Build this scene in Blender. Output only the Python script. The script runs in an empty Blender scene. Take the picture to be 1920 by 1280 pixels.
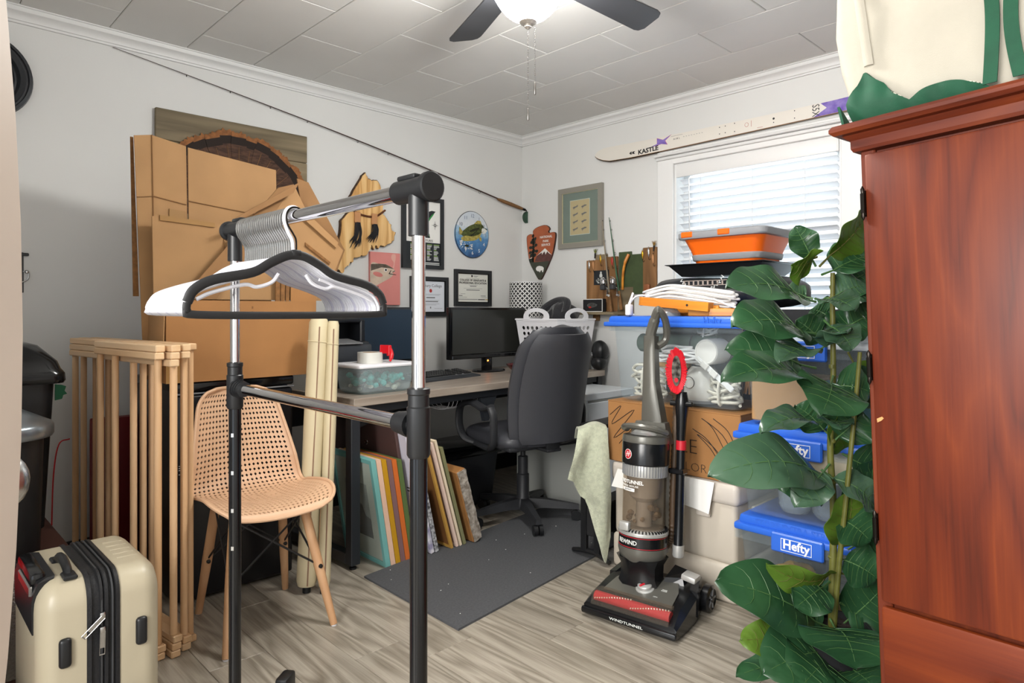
import bpy, bmesh, math, random
from mathutils import Matrix, Vector
random.seed(7)
PI = math.pi
sc = bpy.context.scene
C = sc.collection
# ---------------------------------------------------------------- camera, world, lights, exposure
cam_d = bpy.data.cameras.new('camera')
cam = bpy.data.objects.new('camera', cam_d); C.objects.link(cam)
cam_d.sensor_width = 36.0
cam_d.lens = 1240.0/1920.0*36.0
cam_d.shift_y = -(640.0-584.0)/1920.0
cam_d.clip_start = 0.05
cam.location = (3.4562, 3.4516, 1.12)
cam.rotation_euler = (PI/2, 0, PI/2 + math.radians(45.84))   # level, looking at the far corner of the room
sc.camera = cam
w = bpy.data.worlds.new('overcast_sky'); sc.world = w; w.use_nodes = True
w.node_tree.nodes['Background'].inputs[0].default_value = (0.86, 0.93, 1.0, 1)
w.node_tree.nodes['Background'].inputs[1].default_value = 1.1
sc.view_settings.view_transform = 'Standard'
sc.view_settings.look = 'None'
sc.view_settings.gamma = 1.0
sc.view_settings.use_curve_mapping = False
sc.view_settings.exposure = 1.1
def area_light(name, loc, rot, sx, sy, power, col):
    d = bpy.data.lights.new(name, 'AREA'); d.shape = 'RECTANGLE'; d.size = sx; d.size_y = sy
    d.energy = power; d.color = col
    o = bpy.data.objects.new(name, d); C.objects.link(o); o.location = loc; o.rotation_euler = rot
    return o
# daylight falling on the window from the yard; added soft fill behind the camera
area_light('window_daylight', (-0.45, 1.77, 1.75), (0, math.radians(-90), 0), 1.5, 1.5, 9, (0.93, 0.97, 1.0))
area_light('added_fill_light', (5.5, 3.05, 2.0), (0, math.radians(78), 0), 1.8, 1.9, 135, (1.0, 0.97, 0.93))
FAN_POWER = 66.0

# ---------------------------------------------------------------- materials
def lin(h):
    h = h.lstrip('#'); r = []
    for i in (0, 2, 4):
        c = int(h[i:i+2], 16)/255.0
        r.append(c/12.92 if c <= 0.04045 else ((c+0.055)/1.055)**2.4)
    return (r[0], r[1], r[2], 1.0)
MATS = {}
def mat(name, col, rough=0.5, metal=0.0, var=0.0, scale=8.0, bump=0.0, bscale=None, trans=0.0, ior=1.45,
        emit=0.0, stretch=None, col2=None, spec=0.5, coat=0.0, alpha=1.0, sss=0.0, detail=3.0, sheen=0.0, transl=0.0):
    """Principled material; optional noise that mixes col with col2 and a fine bump."""
    m = bpy.data.materials.new(name); m.use_nodes = True
    nt = m.node_tree; N = nt.nodes; L = nt.links
    b = N['Principled BSDF']
    c = lin(col); b.inputs['Base Color'].default_value = c
    b.inputs['Roughness'].default_value = rough; b.inputs['Metallic'].default_value = metal
    b.inputs['Specular IOR Level'].default_value = spec
    b.inputs['IOR'].default_value = ior
    b.inputs['Transmission Weight'].default_value = trans
    b.inputs['Coat Weight'].default_value = coat
    b.inputs['Alpha'].default_value = alpha
    b.inputs['Sheen Weight'].default_value = sheen
    if emit: b.inputs['Emission Color'].default_value = c; b.inputs['Emission Strength'].default_value = emit
    if var or bump or col2:
        tc = N.new('ShaderNodeTexCoord'); mp = N.new('ShaderNodeMapping')
        L.new(tc.outputs['Object'], mp.inputs[0])
        if stretch: mp.inputs['Scale'].default_value = stretch
        nz = N.new('ShaderNodeTexNoise'); nz.inputs['Scale'].default_value = scale; nz.inputs['Detail'].default_value = detail
        L.new(mp.outputs[0], nz.inputs['Vector'])
        if var or col2:
            rp = N.new('ShaderNodeValToRGB')
            rp.color_ramp.elements[0].position = 0.35; rp.color_ramp.elements[1].position = 0.65
            if col2: c0, c1 = lin(col2), c
            else: c0 = tuple(x*(1-var) for x in c[:3])+(1,); c1 = tuple(min(1, x*(1+var)) for x in c[:3])+(1,)
            rp.color_ramp.elements[0].color = c0; rp.color_ramp.elements[1].color = c1
            L.new(nz.outputs['Fac'], rp.inputs[0]); L.new(rp.outputs[0], b.inputs['Base Color'])
        if bump:
            n2 = N.new('ShaderNodeTexNoise'); n2.inputs['Scale'].default_value = bscale or scale*4; n2.inputs['Detail'].default_value = 4
            L.new(mp.outputs[0], n2.inputs['Vector'])
            bp = N.new('ShaderNodeBump'); bp.inputs['Strength'].default_value = bump; bp.inputs['Distance'].default_value = 0.004
            L.new(n2.outputs['Fac'], bp.inputs['Height']); L.new(bp.outputs[0], b.inputs['Normal'])
    if transl:
        t = N.new('ShaderNodeBsdfTranslucent'); t.inputs[0].default_value = c
        mx = N.new('ShaderNodeMixShader'); mx.inputs[0].default_value = transl
        L.new(b.outputs[0], mx.inputs[1]); L.new(t.outputs[0], mx.inputs[2]); L.new(mx.outputs[0], N['Material Output'].inputs[0])
    MATS[name] = m
    return m
def wood(name, cols, axis='X', scale=3.0, rough=0.5, rings=5.0, dist=3.0, rand=0.12, fine=0.35, coat=0.0, spec=0.5):
    """Wood grain running along axis: stretched noise distorts bands, fine streaks on top; each object shifts it a little."""
    m = bpy.data.materials.new(name); m.use_nodes = True
    nt = m.node_tree; N = nt.nodes; L = nt.links; b = N['Principled BSDF']
    b.inputs['Roughness'].default_value = rough; b.inputs['Coat Weight'].default_value = coat; b.inputs['Coat Roughness'].default_value = 0.25
    b.inputs['Specular IOR Level'].default_value = spec
    tc = N.new('ShaderNodeTexCoord'); oi = N.new('ShaderNodeObjectInfo')
    ad = N.new('ShaderNodeVectorMath'); ad.operation = 'ADD'
    mu = N.new('ShaderNodeMath'); mu.operation = 'MULTIPLY'; mu.inputs[1].default_value = 37.0
    L.new(oi.outputs['Random'], mu.inputs[0]); L.new(tc.outputs['Object'], ad.inputs[0]); L.new(mu.outputs[0], ad.inputs[1])
    mp = N.new('ShaderNodeMapping')
    k = 0.12
    mp.inputs['Scale'].default_value = {'X': (k, 1, 1), 'Y': (1, k, 1), 'Z': (1, 1, k)}[axis]
    L.new(ad.outputs[0], mp.inputs[0])
    n1 = N.new('ShaderNodeTexNoise'); n1.inputs['Scale'].default_value = scale; n1.inputs['Detail'].default_value = 2; n1.inputs['Distortion'].default_value = 0.6
    L.new(mp.outputs[0], n1.inputs['Vector'])
    m1 = N.new('ShaderNodeMath'); m1.operation = 'MULTIPLY'; m1.inputs[1].default_value = rings; L.new(n1.outputs['Fac'], m1.inputs[0])
    fr = N.new('ShaderNodeMath'); fr.operation = 'PINGPONG'; fr.inputs[1].default_value = 0.5; L.new(m1.outputs[0], fr.inputs[0])
    m2 = N.new('ShaderNodeMath'); m2.operation = 'MULTIPLY'; m2.inputs[1].default_value = 2.0*(1-fine); L.new(fr.outputs[0], m2.inputs[0])
    mp2 = N.new('ShaderNodeMapping'); kk = 0.03
    mp2.inputs['Scale'].default_value = {'X': (kk, 1, 1), 'Y': (1, kk, 1), 'Z': (1, 1, kk)}[axis]
    L.new(ad.outputs[0], mp2.inputs[0])
    n2 = N.new('ShaderNodeTexNoise'); n2.inputs['Scale'].default_value = scale*28; n2.inputs['Detail'].default_value = 3
    L.new(mp2.outputs[0], n2.inputs['Vector'])
    m3 = N.new('ShaderNodeMath'); m3.operation = 'MULTIPLY_ADD'; m3.inputs[1].default_value = fine*1.0; L.new(n2.outputs['Fac'], m3.inputs[0]); L.new(m2.outputs[0], m3.inputs[2])
    rp = N.new('ShaderNodeValToRGB'); cr = rp.color_ramp
    n = len(cols)
    cr.elements[0].color = lin(cols[0]); cr.elements[1].color = lin(cols[-1])
    cr.elements[0].position = 0.1; cr.elements[1].position = 0.95
    for i in range(1, n-1):
        e = cr.elements.new(0.1+0.85*i/(n-1)); e.color = lin(cols[i])
    L.new(m3.outputs[0], rp.inputs[0])
    hs = N.new('ShaderNodeHueSaturation')
    mr = N.new('ShaderNodeMapRange'); mr.inputs['To Min'].default_value = 1-rand; mr.inputs['To Max'].default_value = 1+rand
    L.new(oi.outputs['Random'], mr.inputs['Value']); L.new(mr.outputs[0], hs.inputs['Value'])
    L.new(rp.outputs[0], hs.inputs['Color']); L.new(hs.outputs[0], b.inputs['Base Color'])
    bp = N.new('ShaderNodeBump'); bp.inputs['Strength'].default_value = 0.12; bp.inputs['Distance'].default_value = 0.002
    L.new(m3.outputs[0], bp.inputs['Height']); L.new(bp.outputs[0], b.inputs['Normal'])
    MATS[name] = m
    return m
def glassy(name, col, thin=0.75, rough=0.08, fac=0.5, milky=None):
    """Thin clear or milky plastic: mostly see-through sheet with a gloss and some cloudiness."""
    m = bpy.data.materials.new(name); m.use_nodes = True
    nt = m.node_tree; N = nt.nodes; L = nt.links
    b = N['Principled BSDF']; b.inputs['Base Color'].default_value = lin(milky or col); b.inputs['Roughness'].default_value = rough
    t = N.new('ShaderNodeBsdfTransparent'); t.inputs[0].default_value = lin(col)
    mx = N.new('ShaderNodeMixShader'); mx.inputs[0].default_value = thin
    L.new(b.outputs[0], mx.inputs[1]); L.new(t.outputs[0], mx.inputs[2])
    L.new(mx.outputs[0], N['Material Output'].inputs[0])
    MATS[name] = m
    return m
M = MATS
mat('wall_paint', '#d8d8d6', 0.75, var=0.012, scale=1.5, bump=0.04, bscale=180)
mat('ceiling_tile', '#dddcd9', 0.9, var=0.012, scale=4, bump=0.12, bscale=260)
mat('ceiling_gap', '#b9b8b5', 0.9)
mat('trim_white', '#dcdcdb', 0.45)
mat('trim_bright', '#e4e4e3', 0.4)
mat('vinyl_base', '#1f1f20', 0.5)
mat('door_cream', '#cbbdb0', 0.5, var=0.02)
mat('steel', '#b9b9b8', 0.25, 1.0)
mat('chrome', '#d6d6d8', 0.06, 1.0)
mat('brass', '#b8924a', 0.3, 1.0)
mat('iron', '#2a2623', 0.35, 1.0)
mat('black_plastic', '#17181a', 0.38)
mat('black_gloss', '#0d0e10', 0.14)
mat('black_matte', '#1c1c1e', 0.62)
mat('dark_grey', '#3a3b3d', 0.5)
mat('mid_grey', '#77787a', 0.5)
mat('white_plastic', '#e6e6ea', 0.32)
mat('white_paper', '#e9e8e4', 0.7)
mat('red_plastic', '#c4141f', 0.35)
mat('red_dark', '#6e0f14', 0.45)
mat('blue_plastic', '#2c62c8', 0.35)
mat('cardboard', '#a27c52', 0.75, var=0.07, scale=5, bump=0.05, bscale=90)
mat('cardboard_dark', '#8a653f', 0.78, var=0.08, scale=6, bump=0.05, bscale=90)
mat('cardboard_orange', '#9c6e40', 0.75, var=0.07, scale=5, bump=0.05, bscale=90)
mat('card_edge', '#7e5730', 0.85, var=0.2, scale=60)
mat('tape_brown', '#96703f', 0.3)
mat('ink', '#201a18', 0.7)
wood('floor_wood', ['#665f53', '#857d70', '#9f978a', '#ada598'], 'Y', scale=7.0, rough=0.36, rings=8, rand=0.10, fine=0.6)
wood('desk_wood', ['#7f746a', '#93877b', '#a3978b', '#b0a598'], 'X', scale=7.0, rough=0.32, rings=6, rand=0.03, fine=0.5)
wood('beech', ['#c79a6c', '#d3ab80', '#dcb890'], 'Z', scale=6.0, rough=0.5, rings=3, rand=0.06)
wood('beech_x', ['#cfa67a', '#dab68c', '#e2c29b'], 'X', scale=6.0, rough=0.5, rings=3, rand=0.05)
wood('pine', ['#b07c3f', '#d6a868', '#e4bd81', '#edcb93'], 'Z', scale=9.0, rough=0.45, rings=4, rand=0.05, fine=0.4)
wood('cherry', ['#431405', '#5c2009', '#69290c', '#773310'], 'Z', scale=5.0, rough=0.5, rings=7, rand=0.03, fine=0.55, coat=0.04, spec=0.35)
wood('cherry_x', ['#431405', '#5c2009', '#69290c', '#773310'], 'X', scale=5.0, rough=0.5, rings=6, rand=0.03, fine=0.5, coat=0.04, spec=0.35)
wood('barn_wood', ['#5f543f', '#7b6d54', '#8f8066'], 'X', scale=5, rough=0.7, rings=4, rand=0.12)
wood('plank_brown', ['#6b4a29', '#876039', '#9a7048'], 'Z', scale=6, rough=0.65, rings=4, rand=0.12)
wood('orange_wood', ['#b3651c', '#cf8426', '#dc9534'], 'X', scale=8, rough=0.4, rings=4, rand=0.1)
wood('oak_stick', ['#b4885f', '#c0946c', '#cba27b'], 'Z', scale=8, rough=0.55, rings=3, rand=0.06)

# ---------------------------------------------------------------- geometry helpers
class MB:
    def __init__(s): s.v = []; s.f = []
    def add(s, vs, fs, mtx=None):
        o = len(s.v)
        s.v += [tuple(mtx @ Vector(p)) for p in vs] if mtx else [tuple(p) for p in vs]
        s.f += [tuple(i+o for i in f) for f in fs]; return s
    def box(s, x0, x1, y0, y1, z0, z1, mtx=None):
        return s.add([(x0,y0,z0),(x1,y0,z0),(x1,y1,z0),(x0,y1,z0),(x0,y0,z1),(x1,y0,z1),(x1,y1,z1),(x0,y1,z1)],
                     [(0,3,2,1),(4,5,6,7),(0,1,5,4),(1,2,6,5),(2,3,7,6),(3,0,4,7)], mtx)
    def rbox(s, x0, x1, y0, y1, z0, z1, r=0.005, seg=2, mtx=None, taper=1.0, only=None):
        """box with rounded edges; taper scales the bottom; only='z' rounds just the upright edges"""
        bm = bmesh.new(); bmesh.ops.create_cube(bm, size=1.0)
        cx, cy, cz = (x0+x1)/2, (y0+y1)/2, (z0+z1)/2
        for v in bm.verts:
            k = taper if v.co.z < 0 else 1.0
            v.co = Vector((cx+v.co.x*(x1-x0)*k, cy+v.co.y*(y1-y0)*k, cz+v.co.z*(z1-z0)))
        es = bm.edges[:]
        if only == 'z': es = [e for e in es if abs(e.verts[0].co.z-e.verts[1].co.z) > 1e-6]
        r = min(r, 0.499*min(abs(x1-x0), abs(y1-y0), abs(z1-z0)) if only != 'z' else 0.499*min(abs(x1-x0), abs(y1-y0)))
        bmesh.ops.bevel(bm, geom=es, offset=r, segments=seg, profile=0.5, affect='EDGES', clamp_overlap=True)
        bm.verts.index_update()
        s.add([v.co.copy() for v in bm.verts], [tuple(v.index for v in f.verts) for f in bm.faces], mtx); bm.free(); return s
    def cyl(s, p0, p1, r0, r1=None, n=16, caps=True):
        return s.tube([p0, p1], [r0, r0 if r1 is None else r1], n, caps=caps)
    def tube(s, path, r, n=10, closed=False, caps=True, flat=1.0, up=None):
        P = [Vector(p) for p in path]; k = len(P)
        R = r if isinstance(r, (list, tuple)) else [r]*k
        T = []
        for i in range(k):
            a = P[(i-1) % k] if closed or i else P[0]; b = P[(i+1) % k] if closed or i < k-1 else P[-1]
            t = (b-a); T.append(t.normalized() if t.length > 1e-9 else Vector((0,0,1)))
        u = Vector(up) if up else (Vector((0,0,1)) if abs(T[0].z) < 0.9 else Vector((1,0,0)))
        nrm = (u - T[0]*u.dot(T[0])).normalized()
        vs = []
        for i in range(k):
            if i:
                ax = T[i-1].cross(T[i])
                if ax.length > 1e-8:
                    ang = T[i-1].angle(T[i]); nrm = Matrix.Rotation(ang, 3, ax.normalized()) @ nrm
            bi = T[i].cross(nrm)
            for j in range(n):
                a = 2*PI*j/n
                vs.append(P[i]+nrm*(R[i]*math.cos(a))+bi*(R[i]*flat*math.sin(a)))
        fs = []
        for i in range(k if closed else k-1):
            for j in range(n):
                a = i*n+j; b = i*n+(j+1) % n; c = ((i+1) % k)*n+(j+1) % n; d = ((i+1) % k)*n+j
                fs.append((a, b, c, d))
        if caps and not closed:
            fs.append(tuple(range(n-1, -1, -1))); fs.append(tuple((k-1)*n+j for j in range(n)))
        return s.add(vs, fs)
    def lathe(s, prof, n=24, mtx=None, caps=True):
        vs = []; k = len(prof)
        for r, z in prof:
            for j in range(n):
                a = 2*PI*j/n; vs.append((r*math.cos(a), r*math.sin(a), z))
        fs = [(i*n+j, i*n+(j+1) % n, (i+1)*n+(j+1) % n, (i+1)*n+j) for i in range(k-1) for j in range(n)]
        if caps:
            if prof[0][0] > 1e-6: fs.append(tuple(range(n-1, -1, -1)))
            if prof[-1][0] > 1e-6: fs.append(tuple((k-1)*n+j for j in range(n)))
        return s.add(vs, fs, mtx)
    def prism(s, poly, y0, y1, mtx=None):
        """polygon in the x,z plane given a depth along y"""
        n = len(poly)
        a = sum(poly[i][0]*poly[(i+1) % n][1]-poly[(i+1) % n][0]*poly[i][1] for i in range(n))
        if a < 0: poly = poly[::-1]
        vs = [(x, y0, z) for x, z in poly]+[(x, y1, z) for x, z in poly]
        fs = [tuple(range(n)), tuple(range(2*n-1, n-1, -1))]+[(i, i+n, (i+1) % n+n, (i+1) % n) for i in range(n)]
        return s.add(vs, fs, mtx)
    def loft(s, rings, caps=True, closed=True):
        n = len(rings[0]); vs = [p for r in rings for p in r]
        fs = []
        for i in range(len(rings)-1):
            for j in range(n if closed else n-1):
                fs.append((i*n+j, i*n+(j+1) % n, (i+1)*n+(j+1) % n, (i+1)*n+j))
        if caps and closed:
            fs.append(tuple(range(n-1, -1, -1))); fs.append(tuple((len(rings)-1)*n+j for j in range(n)))
        return s.add(vs, fs)
    def sheet(s, fn, nu, nv, th=0.0):
        """surface fn(a,b), a and b in 0..1, with thickness th"""
        P = [[Vector(fn(i/nu, j/nv)) for j in range(nv+1)] for i in range(nu+1)]
        W = nv+1
        idx = lambda i, j: i*W+j
        vs = [P[i][j] for i in range(nu+1) for j in range(nv+1)]
        fs = [(idx(i,j), idx(i+1,j), idx(i+1,j+1), idx(i,j+1)) for i in range(nu) for j in range(nv)]
        if th:
            o = len(vs)
            for i in range(nu+1):
                for j in range(nv+1):
                    a = P[min(i+1,nu)][j]-P[max(i-1,0)][j]; b = P[i][min(j+1,nv)]-P[i][max(j-1,0)]
                    nn = a.cross(b); nn = nn.normalized() if nn.length > 1e-12 else Vector((0,0,1))
                    vs.append(P[i][j]-nn*th)
            fs += [tuple(q+o for q in f[::-1]) for f in fs]
            ed = [(idx(i,0), idx(i+1,0)) for i in range(nu)]+[(idx(nu,j), idx(nu,j+1)) for j in range(nv)]+\
                 [(idx(i+1,nv), idx(i,nv)) for i in range(nu)]+[(idx(0,j+1), idx(0,j)) for j in range(nv)]
            fs += [(b, a, a+o, b+o) for a, b in ed]
        return s.add(vs, fs)
    def mesh(s, name, smooth=35):
        me = bpy.data.meshes.new(name); me.from_pydata(s.v, [], s.f); me.validate(clean_customdata=False)
        if smooth:
            for p in me.polygons: p.use_smooth = True
            me.set_sharp_from_angle(angle=math.radians(smooth))
        me.update(); return me
def link(name, data, parent=None):
    o = bpy.data.objects.new(name, data); C.objects.link(o)
    if parent: o.parent = parent
    return o
def obj(name, mb, m, parent=None, smooth=35, loc=None, rot=None, kind=None, label=None):
    me = mb.mesh(name, smooth); me.materials.append(M[m] if isinstance(m, str) else m)
    o = link(name, me, parent)
    if loc: o.location = loc
    if rot: o.rotation_euler = rot
    if kind: o['kind'] = kind
    if label: o['label'] = label
    return o
def tag(o, label, cat, group=None):
    o['label'] = label; o['category'] = cat
    if group: o['group'] = group
    return o
def thing(name, label, cat, loc=(0,0,0), rotz=0.0, group=None, rot=None):
    o = link(name, None); o.location = loc; o.rotation_euler = rot or (0, 0, rotz); o.empty_display_size = 0.05
    return tag(o, label, cat, group)
def struct(name, mb, m, parent=None, smooth=35):
    o = obj(name, mb, m, parent, smooth)
    if not parent: o['kind'] = 'structure'
    return o
def dup(root, loc=None, rot=None, label=None, parent=None):
    r = root.copy(); C.objects.link(r)
    if parent: r.parent = parent
    if loc is not None: r.location = loc
    if rot is not None: r.rotation_euler = rot
    if label: r['label'] = label
    for ch in list(root.children):
        c = ch.copy(); C.objects.link(c); c.parent = r
        for g in ch.children:
            d = g.copy(); C.objects.link(d); d.parent = c
    return r
def cr(pts, n=8, closed=False):
    """Catmull-Rom through pts"""
    P = [Vector(p) for p in pts]; k = len(P); out = []
    for i in range(k if closed else k-1):
        p0 = P[(i-1) % k] if closed or i else P[0]*2-P[1]
        p1 = P[i]; p2 = P[(i+1) % k]
        p3 = P[(i+2) % k] if closed or i+2 < k else P[-1]*2-P[-2]
        for j in range(n):
            t = j/n
            out.append(0.5*((2*p1)+(p2-p0)*t+(2*p0-5*p1+4*p2-p3)*t*t+(3*p1-p0-3*p2+p3)*t**3))
    if not closed: out.append(P[-1])
    return out
def cr2(pts, n=6):
    return [(p.x, p.z) for p in cr([(x, 0, z) for x, z in pts], n, True)]
_font_obj = None
def text(parent, s, size, m, loc, name='lettering', align='CENTER', rot=(PI/2, 0, 0), th=0.0004, sx=1.0, bold=0.0, shear=0.0):
    cu = bpy.data.curves.new('t', 'FONT'); cu.body = s; cu.size = size; cu.align_x = align; cu.align_y = 'CENTER'
    cu.extrude = th; cu.resolution_u = 2; cu.offset = bold; cu.shear = shear
    t = bpy.data.objects.new('t', cu)
    me = bpy.data.meshes.new_from_object(t)
    bpy.data.objects.remove(t); bpy.data.curves.remove(cu)
    me.materials.clear(); me.materials.append(M[m]); me.name = name
    o = link(name, me, parent); o.location = loc; o.rotation_euler = rot; o.scale = (sx, 1, 1)
    return o
def arc(cx, cz, r, a0, a1, n=12):
    return [(cx+r*math.cos(a0+(a1-a0)*i/n), cz+r*math.sin(a0+(a1-a0)*i/n)) for i in range(n+1)]
def ell(cx, cz, rx, rz, n=20, rot=0):
    c, s_ = math.cos(rot), math.sin(rot)
    return [(cx+rx*math.cos(2*PI*i/n)*c-rz*math.sin(2*PI*i/n)*s_, cz+rx*math.cos(2*PI*i/n)*s_+rz*math.sin(2*PI*i/n)*c) for i in range(n)]
TINY = {'tree_mark', 'list_line', 'list_mark', 'fine_print', 'splash', 'dash_row', 'fly_drawing', 'screw_hole', 'fish_pile', 'word_print', 'sawtooth_print', 'warning_print', 'button_row', 'pine_tree', 'fish_stripe', 'printed_mark', 'compass_rose', 'fish_marks'}
def flat(parent, name, polys, y, m, th=0.0006):
    """thin raised print: polygons in x,z lying at depth y, front towards -y"""
    mb = MB()
    for p in polys: mb.prism(p, y-th, y)
    return obj(name, mb, m, parent, smooth=0, kind='stuff' if name in TINY and len(polys) > 1 else None)
def rect(x0, x1, z0, z1): return [(x0, z0), (x1, z0), (x1, z1), (x0, z1)]
def frame_border(mb, W, H, b, y0, y1, z0=0.0):
    """four mitred sides of a picture frame centred on x"""
    o = [(-W/2, z0), (W/2, z0), (W/2, z0+H), (-W/2, z0+H)]; i = [(-W/2+b, z0+b), (W/2-b, z0+b), (W/2-b, z0+H-b), (-W/2+b, z0+H-b)]
    for k in range(4):
        j = (k+1) % 4
        mb.prism([o[k], o[j], i[j], i[k]], y0, y1)
    return mb
# ---------------------------------------------------------------- the room
RU, RV, H = 4.0, 4.0, 2.4          # room: left wall is y=0, window wall is x=0
mb = MB().box(-0.15, 5.6, -0.15, RV+0.1, -0.12, -0.006)
floor = struct('floor', mb, 'floor_wood', smooth=0)
PW = 0.182
plank_cache = {}
def plank(u, v0, v1):
    L_ = round(v1-v0, 3)
    if L_ not in plank_cache:
        b = MB().rbox(-PW/2+0.0006, PW/2-0.0006, -L_/2+0.0006, L_/2-0.0006, -0.006, 0.0, 0.0012, 1)
        me = b.mesh('plank', 0); me.materials.append(M['floor_wood']); plank_cache[L_] = me
    o = link('plank', plank_cache[L_], floor); o.location = (u, (v0+v1)/2, 0)
offs = [0.35, 0.95, 0.1, 0.7, 1.1, 0.5]
for i in range(22):
    u = 0.06+PW*i
    if u-PW/2 < -0.06 or u > RU: continue
    e = -1.22+offs[i % 6]
    while e < RV:
        a, b = max(e, 0.0), min(e+1.22, RV)
        if b-a > 0.05: plank(u, a, b)
        e += 1.22
mb = MB().box(-0.15, RU+0.1, -0.15, RV+0.1, H+0.004, H+0.1)
ceiling = struct('ceiling', mb, 'ceiling_gap', smooth=0)
tile_cache = {}
def tile(u0, u1, v0, v1):
    k = (round(u1-u0, 3), round(v1-v0, 3))
    if k not in tile_cache:
        b = MB().rbox(-k[0]/2+0.0015, k[0]/2-0.0015, -k[1]/2+0.0015, k[1]/2-0.0015, 0, 0.012, 0.003, 1)
        me = b.mesh('ceiling_tile', 0); me.materials.append(M['ceiling_tile']); tile_cache[k] = me
    o = link('ceiling_tile', tile_cache[k], ceiling); o.location = ((u0+u1)/2, (v0+v1)/2, H-0.004)
for i in range(-1, 13):
    u0, u1 = max(0, 1.05+0.3265*(i-3)), min(RU, 1.05+0.3265*(i-2))
    if u1-u0 < 0.02: continue
    e = -0.64+(0.27 if i % 2 == 0 else 0.585)
    while e < RV:
        a, b = max(e, 0.0), min(e+0.64, RV)
        if b-a > 0.02: tile(u0, u1, a, b)
        e += 0.64
struct('wall_left', MB().box(-0.15, RU+0.1, -0.15, 0, -0.006, H+0.02), 'wall_paint', smooth=0)
WV0, WV1, WZ0, WZ1 = 1.29, 2.24, 1.02, 2.0
mb = MB()
mb.box(-0.15, 0, 0, WV0, -0.006, H+0.02); mb.box(-0.15, 0, WV1, RV+0.1, -0.006, H+0.02)
mb.box(-0.15, 0, WV0, WV1, -0.006, WZ0); mb.box(-0.15, 0, WV0, WV1, WZ1, H+0.02)
struct('wall_right', mb, 'wall_paint', smooth=0)
struct('wall_near', MB().box(0, RU+0.1, RV, RV+0.1, -0.006, H+0.02), 'wall_paint', smooth=0)
mb = MB()
mb.box(RU, RU+0.1, 0, 2.2, -0.006, H+0.02); mb.box(RU, RU+0.1, 2.2, 3.9, 2.05, H+0.02); mb.box(RU, RU+0.1, 3.9, RV, -0.006, H+0.02)
struct('wall_back', mb, 'wall_paint', smooth=0)
# crown mouldings
prof = [(0, 0), (0.012, 0), (0.014, 0.008), (0.02, 0.010), (0.022, 0.022), (0.032, 0.034), (0.046, 0.040), (0.05, 0.048), (0.05, 0.056), (0.056, 0.058), (0.056, 0.066), (0, 0.066)]
mb = MB()
mb.loft([[(u, p, 2.3335+q) for p, q in prof] for u in (0.0, RU)])
struct('trim_1', mb, 'trim_white')
mb = MB()
mb.loft([[(p, v, 2.3335+q) for p, q in prof][::-1] for v in (0.0, RV)])
struct('trim_2', mb, 'trim_white')
struct('baseboard_left', MB().rbox(0, RU, 0.0, 0.012, 0, 0.11, 0.004, 1), 'vinyl_base', smooth=0)
struct('baseboard_right', MB().rbox(0.0, 0.012, 0, RV, 0, 0.11, 0.004, 1), 'vinyl_base', smooth=0)
# window: casing boards, head ledge, jambs, sash and pane
win = link('window_1', None); win['kind'] = 'structure'; win.location = (0, (WV0+WV1)/2, WZ0); win.rotation_euler = (0, 0, PI/2)
ww = WV1-WV0; wh = WZ1-WZ0
obj('side_casing', MB().rbox(-ww/2-0.11, -ww/2, -0.02, 0.0, -0.1, wh+0.085, 0.004, 1), 'trim_bright', win, 0)
obj('side_casing', MB().rbox(ww/2, ww/2+0.11, -0.02, 0.0, -0.1, wh+0.085, 0.004, 1), 'trim_bright', win, 0)
obj('head_casing', MB().rbox(-ww/2, ww/2, -0.02, 0.0, wh, wh+0.085, 0.004, 1), 'trim_bright', win, 0)
mb = MB().rbox(-ww/2-0.12, ww/2+0.12, -0.052, 0.0, wh+0.05, wh+0.064, 0.004, 1).rbox(-ww/2-0.115, ww/2+0.115, -0.034, 0.0, wh+0.03, wh+0.05, 0.008, 2)
obj('head_ledge', mb, 'trim_white', win)
obj('sill', MB().rbox(-ww/2-0.12, ww/2+0.12, -0.06, 0.12, -0.03, 0.0, 0.006, 2), 'trim_bright', win)
mb = MB().box(-ww/2, -ww/2+0.012, 0, 0.13, 0, wh).box(ww/2-0.012, ww/2, 0, 0.13, 0, wh).box(-ww/2+0.012, ww/2-0.012, 0, 0.13, wh-0.012, wh)
obj('jamb', mb, 'trim_bright', win, 0)
mb = MB(); frame_border(mb, ww-0.024, wh-0.012, 0.04, 0.085, 0.115); mb.box(-ww/2+0.05, ww/2-0.05, 0.085, 0.115, wh/2-0.02, wh/2+0.02)
obj('sash', mb, 'trim_white', win, 0)
glassy('window_glass', '#f4fafc', 0.93, 0.02)
obj('pane', MB().box(-ww/2+0.05, ww/2-0.05, 0.098, 0.102, 0.04, wh/2-0.02), 'window_glass', win, 0)
obj('pane', MB().box(-ww/2+0.05, ww/2-0.05, 0.098, 0.102, wh/2+0.02, wh-0.05), 'window_glass', win, 0)
# venetian blind hanging inside the casing
mat('blind_white', '#e2e2e4', 0.45, transl=0.12)
bl = thing('venetian_blind', 'white slatted venetian blind with valance hanging in the window', 'blind', (0, (WV0+WV1)/2, WZ1), PI/2)
obj('valance', MB().rbox(-ww/2+0.014, ww/2-0.02, -0.008, 0.012, -0.082, -0.006, 0.004, 2).rbox(ww/2-0.034, ww/2-0.014, -0.006, 0.05, -0.082, -0.006, 0.003, 1), 'trim_bright', bl)
obj('head_rail', MB().rbox(-ww/2+0.014, ww/2-0.04, 0.016, 0.06, -0.05, -0.013, 0.003, 1), 'trim_white', bl)
sl = MB()
A = math.radians(-24)
def slat_pt(a, b):
    t = (b-0.5)*0.05; cv = 0.0035*(1-(2*b-1)**2)
    y = t*math.cos(A)-cv*math.sin(A); z = t*math.sin(A)+cv*math.cos(A)
    return (-ww/2+0.018+a*(ww-0.05), y, z)
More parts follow.
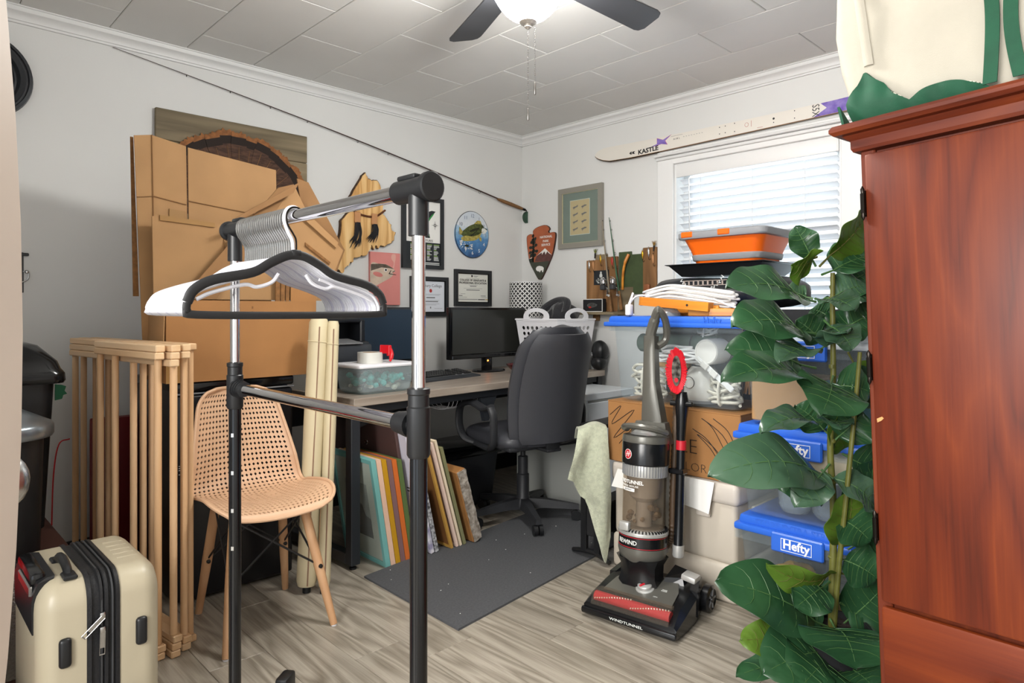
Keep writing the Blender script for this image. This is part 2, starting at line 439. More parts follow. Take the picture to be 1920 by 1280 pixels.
sl.sheet(slat_pt, 1, 5, 0.0028)
sme = sl.mesh('slat', 40); sme.materials.append(M['blind_white'])
nsl = 20
for i in range(nsl):
    o = link('slat', sme, bl); o.location = (0, 0.045, -0.103-i*0.0436)
obj('bottom_rail', MB().rbox(-ww/2+0.018, ww/2-0.032, 0.02, 0.07, -0.103-nsl*0.0436-0.008, -0.103-nsl*0.0436+0.01, 0.004, 1), 'blind_white', bl)
for xx in (-ww/2+0.16, 0.0, ww/2-0.19):
    obj('ladder_cord', MB().cyl((xx, 0.022, -0.08), (xx, 0.022, -0.97), 0.0012, n=5).cyl((xx, 0.07, -0.08), (xx, 0.07, -0.97), 0.0012, n=5), 'trim_bright', bl)
mat('wand_clear', '#b9bcc0', 0.2)
obj('tilt_wand', MB().cyl((-ww/2+0.095, 0.004, -0.09), (-ww/2+0.103, 0.004, -0.72), 0.0045, n=8), 'wand_clear', bl)
# narrow door stile beside the camera with its knob
dl = link('door_1', None); dl['kind'] = 'structure'; dl.location = (3.99, 2.32, 0.0)
ex, ey = 3.380, 2.830
ang = math.atan2(ey-2.32, ex-3.99); DW = math.hypot(ey-2.32, ex-3.99)
dl.rotation_euler = (0, 0, ang)
mb = MB()
n = 24; ringsA = []
for i in range(n+1):
    z = 0.01+2.02*i/n
    bow = -0.18*((z-1.10)/1.0)**2 if abs(z-1.1) < 1.2 else 0
    bow = max(-0.03, bow*1.0)
    e = DW+bow
    ringsA.append([(DW-0.11, -0.018, z), (e-0.004, -0.018, z), (e, -0.014, z), (e, 0.014, z), (e-0.004, 0.018, z), (DW-0.11, 0.018, z)])
mb.loft(ringsA)
obj('door_post', mb, 'door_cream', dl, 30)
for sgn in (-1, 1):
    kn = MB()
    kn.lathe([(0.0, 0.0), (0.03, 0.0), (0.032, 0.004), (0.012, 0.010), (0.011, 0.03), (0.02, 0.036), (0.0262, 0.048), (0.0262, 0.056), (0.02, 0.066), (0.006, 0.069), (0, 0.069)], 20,
             Matrix.Translation((DW-0.058, sgn*0.018, 0.975)) @ Matrix.Rotation(-sgn*PI/2, 4, 'X'))
    obj('knob', kn, 'steel', dl)
# ---------------------------------------------------------------- ceiling fan
fan = thing('ceiling_fan', 'dark bladed ceiling fan with lit frosted bowl and two pull chains', 'ceiling fan', (1.89, 1.915, H))
mat('blade_dark', '#35363a', 0.5, var=0.15, scale=6, stretch=(0.2, 1, 1))
mat('nickel', '#8d8a86', 0.3, 0.9)
mat('bowl_glass', '#fffdf8', 0.4, emit=FAN_POWER)
mat('bowl_rim', '#cfcac2', 0.35, 0.6)
obj('canopy', MB().lathe([(0.0, 0), (0.075, 0), (0.072, -0.015), (0.03, -0.03), (0.02, -0.035), (0.02, -0.06), (0, -0.06)], 24), 'nickel', fan)
obj('motor', MB().lathe([(0, -0.05), (0.06, -0.05), (0.1, -0.062), (0.11, -0.08), (0.11, -0.125), (0.09, -0.14), (0.06, -0.15), (0.06, -0.16), (0, -0.16)], 32), 'nickel', fan)
obj('light_collar', MB().lathe([(0.0, -0.155), (0.07, -0.155), (0.085, -0.162), (0.085, -0.168), (0, -0.168)], 32), 'nickel', fan)
obj('glass_bowl', MB().lathe([(0.082, -0.168), (0.11, -0.17), (0.126, -0.18), (0.128, -0.195), (0.122, -0.215), (0.111, -0.24), (0.096, -0.265), (0.078, -0.287), (0.06, -0.302), (0.04, -0.312), (0.018, -0.317)], 40, caps=False), 'bowl_glass', fan)
obj('finial', MB().lathe([(0, -0.312), (0.026, -0.315), (0.03, -0.321), (0.022, -0.328), (0.012, -0.33), (0.012, -0.338), (0.006, -0.343), (0, -0.344)], 20), 'bowl_rim', fan)
for ang in (213, 213+72, 213+144, 213+216, 213+288):
    a = math.radians(ang+36)
    R = Matrix.Rotation(a, 4, 'Z') @ Matrix.Translation((0, 0, -0.13)) @ Matrix.Rotation(math.radians(-11), 4, 'X')
    b = MB()
    pl = [(0.2, -0.052), (0.62, -0.066), (0.645, -0.06), (0.66, -0.04), (0.672, 0.04), (0.66, 0.062), (0.64, 0.068), (0.2, 0.052), (0.19, 0.03), (0.19, -0.03)]
    n = len(pl)
    b.add([(x, y, -0.003) for x, y in pl]+[(x, y, 0.003) for x, y in pl],
          [tuple(range(n-1, -1, -1)), tuple(range(n, 2*n))]+[(i, (i+1) % n, (i+1) % n+n, i+n) for i in range(n)], R)
    bl_ = obj('blade', b, 'blade_dark', fan, 20)
    ir = MB().add([(0.09, -0.02, 0.004), (0.26, -0.035, 0.004), (0.26, 0.035, 0.004), (0.09, 0.02, 0.004), (0.09, -0.02, 0.01), (0.26, -0.035, 0.01), (0.26, 0.035, 0.01), (0.09, 0.02, 0.01)],
                  [(0,3,2,1),(4,5,6,7),(0,1,5,4),(1,2,6,5),(2,3,7,6),(3,0,4,7)], R)
    obj('blade_iron', ir, 'nickel', bl_, 0)
for k, (dx, dy, L_) in enumerate(((0.0, 0.0, 0.655), (-0.012, 0.02, 0.575))):
    z0 = -0.34; ch = MB()
    nb = int((L_-0.34-0.05)/0.006)
    for i in range(nb):
        zz = z0-0.003-i*0.006
        ch.lathe([(0, 0.0022), (0.0018, 0.0011), (0.0018, -0.0011), (0, -0.0022)], 6, Matrix.Translation((dx, dy, zz)))
    c_ = obj('pull_chain', ch, 'nickel', fan)
    zz = z0-nb*0.006
    obj('chain_pull', MB().lathe([(0, 0), (0.0025, -0.001), (0.0042, -0.006), (0.0042, -0.04), (0.003, -0.043), (0, -0.043)], 10, Matrix.Translation((dx, dy, zz))), 'nickel', c_)

# ---------------------------------------------------------------- left wall hangings  (front of each faces +y of the room)
LW = PI
# fly rod
rod = thing('fly_rod', 'long brown fly fishing rod with green reel slanting across the left wall', 'fishing rod', (0.13, 0.03, 1.89), LW)
mat('rod_brown', '#3a2420', 0.3); mat('cork', '#7d5a38', 0.8, var=0.15, scale=60); mat('reel_green', '#3f5a4a', 0.35, 0.6)
p0 = Vector((0.0, 0, 0.0)); p1 = Vector((-2.53, 0.018, 0.438))
d = (p1-p0)
pts = [p0+d*t+Vector((0, 0, 0.02*math.sin(PI*t))) for t in [i/24 for i in range(25)]]
obj('blank', MB().tube(pts, [0.0055*(1-t)+0.0014*t for t in [i/24 for i in range(25)]], 8), 'rod_brown', rod)
for t, r in ((0.16, .004), (.3, .0035), (.42, .003), (.53, .003), (.64, .0025), (.74, .0025), (.83, .002), (.91, .002)):
    q = pts[int(t*24)]
    obj('line_guide', MB().lathe([(r*2+0.001, -0.001), (r*2+0.001, 0.001), (r*2, 0.001), (r*2, -0.001), (r*2+0.001, -0.001)], 10, Matrix.Translation(q+Vector((0, -0.004, -r*2-0.003))) @ Matrix.Rotation(PI/2, 4, 'Y'), caps=False), 'iron', rod)
u = d.normalized()
obj('grip', MB().tube([p0-u*0.10, p0-u*0.07, p0+u*0.02, p0+u*0.10, p0+u*0.13, p0+u*0.15], [0.010, 0.012, 0.0135, 0.0125, 0.010, 0.006], 12), 'cork', rod)
obj('reel_seat', MB().tube([p0-u*0.17, p0-u*0.1], [0.009, 0.0095], 12), 'iron', rod)
rc = p0-u*0.145+Vector((0, -0.015, -0.055))
rl = obj('reel', MB().lathe([(0, -0.014), (0.042, -0.014), (0.045, -0.012), (0.045, 0.012), (0.042, 0.014), (0, 0.014)], 28, Matrix.Translation(rc) @ Matrix.Rotation(PI/2, 4, 'X')), 'reel_green', rod)
mat('reel_knob', '#5d1f20', 0.4)
for a in (40, -50):
    q = rc+Vector((0.032*math.cos(math.radians(a)), -0.014, 0.032*math.sin(math.radians(a))))
    obj('reel_handle', MB().cyl(q, q+Vector((0, -0.02, 0)), 0.0045, 0.0035, 8), 'reel_knob', rl)
obj('reel_foot', MB().rbox(rc.x-0.02, rc.x+0.02, rc.y-0.004, rc.y+0.004, rc.z+0.043, rc.z+0.055, 0.002, 1), 'iron', rl)
# turkey fan on a plank plaque
tk = thing('turkey_fan_plaque', 'weathered plank plaque with a spread turkey tail fan on the left wall', 'plaque', (2.1, 0.0, 1.34), LW)
mat('feather', '#4d3528', 0.8, var=0.35, scale=30, stretch=(1, 1, 4)); mat('feather_band', '#241812', 0.8); mat('feather_tip', '#8a5a34', 0.85, var=0.25, scale=40)
for i, (z0, z1) in enumerate(((0.0, 0.21), (0.212, 0.44), (0.442, 0.60), (0.602, 0.75))):
    obj('plank', MB().rbox(-0.385, 0.385, -0.028, -0.008, z0, z1, 0.003, 1), 'barn_wood', tk, 0)
obj('batten', MB().box(-0.34, -0.30, -0.008, -0.0005, 0.03, 0.72), 'barn_wood', tk, 0)
obj('batten', MB().box(0.30, 0.34, -0.008, -0.0005, 0.03, 0.72), 'barn_wood', tk, 0)
cx, cz, R0 = 0.0, 0.27, 0.42
nf = 19
for i in range(nf):
    a = math.radians(4+172*i/(nf-1)); L_ = R0*(1+0.015*math.sin(i*2.1))
    yy = -0.034-0.0025*(i % 2)-0.010*math.sin(PI*i/(nf-1))
    Mx = Matrix.Translation((cx, yy, cz)) @ Matrix.Rotation(-(a-PI/2), 4, 'Y')
    hw = 0.040
    def seg(z0, z1, w0, w1): return [(-w0, z0), (w0, z0), (w1, z1), (-w1, z1)]
    fb = obj('tail_feather', MB().prism(seg(0.05, L_*0.86, 0.012, hw), -0.001, 0.001, Mx), 'feather', tk, 0)
    obj('dark_band', MB().prism(seg(L_*0.86, L_*0.955, hw, hw*0.93), -0.0012, 0.0012, Mx), 'feather_band', fb, 0)
    tip = [(-hw*0.93, L_*0.955)]
    for k in range(9):
        x = -hw*0.93+hw*1.86*k/8
        tip.append((x+random.uniform(-.003, .003), L_*(0.985+0.035*math.cos((k-4)/4*1.2))+random.uniform(-0.008, 0.012)*(1 if k % 2 else -0.6)))
    tip.append((hw*0.93, L_*0.955))
    obj('tip', MB().prism(tip, -0.0012, 0.0012, Mx), 'feather_tip', fb, 0)
    obj('quill', MB().prism(seg(0.03, L_*0.84, 0.002, 0.0008), -0.003, -0.001, Mx), 'cork', fb, 0)
obj('feather_base', MB().lathe([(0, 0.03), (0.03, 0.028), (0.06, 0.012), (0.07, 0.0), (0, 0)], 20, Matrix.Translation((cx, -0.03, cz)) @ Matrix.Rotation(PI/2, 4, 'X')), 'feather_band', tk)
# wooden cut-out plaque with cord and tassels
mp_ = thing('state_shaped_plaque', 'live-edge pine state-shaped plaque with cord and black hair tassels', 'plaque', (1.32, 0.0, 1.36), LW)
out = [(-0.265, 0.0), (-0.225, -0.028), (-0.20, 0.02), (-0.175, 0.03), (-0.165, 0.055), (-0.14, 0.06), (-0.13, 0.095), (-0.09, 0.10), (-0.07, 0.115), (-0.02, 0.12), (0.0, 0.155), (0.02, 0.20), (0.045, 0.165),
       (0.06, 0.20), (0.085, 0.175), (0.11, 0.205), (0.135, 0.195), (0.165, 0.215), (0.20, 0.225), (0.225, 0.26), (0.24, 0.315), (0.205, 0.325), (0.20, 0.37), (0.175, 0.395), (0.15, 0.42), (0.125, 0.44),
       (0.12, 0.585), (0.105, 0.645), (0.07, 0.70), (0.02, 0.69), (-0.01, 0.70), (-0.03, 0.745), (-0.065, 0.70), (-0.13, 0.60), (-0.17, 0.53), (-0.19, 0.485), (-0.155, 0.45), (-0.20, 0.40), (-0.235, 0.36), (-0.24, 0.27), (-0.255, 0.17), (-0.245, 0.09)]
rag = []
for i in range(len(out)):
    a = out[i]; b = out[(i+1) % len(out)]
    rag.append(a)
    for k in (1, 2):
        t = k/3; rag.append((a[0]+(b[0]-a[0])*t+random.uniform(-.006, .006), a[1]+(b[1]-a[1])*t+random.uniform(-.006, .006)))
mat('bark', '#4a3524', 0.9, var=0.4, scale=40)
sx_ = 0.80
obj('bark_edge', MB().prism([(x*sx_, z*0.79) for x, z in rag], -0.026, -0.004), 'bark', mp_, 0)
cxm = sum(x for x, z in rag)/len(rag); czm = sum(z for x, z in rag)/len(rag)
obj('board', MB().prism([((cxm+(x-cxm)*0.972)*sx_, (czm+(z-czm)*0.984)*0.79) for x, z in rag], -0.031, -0.012), 'pine', mp_, 0)
mat('twine', '#5b3217', 0.8, var=0.3, scale=80); mat('leather_tan', '#c08a5c', 0.6); mat('hair_black', '#17161a', 0.55)
obj('cord', MB().tube(cr([(-0.135, -0.033, 0.365), (-0.075, -0.037, 0.335), (0.0, -0.037, 0.325), (0.05, -0.037, 0.335), (0.11, -0.033, 0.375)], 6), 0.006, 8), 'twine', mp_)
for tx, L_ in ((-0.085, 0.16), (0.03, 0.115)):
    ta = obj('tassel_tab', MB().rbox(tx-0.02, tx+0.02, -0.046, -0.034, 0.28, 0.345, 0.004, 1), 'leather_tan', mp_)
    hb = MB()
    for k in range(26):
        dx = random.uniform(-0.014, 0.014); q = random.uniform(-0.045, 0.02); l2 = L_*random.uniform(0.7, 1.0)
        hb.tube(cr([(tx+dx, -0.042+random.uniform(-.006, .004), 0.283), (tx+dx*1.7, -0.046, 0.283-l2*0.5), (tx+dx*1.6+q*0.8-0.012, -0.042, 0.283-l2)], 4), [0.0032]*4+[0.0028]*3+[0.0022, 0.0006], 4)
    obj('hair', hb, 'hair_black', ta)
# trout canvas
tc_ = thing('trout_canvas', 'pink canvas print of a trout head on the left wall', 'picture', (1.2, 0.0, 1.16), LW)
mat('coral', '#d98a84', 0.7, var=0.03); mat('coral_edge', '#a98a7c', 0.8); mat('trout_pale', '#cdb9a6', 0.7, var=0.1, scale=25); mat('trout_dark', '#5e5348', 0.7, var=0.25, scale=50)
mat('trout_pink', '#cf7f78', 0.7); mat('smoke_pale', '#dfa89c', 0.7)
W, Hh = 0.215, 0.32
obj('canvas', MB().rbox(-W/2, W/2, -0.022, -0.002, 0, Hh, 0.002, 1), 'coral', tc_, 0)
body = [(-W/2+.004, 0.1), (-W/2+.004, 0.245), (-0.05, 0.25), (0.0, 0.248), (0.035, 0.235), (0.06, 0.22), (0.068, 0.205), (0.05, 0.2), (0.055, 0.188), (0.03, 0.165), (-0.02, 0.14), (-0.06, 0.12)]
flat(tc_, 'fish_head', [cr2(body, 4)], -0.022, 'trout_pale')
flat(tc_, 'fish_back', [[(-W/2+.004, 0.245), (-0.05, 0.25), (0.0, 0.248), (0.035, 0.235), (0.06, 0.222), (0.02, 0.226), (-0.03, 0.228), (-W/2+.004, 0.205)]], -0.0228, 'trout_dark')
flat(tc_, 'fish_cheek', [ell(-0.055, 0.185, 0.035, 0.014, 16, -0.2)], -0.0228, 'trout_pink')
flat(tc_, 'fish_eye', [ell(0.0, 0.214, 0.012, 0.011, 16)], -0.0232, 'white_paper'); flat(tc_, 'pupil', [ell(0.001, 0.214, 0.007, 0.007, 14)], -0.0238, 'ink')
flat(tc_, 'mouth_line', [[(0.02, 0.19), (0.075, 0.185), (0.076, 0.188), (0.03, 0.194), (0.04, 0.214), (0.037, 0.215)], [(0.05, 0.2), (0.068, 0.21), (0.066, 0.213), (0.049, 0.204)]], -0.0232, 'ink')
flat(tc_, 'fin', [[(-0.09, 0.1), (-0.05, 0.115), (-0.055, 0.08), (-0.075, 0.05), (-0.085, 0.04)]], -0.0226, 'trout_dark')
flat(tc_, 'smoke', [cr2([(0.05, 0.225), (0.058, 0.26), (0.04, 0.285), (0.045, 0.31), (0.07, 0.312), (0.072, 0.285), (0.066, 0.26), (0.06, 0.225)], 4)], -0.0226, 'smoke_pale')
# framed state map
fm = thing('framed_adventure_map', 'tall black framed map poster with lists below on the left wall', 'picture', (0.912, 0.0, 1.395), LW)
mat('frame_black', '#232528', 0.45); mat('poster_dark', '#22262a', 0.6); mat('map_green', '#2f8f45', 0.6); mat('list_green', '#7aa53a', 0.6); mat('list_white', '#d9dcd8', 0.6)
W, Hh = 0.325, 0.46
obj('frame', frame_border(MB(), W, Hh, 0.026, -0.025, -0.002), 'frame_black', fm, 0)
obj('poster', MB().box(-W/2+.02, W/2-.02, -0.014, -0.004, 0.02, Hh-0.02), 'white_paper', fm, 0)
flat(fm, 'list_panel', [rect(-W/2+.024, W/2-.024, 0.022, 0.17)], -0.0142, 'poster_dark')
st = [(-0.1, 0.20), (0.055, 0.20), (0.05, 0.225), (0.025, 0.25), (0.03, 0.29), (0.05, 0.32), (0.075, 0.35), (0.10, 0.375), (0.07, 0.378), (0.045, 0.37), (0.02, 0.395), (0.0, 0.40), (-0.02, 0.42), (-0.03, 0.405), (-0.1, 0.405), (-0.105, 0.37)]
flat(fm, 'map_shape', [st], -0.0142, 'poster_dark')
flat(fm, 'map_coast', [[(0.025, 0.25), (0.033, 0.29), (0.055, 0.32), (0.08, 0.35), (0.09, 0.365), (0.07, 0.352), (0.045, 0.325), (0.02, 0.29), (0.018, 0.25)], [(0.0, 0.205), (0.05, 0.21), (0.045, 0.232), (0.03, 0.236)]], -0.015, 'map_green')
tri = []
for k in range(26):
    x = random.uniform(-0.085, 0.015); z = random.uniform(0.21, 0.385); tri.append([(x-.004, z), (x+.004, z), (x, z+.012)])
flat(fm, 'tree_mark', tri, -0.0152, 'list_white')
ll = []; lg = []
for cxx in (-0.10, -0.035, 0.03, 0.085):
    for k in range(15):
        z = 0.158-k*0.0072; l_ = random.uniform(0.018, 0.045)
        (lg if (k*7+int(cxx*1000)) % 5 == 0 else ll).append(rect(cxx, min(cxx+l_, 0.135), z-0.0018, z+0.0018))
ll += [rect(0.0, 0.13, 0.036, 0.041), rect(-0.02, 0.13, 0.027, 0.031)]
flat(fm, 'list_line', ll, -0.015, 'list_white'); flat(fm, 'list_mark', lg, -0.015, 'list_green')
cm = []
for k in range(8):
    a = k*PI/4; r = 0.03 if k % 2 == 0 else 0.016
    cm.append([(0.095+r*math.cos(a), 0.285+r*math.sin(a)), (0.095+0.005*math.cos(a+0.5), 0.285+0.005*math.sin(a+0.5)), (0.095+0.005*math.cos(a-0.5), 0.285+0.005*math.sin(a-0.5))])
flat(fm, 'compass_rose', cm, -0.0146, 'ink')
text(fm, 'MY ADVENTURES', 0.020, 'ink', (0.0, -0.0148, 0.182))
# fish clock
ck = thing('fish_wall_clock', 'round wall clock printed with a leaping bass on blue water', 'clock', (0.497, 0.0, 1.647), LW)
m_ = mat('clock_face', '#9db6cc', 0.35)
nt = m_.node_tree; N = nt.nodes; L = nt.links; b = N['Principled BSDF']
t_ = N.new('ShaderNodeTexCoord'); sp = N.new('ShaderNodeSeparateXYZ'); L.new(t_.outputs['Object'], sp.inputs[0])
nz = N.new('ShaderNodeTexNoise'); nz.inputs['Scale'].default_value = 28; L.new(t_.outputs['Object'], nz.inputs['Vector'])
ma = N.new('ShaderNodeMath'); ma.operation = 'MULTIPLY_ADD'; ma.inputs[1].default_value = 0.14; L.new(nz.outputs['Fac'], ma.inputs[0]); L.new(sp.outputs['Z'], ma.inputs[2])
mr = N.new('ShaderNodeMapRange'); mr.inputs['From Min'].default_value = -0.09; mr.inputs['From Max'].default_value = 0.22; L.new(ma.outputs[0], mr.inputs['Value'])
rp = N.new('ShaderNodeValToRGB'); L.new(mr.outputs[0], rp.inputs[0]); L.new(rp.outputs[0], b.inputs['Base Color'])
e = rp.color_ramp.elements; e[0].color = lin('#274a78'); e[1].color = lin('#c9d2dc')
x = e.new(0.35); x.color = lin('#4f82b4'); x = e.new(0.55); x.color = lin('#86b0cf'); x = e.new(0.72); x.color = lin('#d5dadf')
rx, rz = 0.150, 0.158
obj('face', MB().prism(ell(0, 0, rx, rz, 56), -0.014, -0.002), 'clock_face', ck, 20)
obj('rim', MB().tube([(rx*math.cos(2*PI*i/56), -0.012, rz*math.sin(2*PI*i/56)) for i in range(56)], 0.0025, 6, closed=True), 'black_plastic', ck)
mat('bass_green', '#4c5528', 0.4, var=0.5, scale=70); mat('bass_belly', '#a89a4f', 0.4, var=0.35, scale=60); mat('bass_white', '#dfe0da', 0.4); mat('bass_dark', '#24260f', 0.4)
flat(ck, 'fish_body', [cr2([(0.115, 0.045), (0.095, 0.072), (0.06, 0.085), (0.02, 0.075), (-0.03, 0.055), (-0.075, 0.025), (-0.10, 0.0), (-0.085, -0.015), (-0.04, -0.02), (0.02, -0.012), (0.06, 0.0), (0.085, 0.02)], 4)], -0.014, 'bass_green')
flat(ck, 'fish_belly', [cr2([(0.085, 0.03), (0.06, 0.005), (0.0, -0.012), (-0.06, -0.012), (-0.10, -0.03), (-0.08, -0.048), (-0.02, -0.045), (0.03, -0.035), (0.07, -0.005)], 4)], -0.0148, 'bass_belly')
flat(ck, 'fish_tail', [[(-0.085, 0.015), (-0.115, 0.045), (-0.12, -0.005), (-0.10, -0.01)], [(0.06, 0.0), (0.085, -0.02), (0.08, -0.045), (0.06, -0.025)], [(0.015, 0.075), (0.045, 0.10), (0.075, 0.1), (0.085, 0.078)]], -0.0145, 'bass_belly')
flat(ck, 'fish_jaw', [cr2([(0.09, 0.05), (0.125, 0.045), (0.13, 0.03), (0.10, 0.012), (0.085, 0.025)], 4)], -0.0156, 'bass_white')
flat(ck, 'fish_marks', [ell(0.088, 0.063, 0.006, 0.006, 10), ell(0.02, 0.035, 0.05, 0.008, 14, 0.35), ell(-0.05, -0.08, 0.02, 0.008, 12), ell(0.126, 0.047, 0.012, 0.004, 10, -0.5)], -0.0158, 'bass_dark')
spl = []
for k in range(46):
    x, z = random.uniform(-0.11, 0.0), random.uniform(-0.105, -0.045); r = random.uniform(.0015, .005)
    spl.append(ell(x, z, r*random.uniform(.5, 2), r, 6, random.random()*3))
flat(ck, 'splash', spl, -0.0146, 'white_paper')
mat('numeral_grey', '#77849a', 0.5)
for h_ in (12, 1, 2, 3, 4, 5, 6, 7, 8, 9, 10, 11):
    a = PI/2-h_*PI/6; light = 4 <= h_ <= 8
    text(ck, str(h_), 0.034, 'white_paper' if light else 'numeral_grey', (rx*0.80*math.cos(a), -0.0165, rz*0.80*math.sin(a)), 'numeral', th=0.0003)
obj('hour_hand', MB().prism([(-0.003, -0.02), (0.003, -0.02), (0.001, 0.07), (-0.001, 0.07)], -0.019, -0.018, Matrix.Rotation(math.radians(52), 4, 'Y')), 'black_plastic', ck, 0)
obj('minute_hand', MB().prism([(-0.002, -0.025), (0.002, -0.025), (0.001, 0.10), (-0.001, 0.10)], -0.021, -0.020, Matrix.Rotation(math.radians(75), 4, 'Y')), 'black_plastic', ck, 0)
# two certificates
def certificate(label, u, z, W, Hh, kind):
    t = thing('framed_certificate', label, 'picture', (u, 0.0, z), LW, 'framed certificates above the desk')
    obj('frame', frame_border(MB(), W, Hh, 0.023, -0.024, -0.002), 'frame_black', t, 0)
    obj('inner_lip', frame_border(MB(), W-0.04, Hh-0.04, 0.009, -0.017, -0.004, 0.02), 'black_gloss', t, 0)
    obj('sheet', MB().box(-W/2+.02, W/2-.02, -0.012, -0.004, 0.02, Hh-0.02), M['cert_a'] if kind else M['cert_b'], t, 0)
    return t
mat('cert_a', '#dcdcd4', 0.6); mat('cert_b', '#d6dae2', 0.6); mat('print_grey', '#6d6e6e', 0.7); mat('print_red', '#a8322f', 0.6); mat('gold_print', '#b99a4a', 0.5)
c1 = certificate('black framed college certificate with bold heading right of the blue clock diploma', 0.488, 1.158, 0.327, 0.247, True)
c1['label'] = 'landscape black framed certificate hanging directly under the fish clock'
text(c1, 'COLLEGE OF GRADUATE &', 0.0195, 'ink', (0, -0.0124, 0.176), sx=1.0, bold=0.0004); text(c1, 'PROFESSIONAL EDUCATION', 0.0195, 'ink', (0, -0.0124, 0.157), sx=0.98, bold=0.0004)
flat(c1, 'seal', [ell(-0.01, 0.205, 0.007, 0.008, 14)], -0.012, 'ink')
flat(c1, 'fine_print', [rect(0.004, 0.045, 0.204, 0.207), rect(0.01, 0.035, 0.198, 0.2), rect(-0.06, 0.055, 0.188, 0.1895), rect(-0.04, 0.04, 0.143, 0.1445), rect(-0.028, 0.03, 0.133, 0.138), rect(-0.085, 0.085, 0.120, 0.1215), rect(-0.06, 0.06, 0.107, 0.112),
     rect(-0.11, -0.07, 0.082, 0.084), rect(-0.125, -0.095, 0.068, 0.073), rect(0.07, 0.115, 0.068, 0.072), rect(-0.125, -0.055, 0.059, 0.061), rect(0.075, 0.125, 0.058, 0.06), rect(-0.14, 0.04, 0.0435, 0.0475)], -0.012, 'print_grey')
flat(c1, 'bar', [rect(0.045, 0.108, 0.0425, 0.0475)], -0.0122, 'ink'); flat(c1, 'gold_bar', [rect(0.112, 0.136, 0.0425, 0.0475)], -0.0122, 'gold_print')
c2 = certificate('black framed college diploma with red seal standing behind the two monitors', 0.86, 1.09, 0.30, 0.255, False)
c2['label'] = 'black framed diploma with a red seal hung between trout canvas and fish clock'
text(c2, 'Century College', 0.027, 'print_grey', (0.01, -0.0124, 0.197), sx=1.0)
flat(c2, 'seal', [ell(0.01, 0.165, 0.011, 0.012, 16)], -0.012, 'print_red')
flat(c2, 'fine_print', [rect(-0.07, 0.09, 0.142, 0.1435), rect(-0.06, 0.08, 0.135, 0.1365), rect(-0.025, 0.045, 0.117, 0.124), rect(-0.06, 0.08, 0.103, 0.1045), rect(-0.05, 0.07, 0.092, 0.098), rect(-0.06, 0.08, 0.08, 0.0815), rect(-0.035, 0.055, 0.072, 0.0735), rect(0.005, 0.013, 0.05, 0.062), rect(0.04, 0.105, 0.05, 0.0515), rect(-0.09, -0.03, 0.05, 0.0515)], -0.012, 'print_grey')
# black ribbed wheel and a hasp at the far left of the wall
bw = thing('bicycle_tire', 'black ribbed tire ring hung high on the left wall beside the door', 'tire', (3.135, 0.0, 2.085), LW)
prof_ = [(0.10, 0.0), (0.155, 0.0), (0.17, 0.012), (0.176, 0.03), (0.172, 0.05), (0.16, 0.056), (0.157, 0.046), (0.15, 0.046), (0.146, 0.06), (0.13, 0.05), (0.122, 0.03), (0.112, 0.034), (0.105, 0.02), (0.10, 0.0)]
obj('tread', MB().lathe(prof_, 48, Matrix.Rotation(PI/2, 4, 'X'), caps=False), mat('rubber', '#303236', 0.42), bw)
obj('rim', MB().lathe([(0.06, 0.012), (0.10, 0.0), (0.104, 0.012), (0.10, 0.022), (0.085, 0.014), (0.06, 0.02), (0.06, 0.012)], 40, Matrix.Rotation(PI/2, 4, 'X'), caps=False), 'dark_grey', bw)
obj('hub', MB().lathe([(0, 0.0), (0.062, 0.0), (0.062, 0.018), (0.02, 0.024), (0, 0.024)], 24, Matrix.Rotation(PI/2, 4, 'X')), 'dark_grey', bw)
hs = thing('wall_hasp', 'small metal hasp with hook screwed to the left wall near the door', 'hasp', (2.995, 0.0, 1.2), LW)
obj('plate', MB().rbox(-0.014, 0.006, -0.005, 0, 0.0, 0.17, 0.002, 1).rbox(-0.014, 0.024, -0.012, -0.005, 0.155, 0.168, 0.003, 1), 'dark_grey', hs)
obj('hook', MB().tube(cr([(0.004, -0.006, 0.09), (0.02, -0.012, 0.085), (0.02, -0.012, 0.06), (0.0, -0.01, 0.045), (-0.02, -0.01, 0.05)], 6), 0.003, 6), 'steel', hs)
obj('knob', MB().lathe([(0, 0), (0.007, 0.002), (0.008, 0.008), (0.005, 0.014), (0, 0.015)], 12, Matrix.Translation((0.016, -0.006, 0.088)) @ Matrix.Rotation(PI/2, 4, 'X')), 'steel', hs)
# ---------------------------------------------------------------- window-wall hangings (front faces +x of the room)
RW = PI/2
ar = thing('arrowhead_sign', 'brown and green arrowhead park sign with white bison near the corner', 'sign', (0.0, 0.202, 1.349), RW)
raw = [(465,135),(540,165),(575,225),(550,265),(570,300),(655,295),(690,330),(685,440),(655,620),(620,750),(560,900),(480,1070),(410,1200),(375,1215),(335,1190),(250,1030),(165,850),(130,640),(110,480),(105,350),(130,305),(185,285),(225,300),(240,275),(235,240),(260,200),(330,160)]
def ax(p): return ((p[0]-397)/585*0.283, (1215-p[1])/1080*0.387)
pl = cr2([ax(p) for p in raw], 3)
mat('sign_brown', '#a85a38', 0.5, var=0.10, scale=14); mat('sign_green', '#3d4034', 0.5, var=0.08, scale=20); mat('sign_edge', '#3a2219', 0.6); mat('sign_maroon', '#5c3a35', 0.55, var=0.2, scale=40); mat('tree_dark', '#23281f', 0.6); mat('sign_white', '#e8e6e0', 0.5)
obj('panel', MB().prism(pl, -0.014, -0.001), 'sign_edge', ar, 0)
cx_ = sum(p[0] for p in pl)/len(pl); cz_ = sum(p[1] for p in pl)/len(pl)
inn = [(cx_+(x-cx_)*0.975, cz_+(z-cz_)*0.982) for x, z in pl]
zc = 0.128
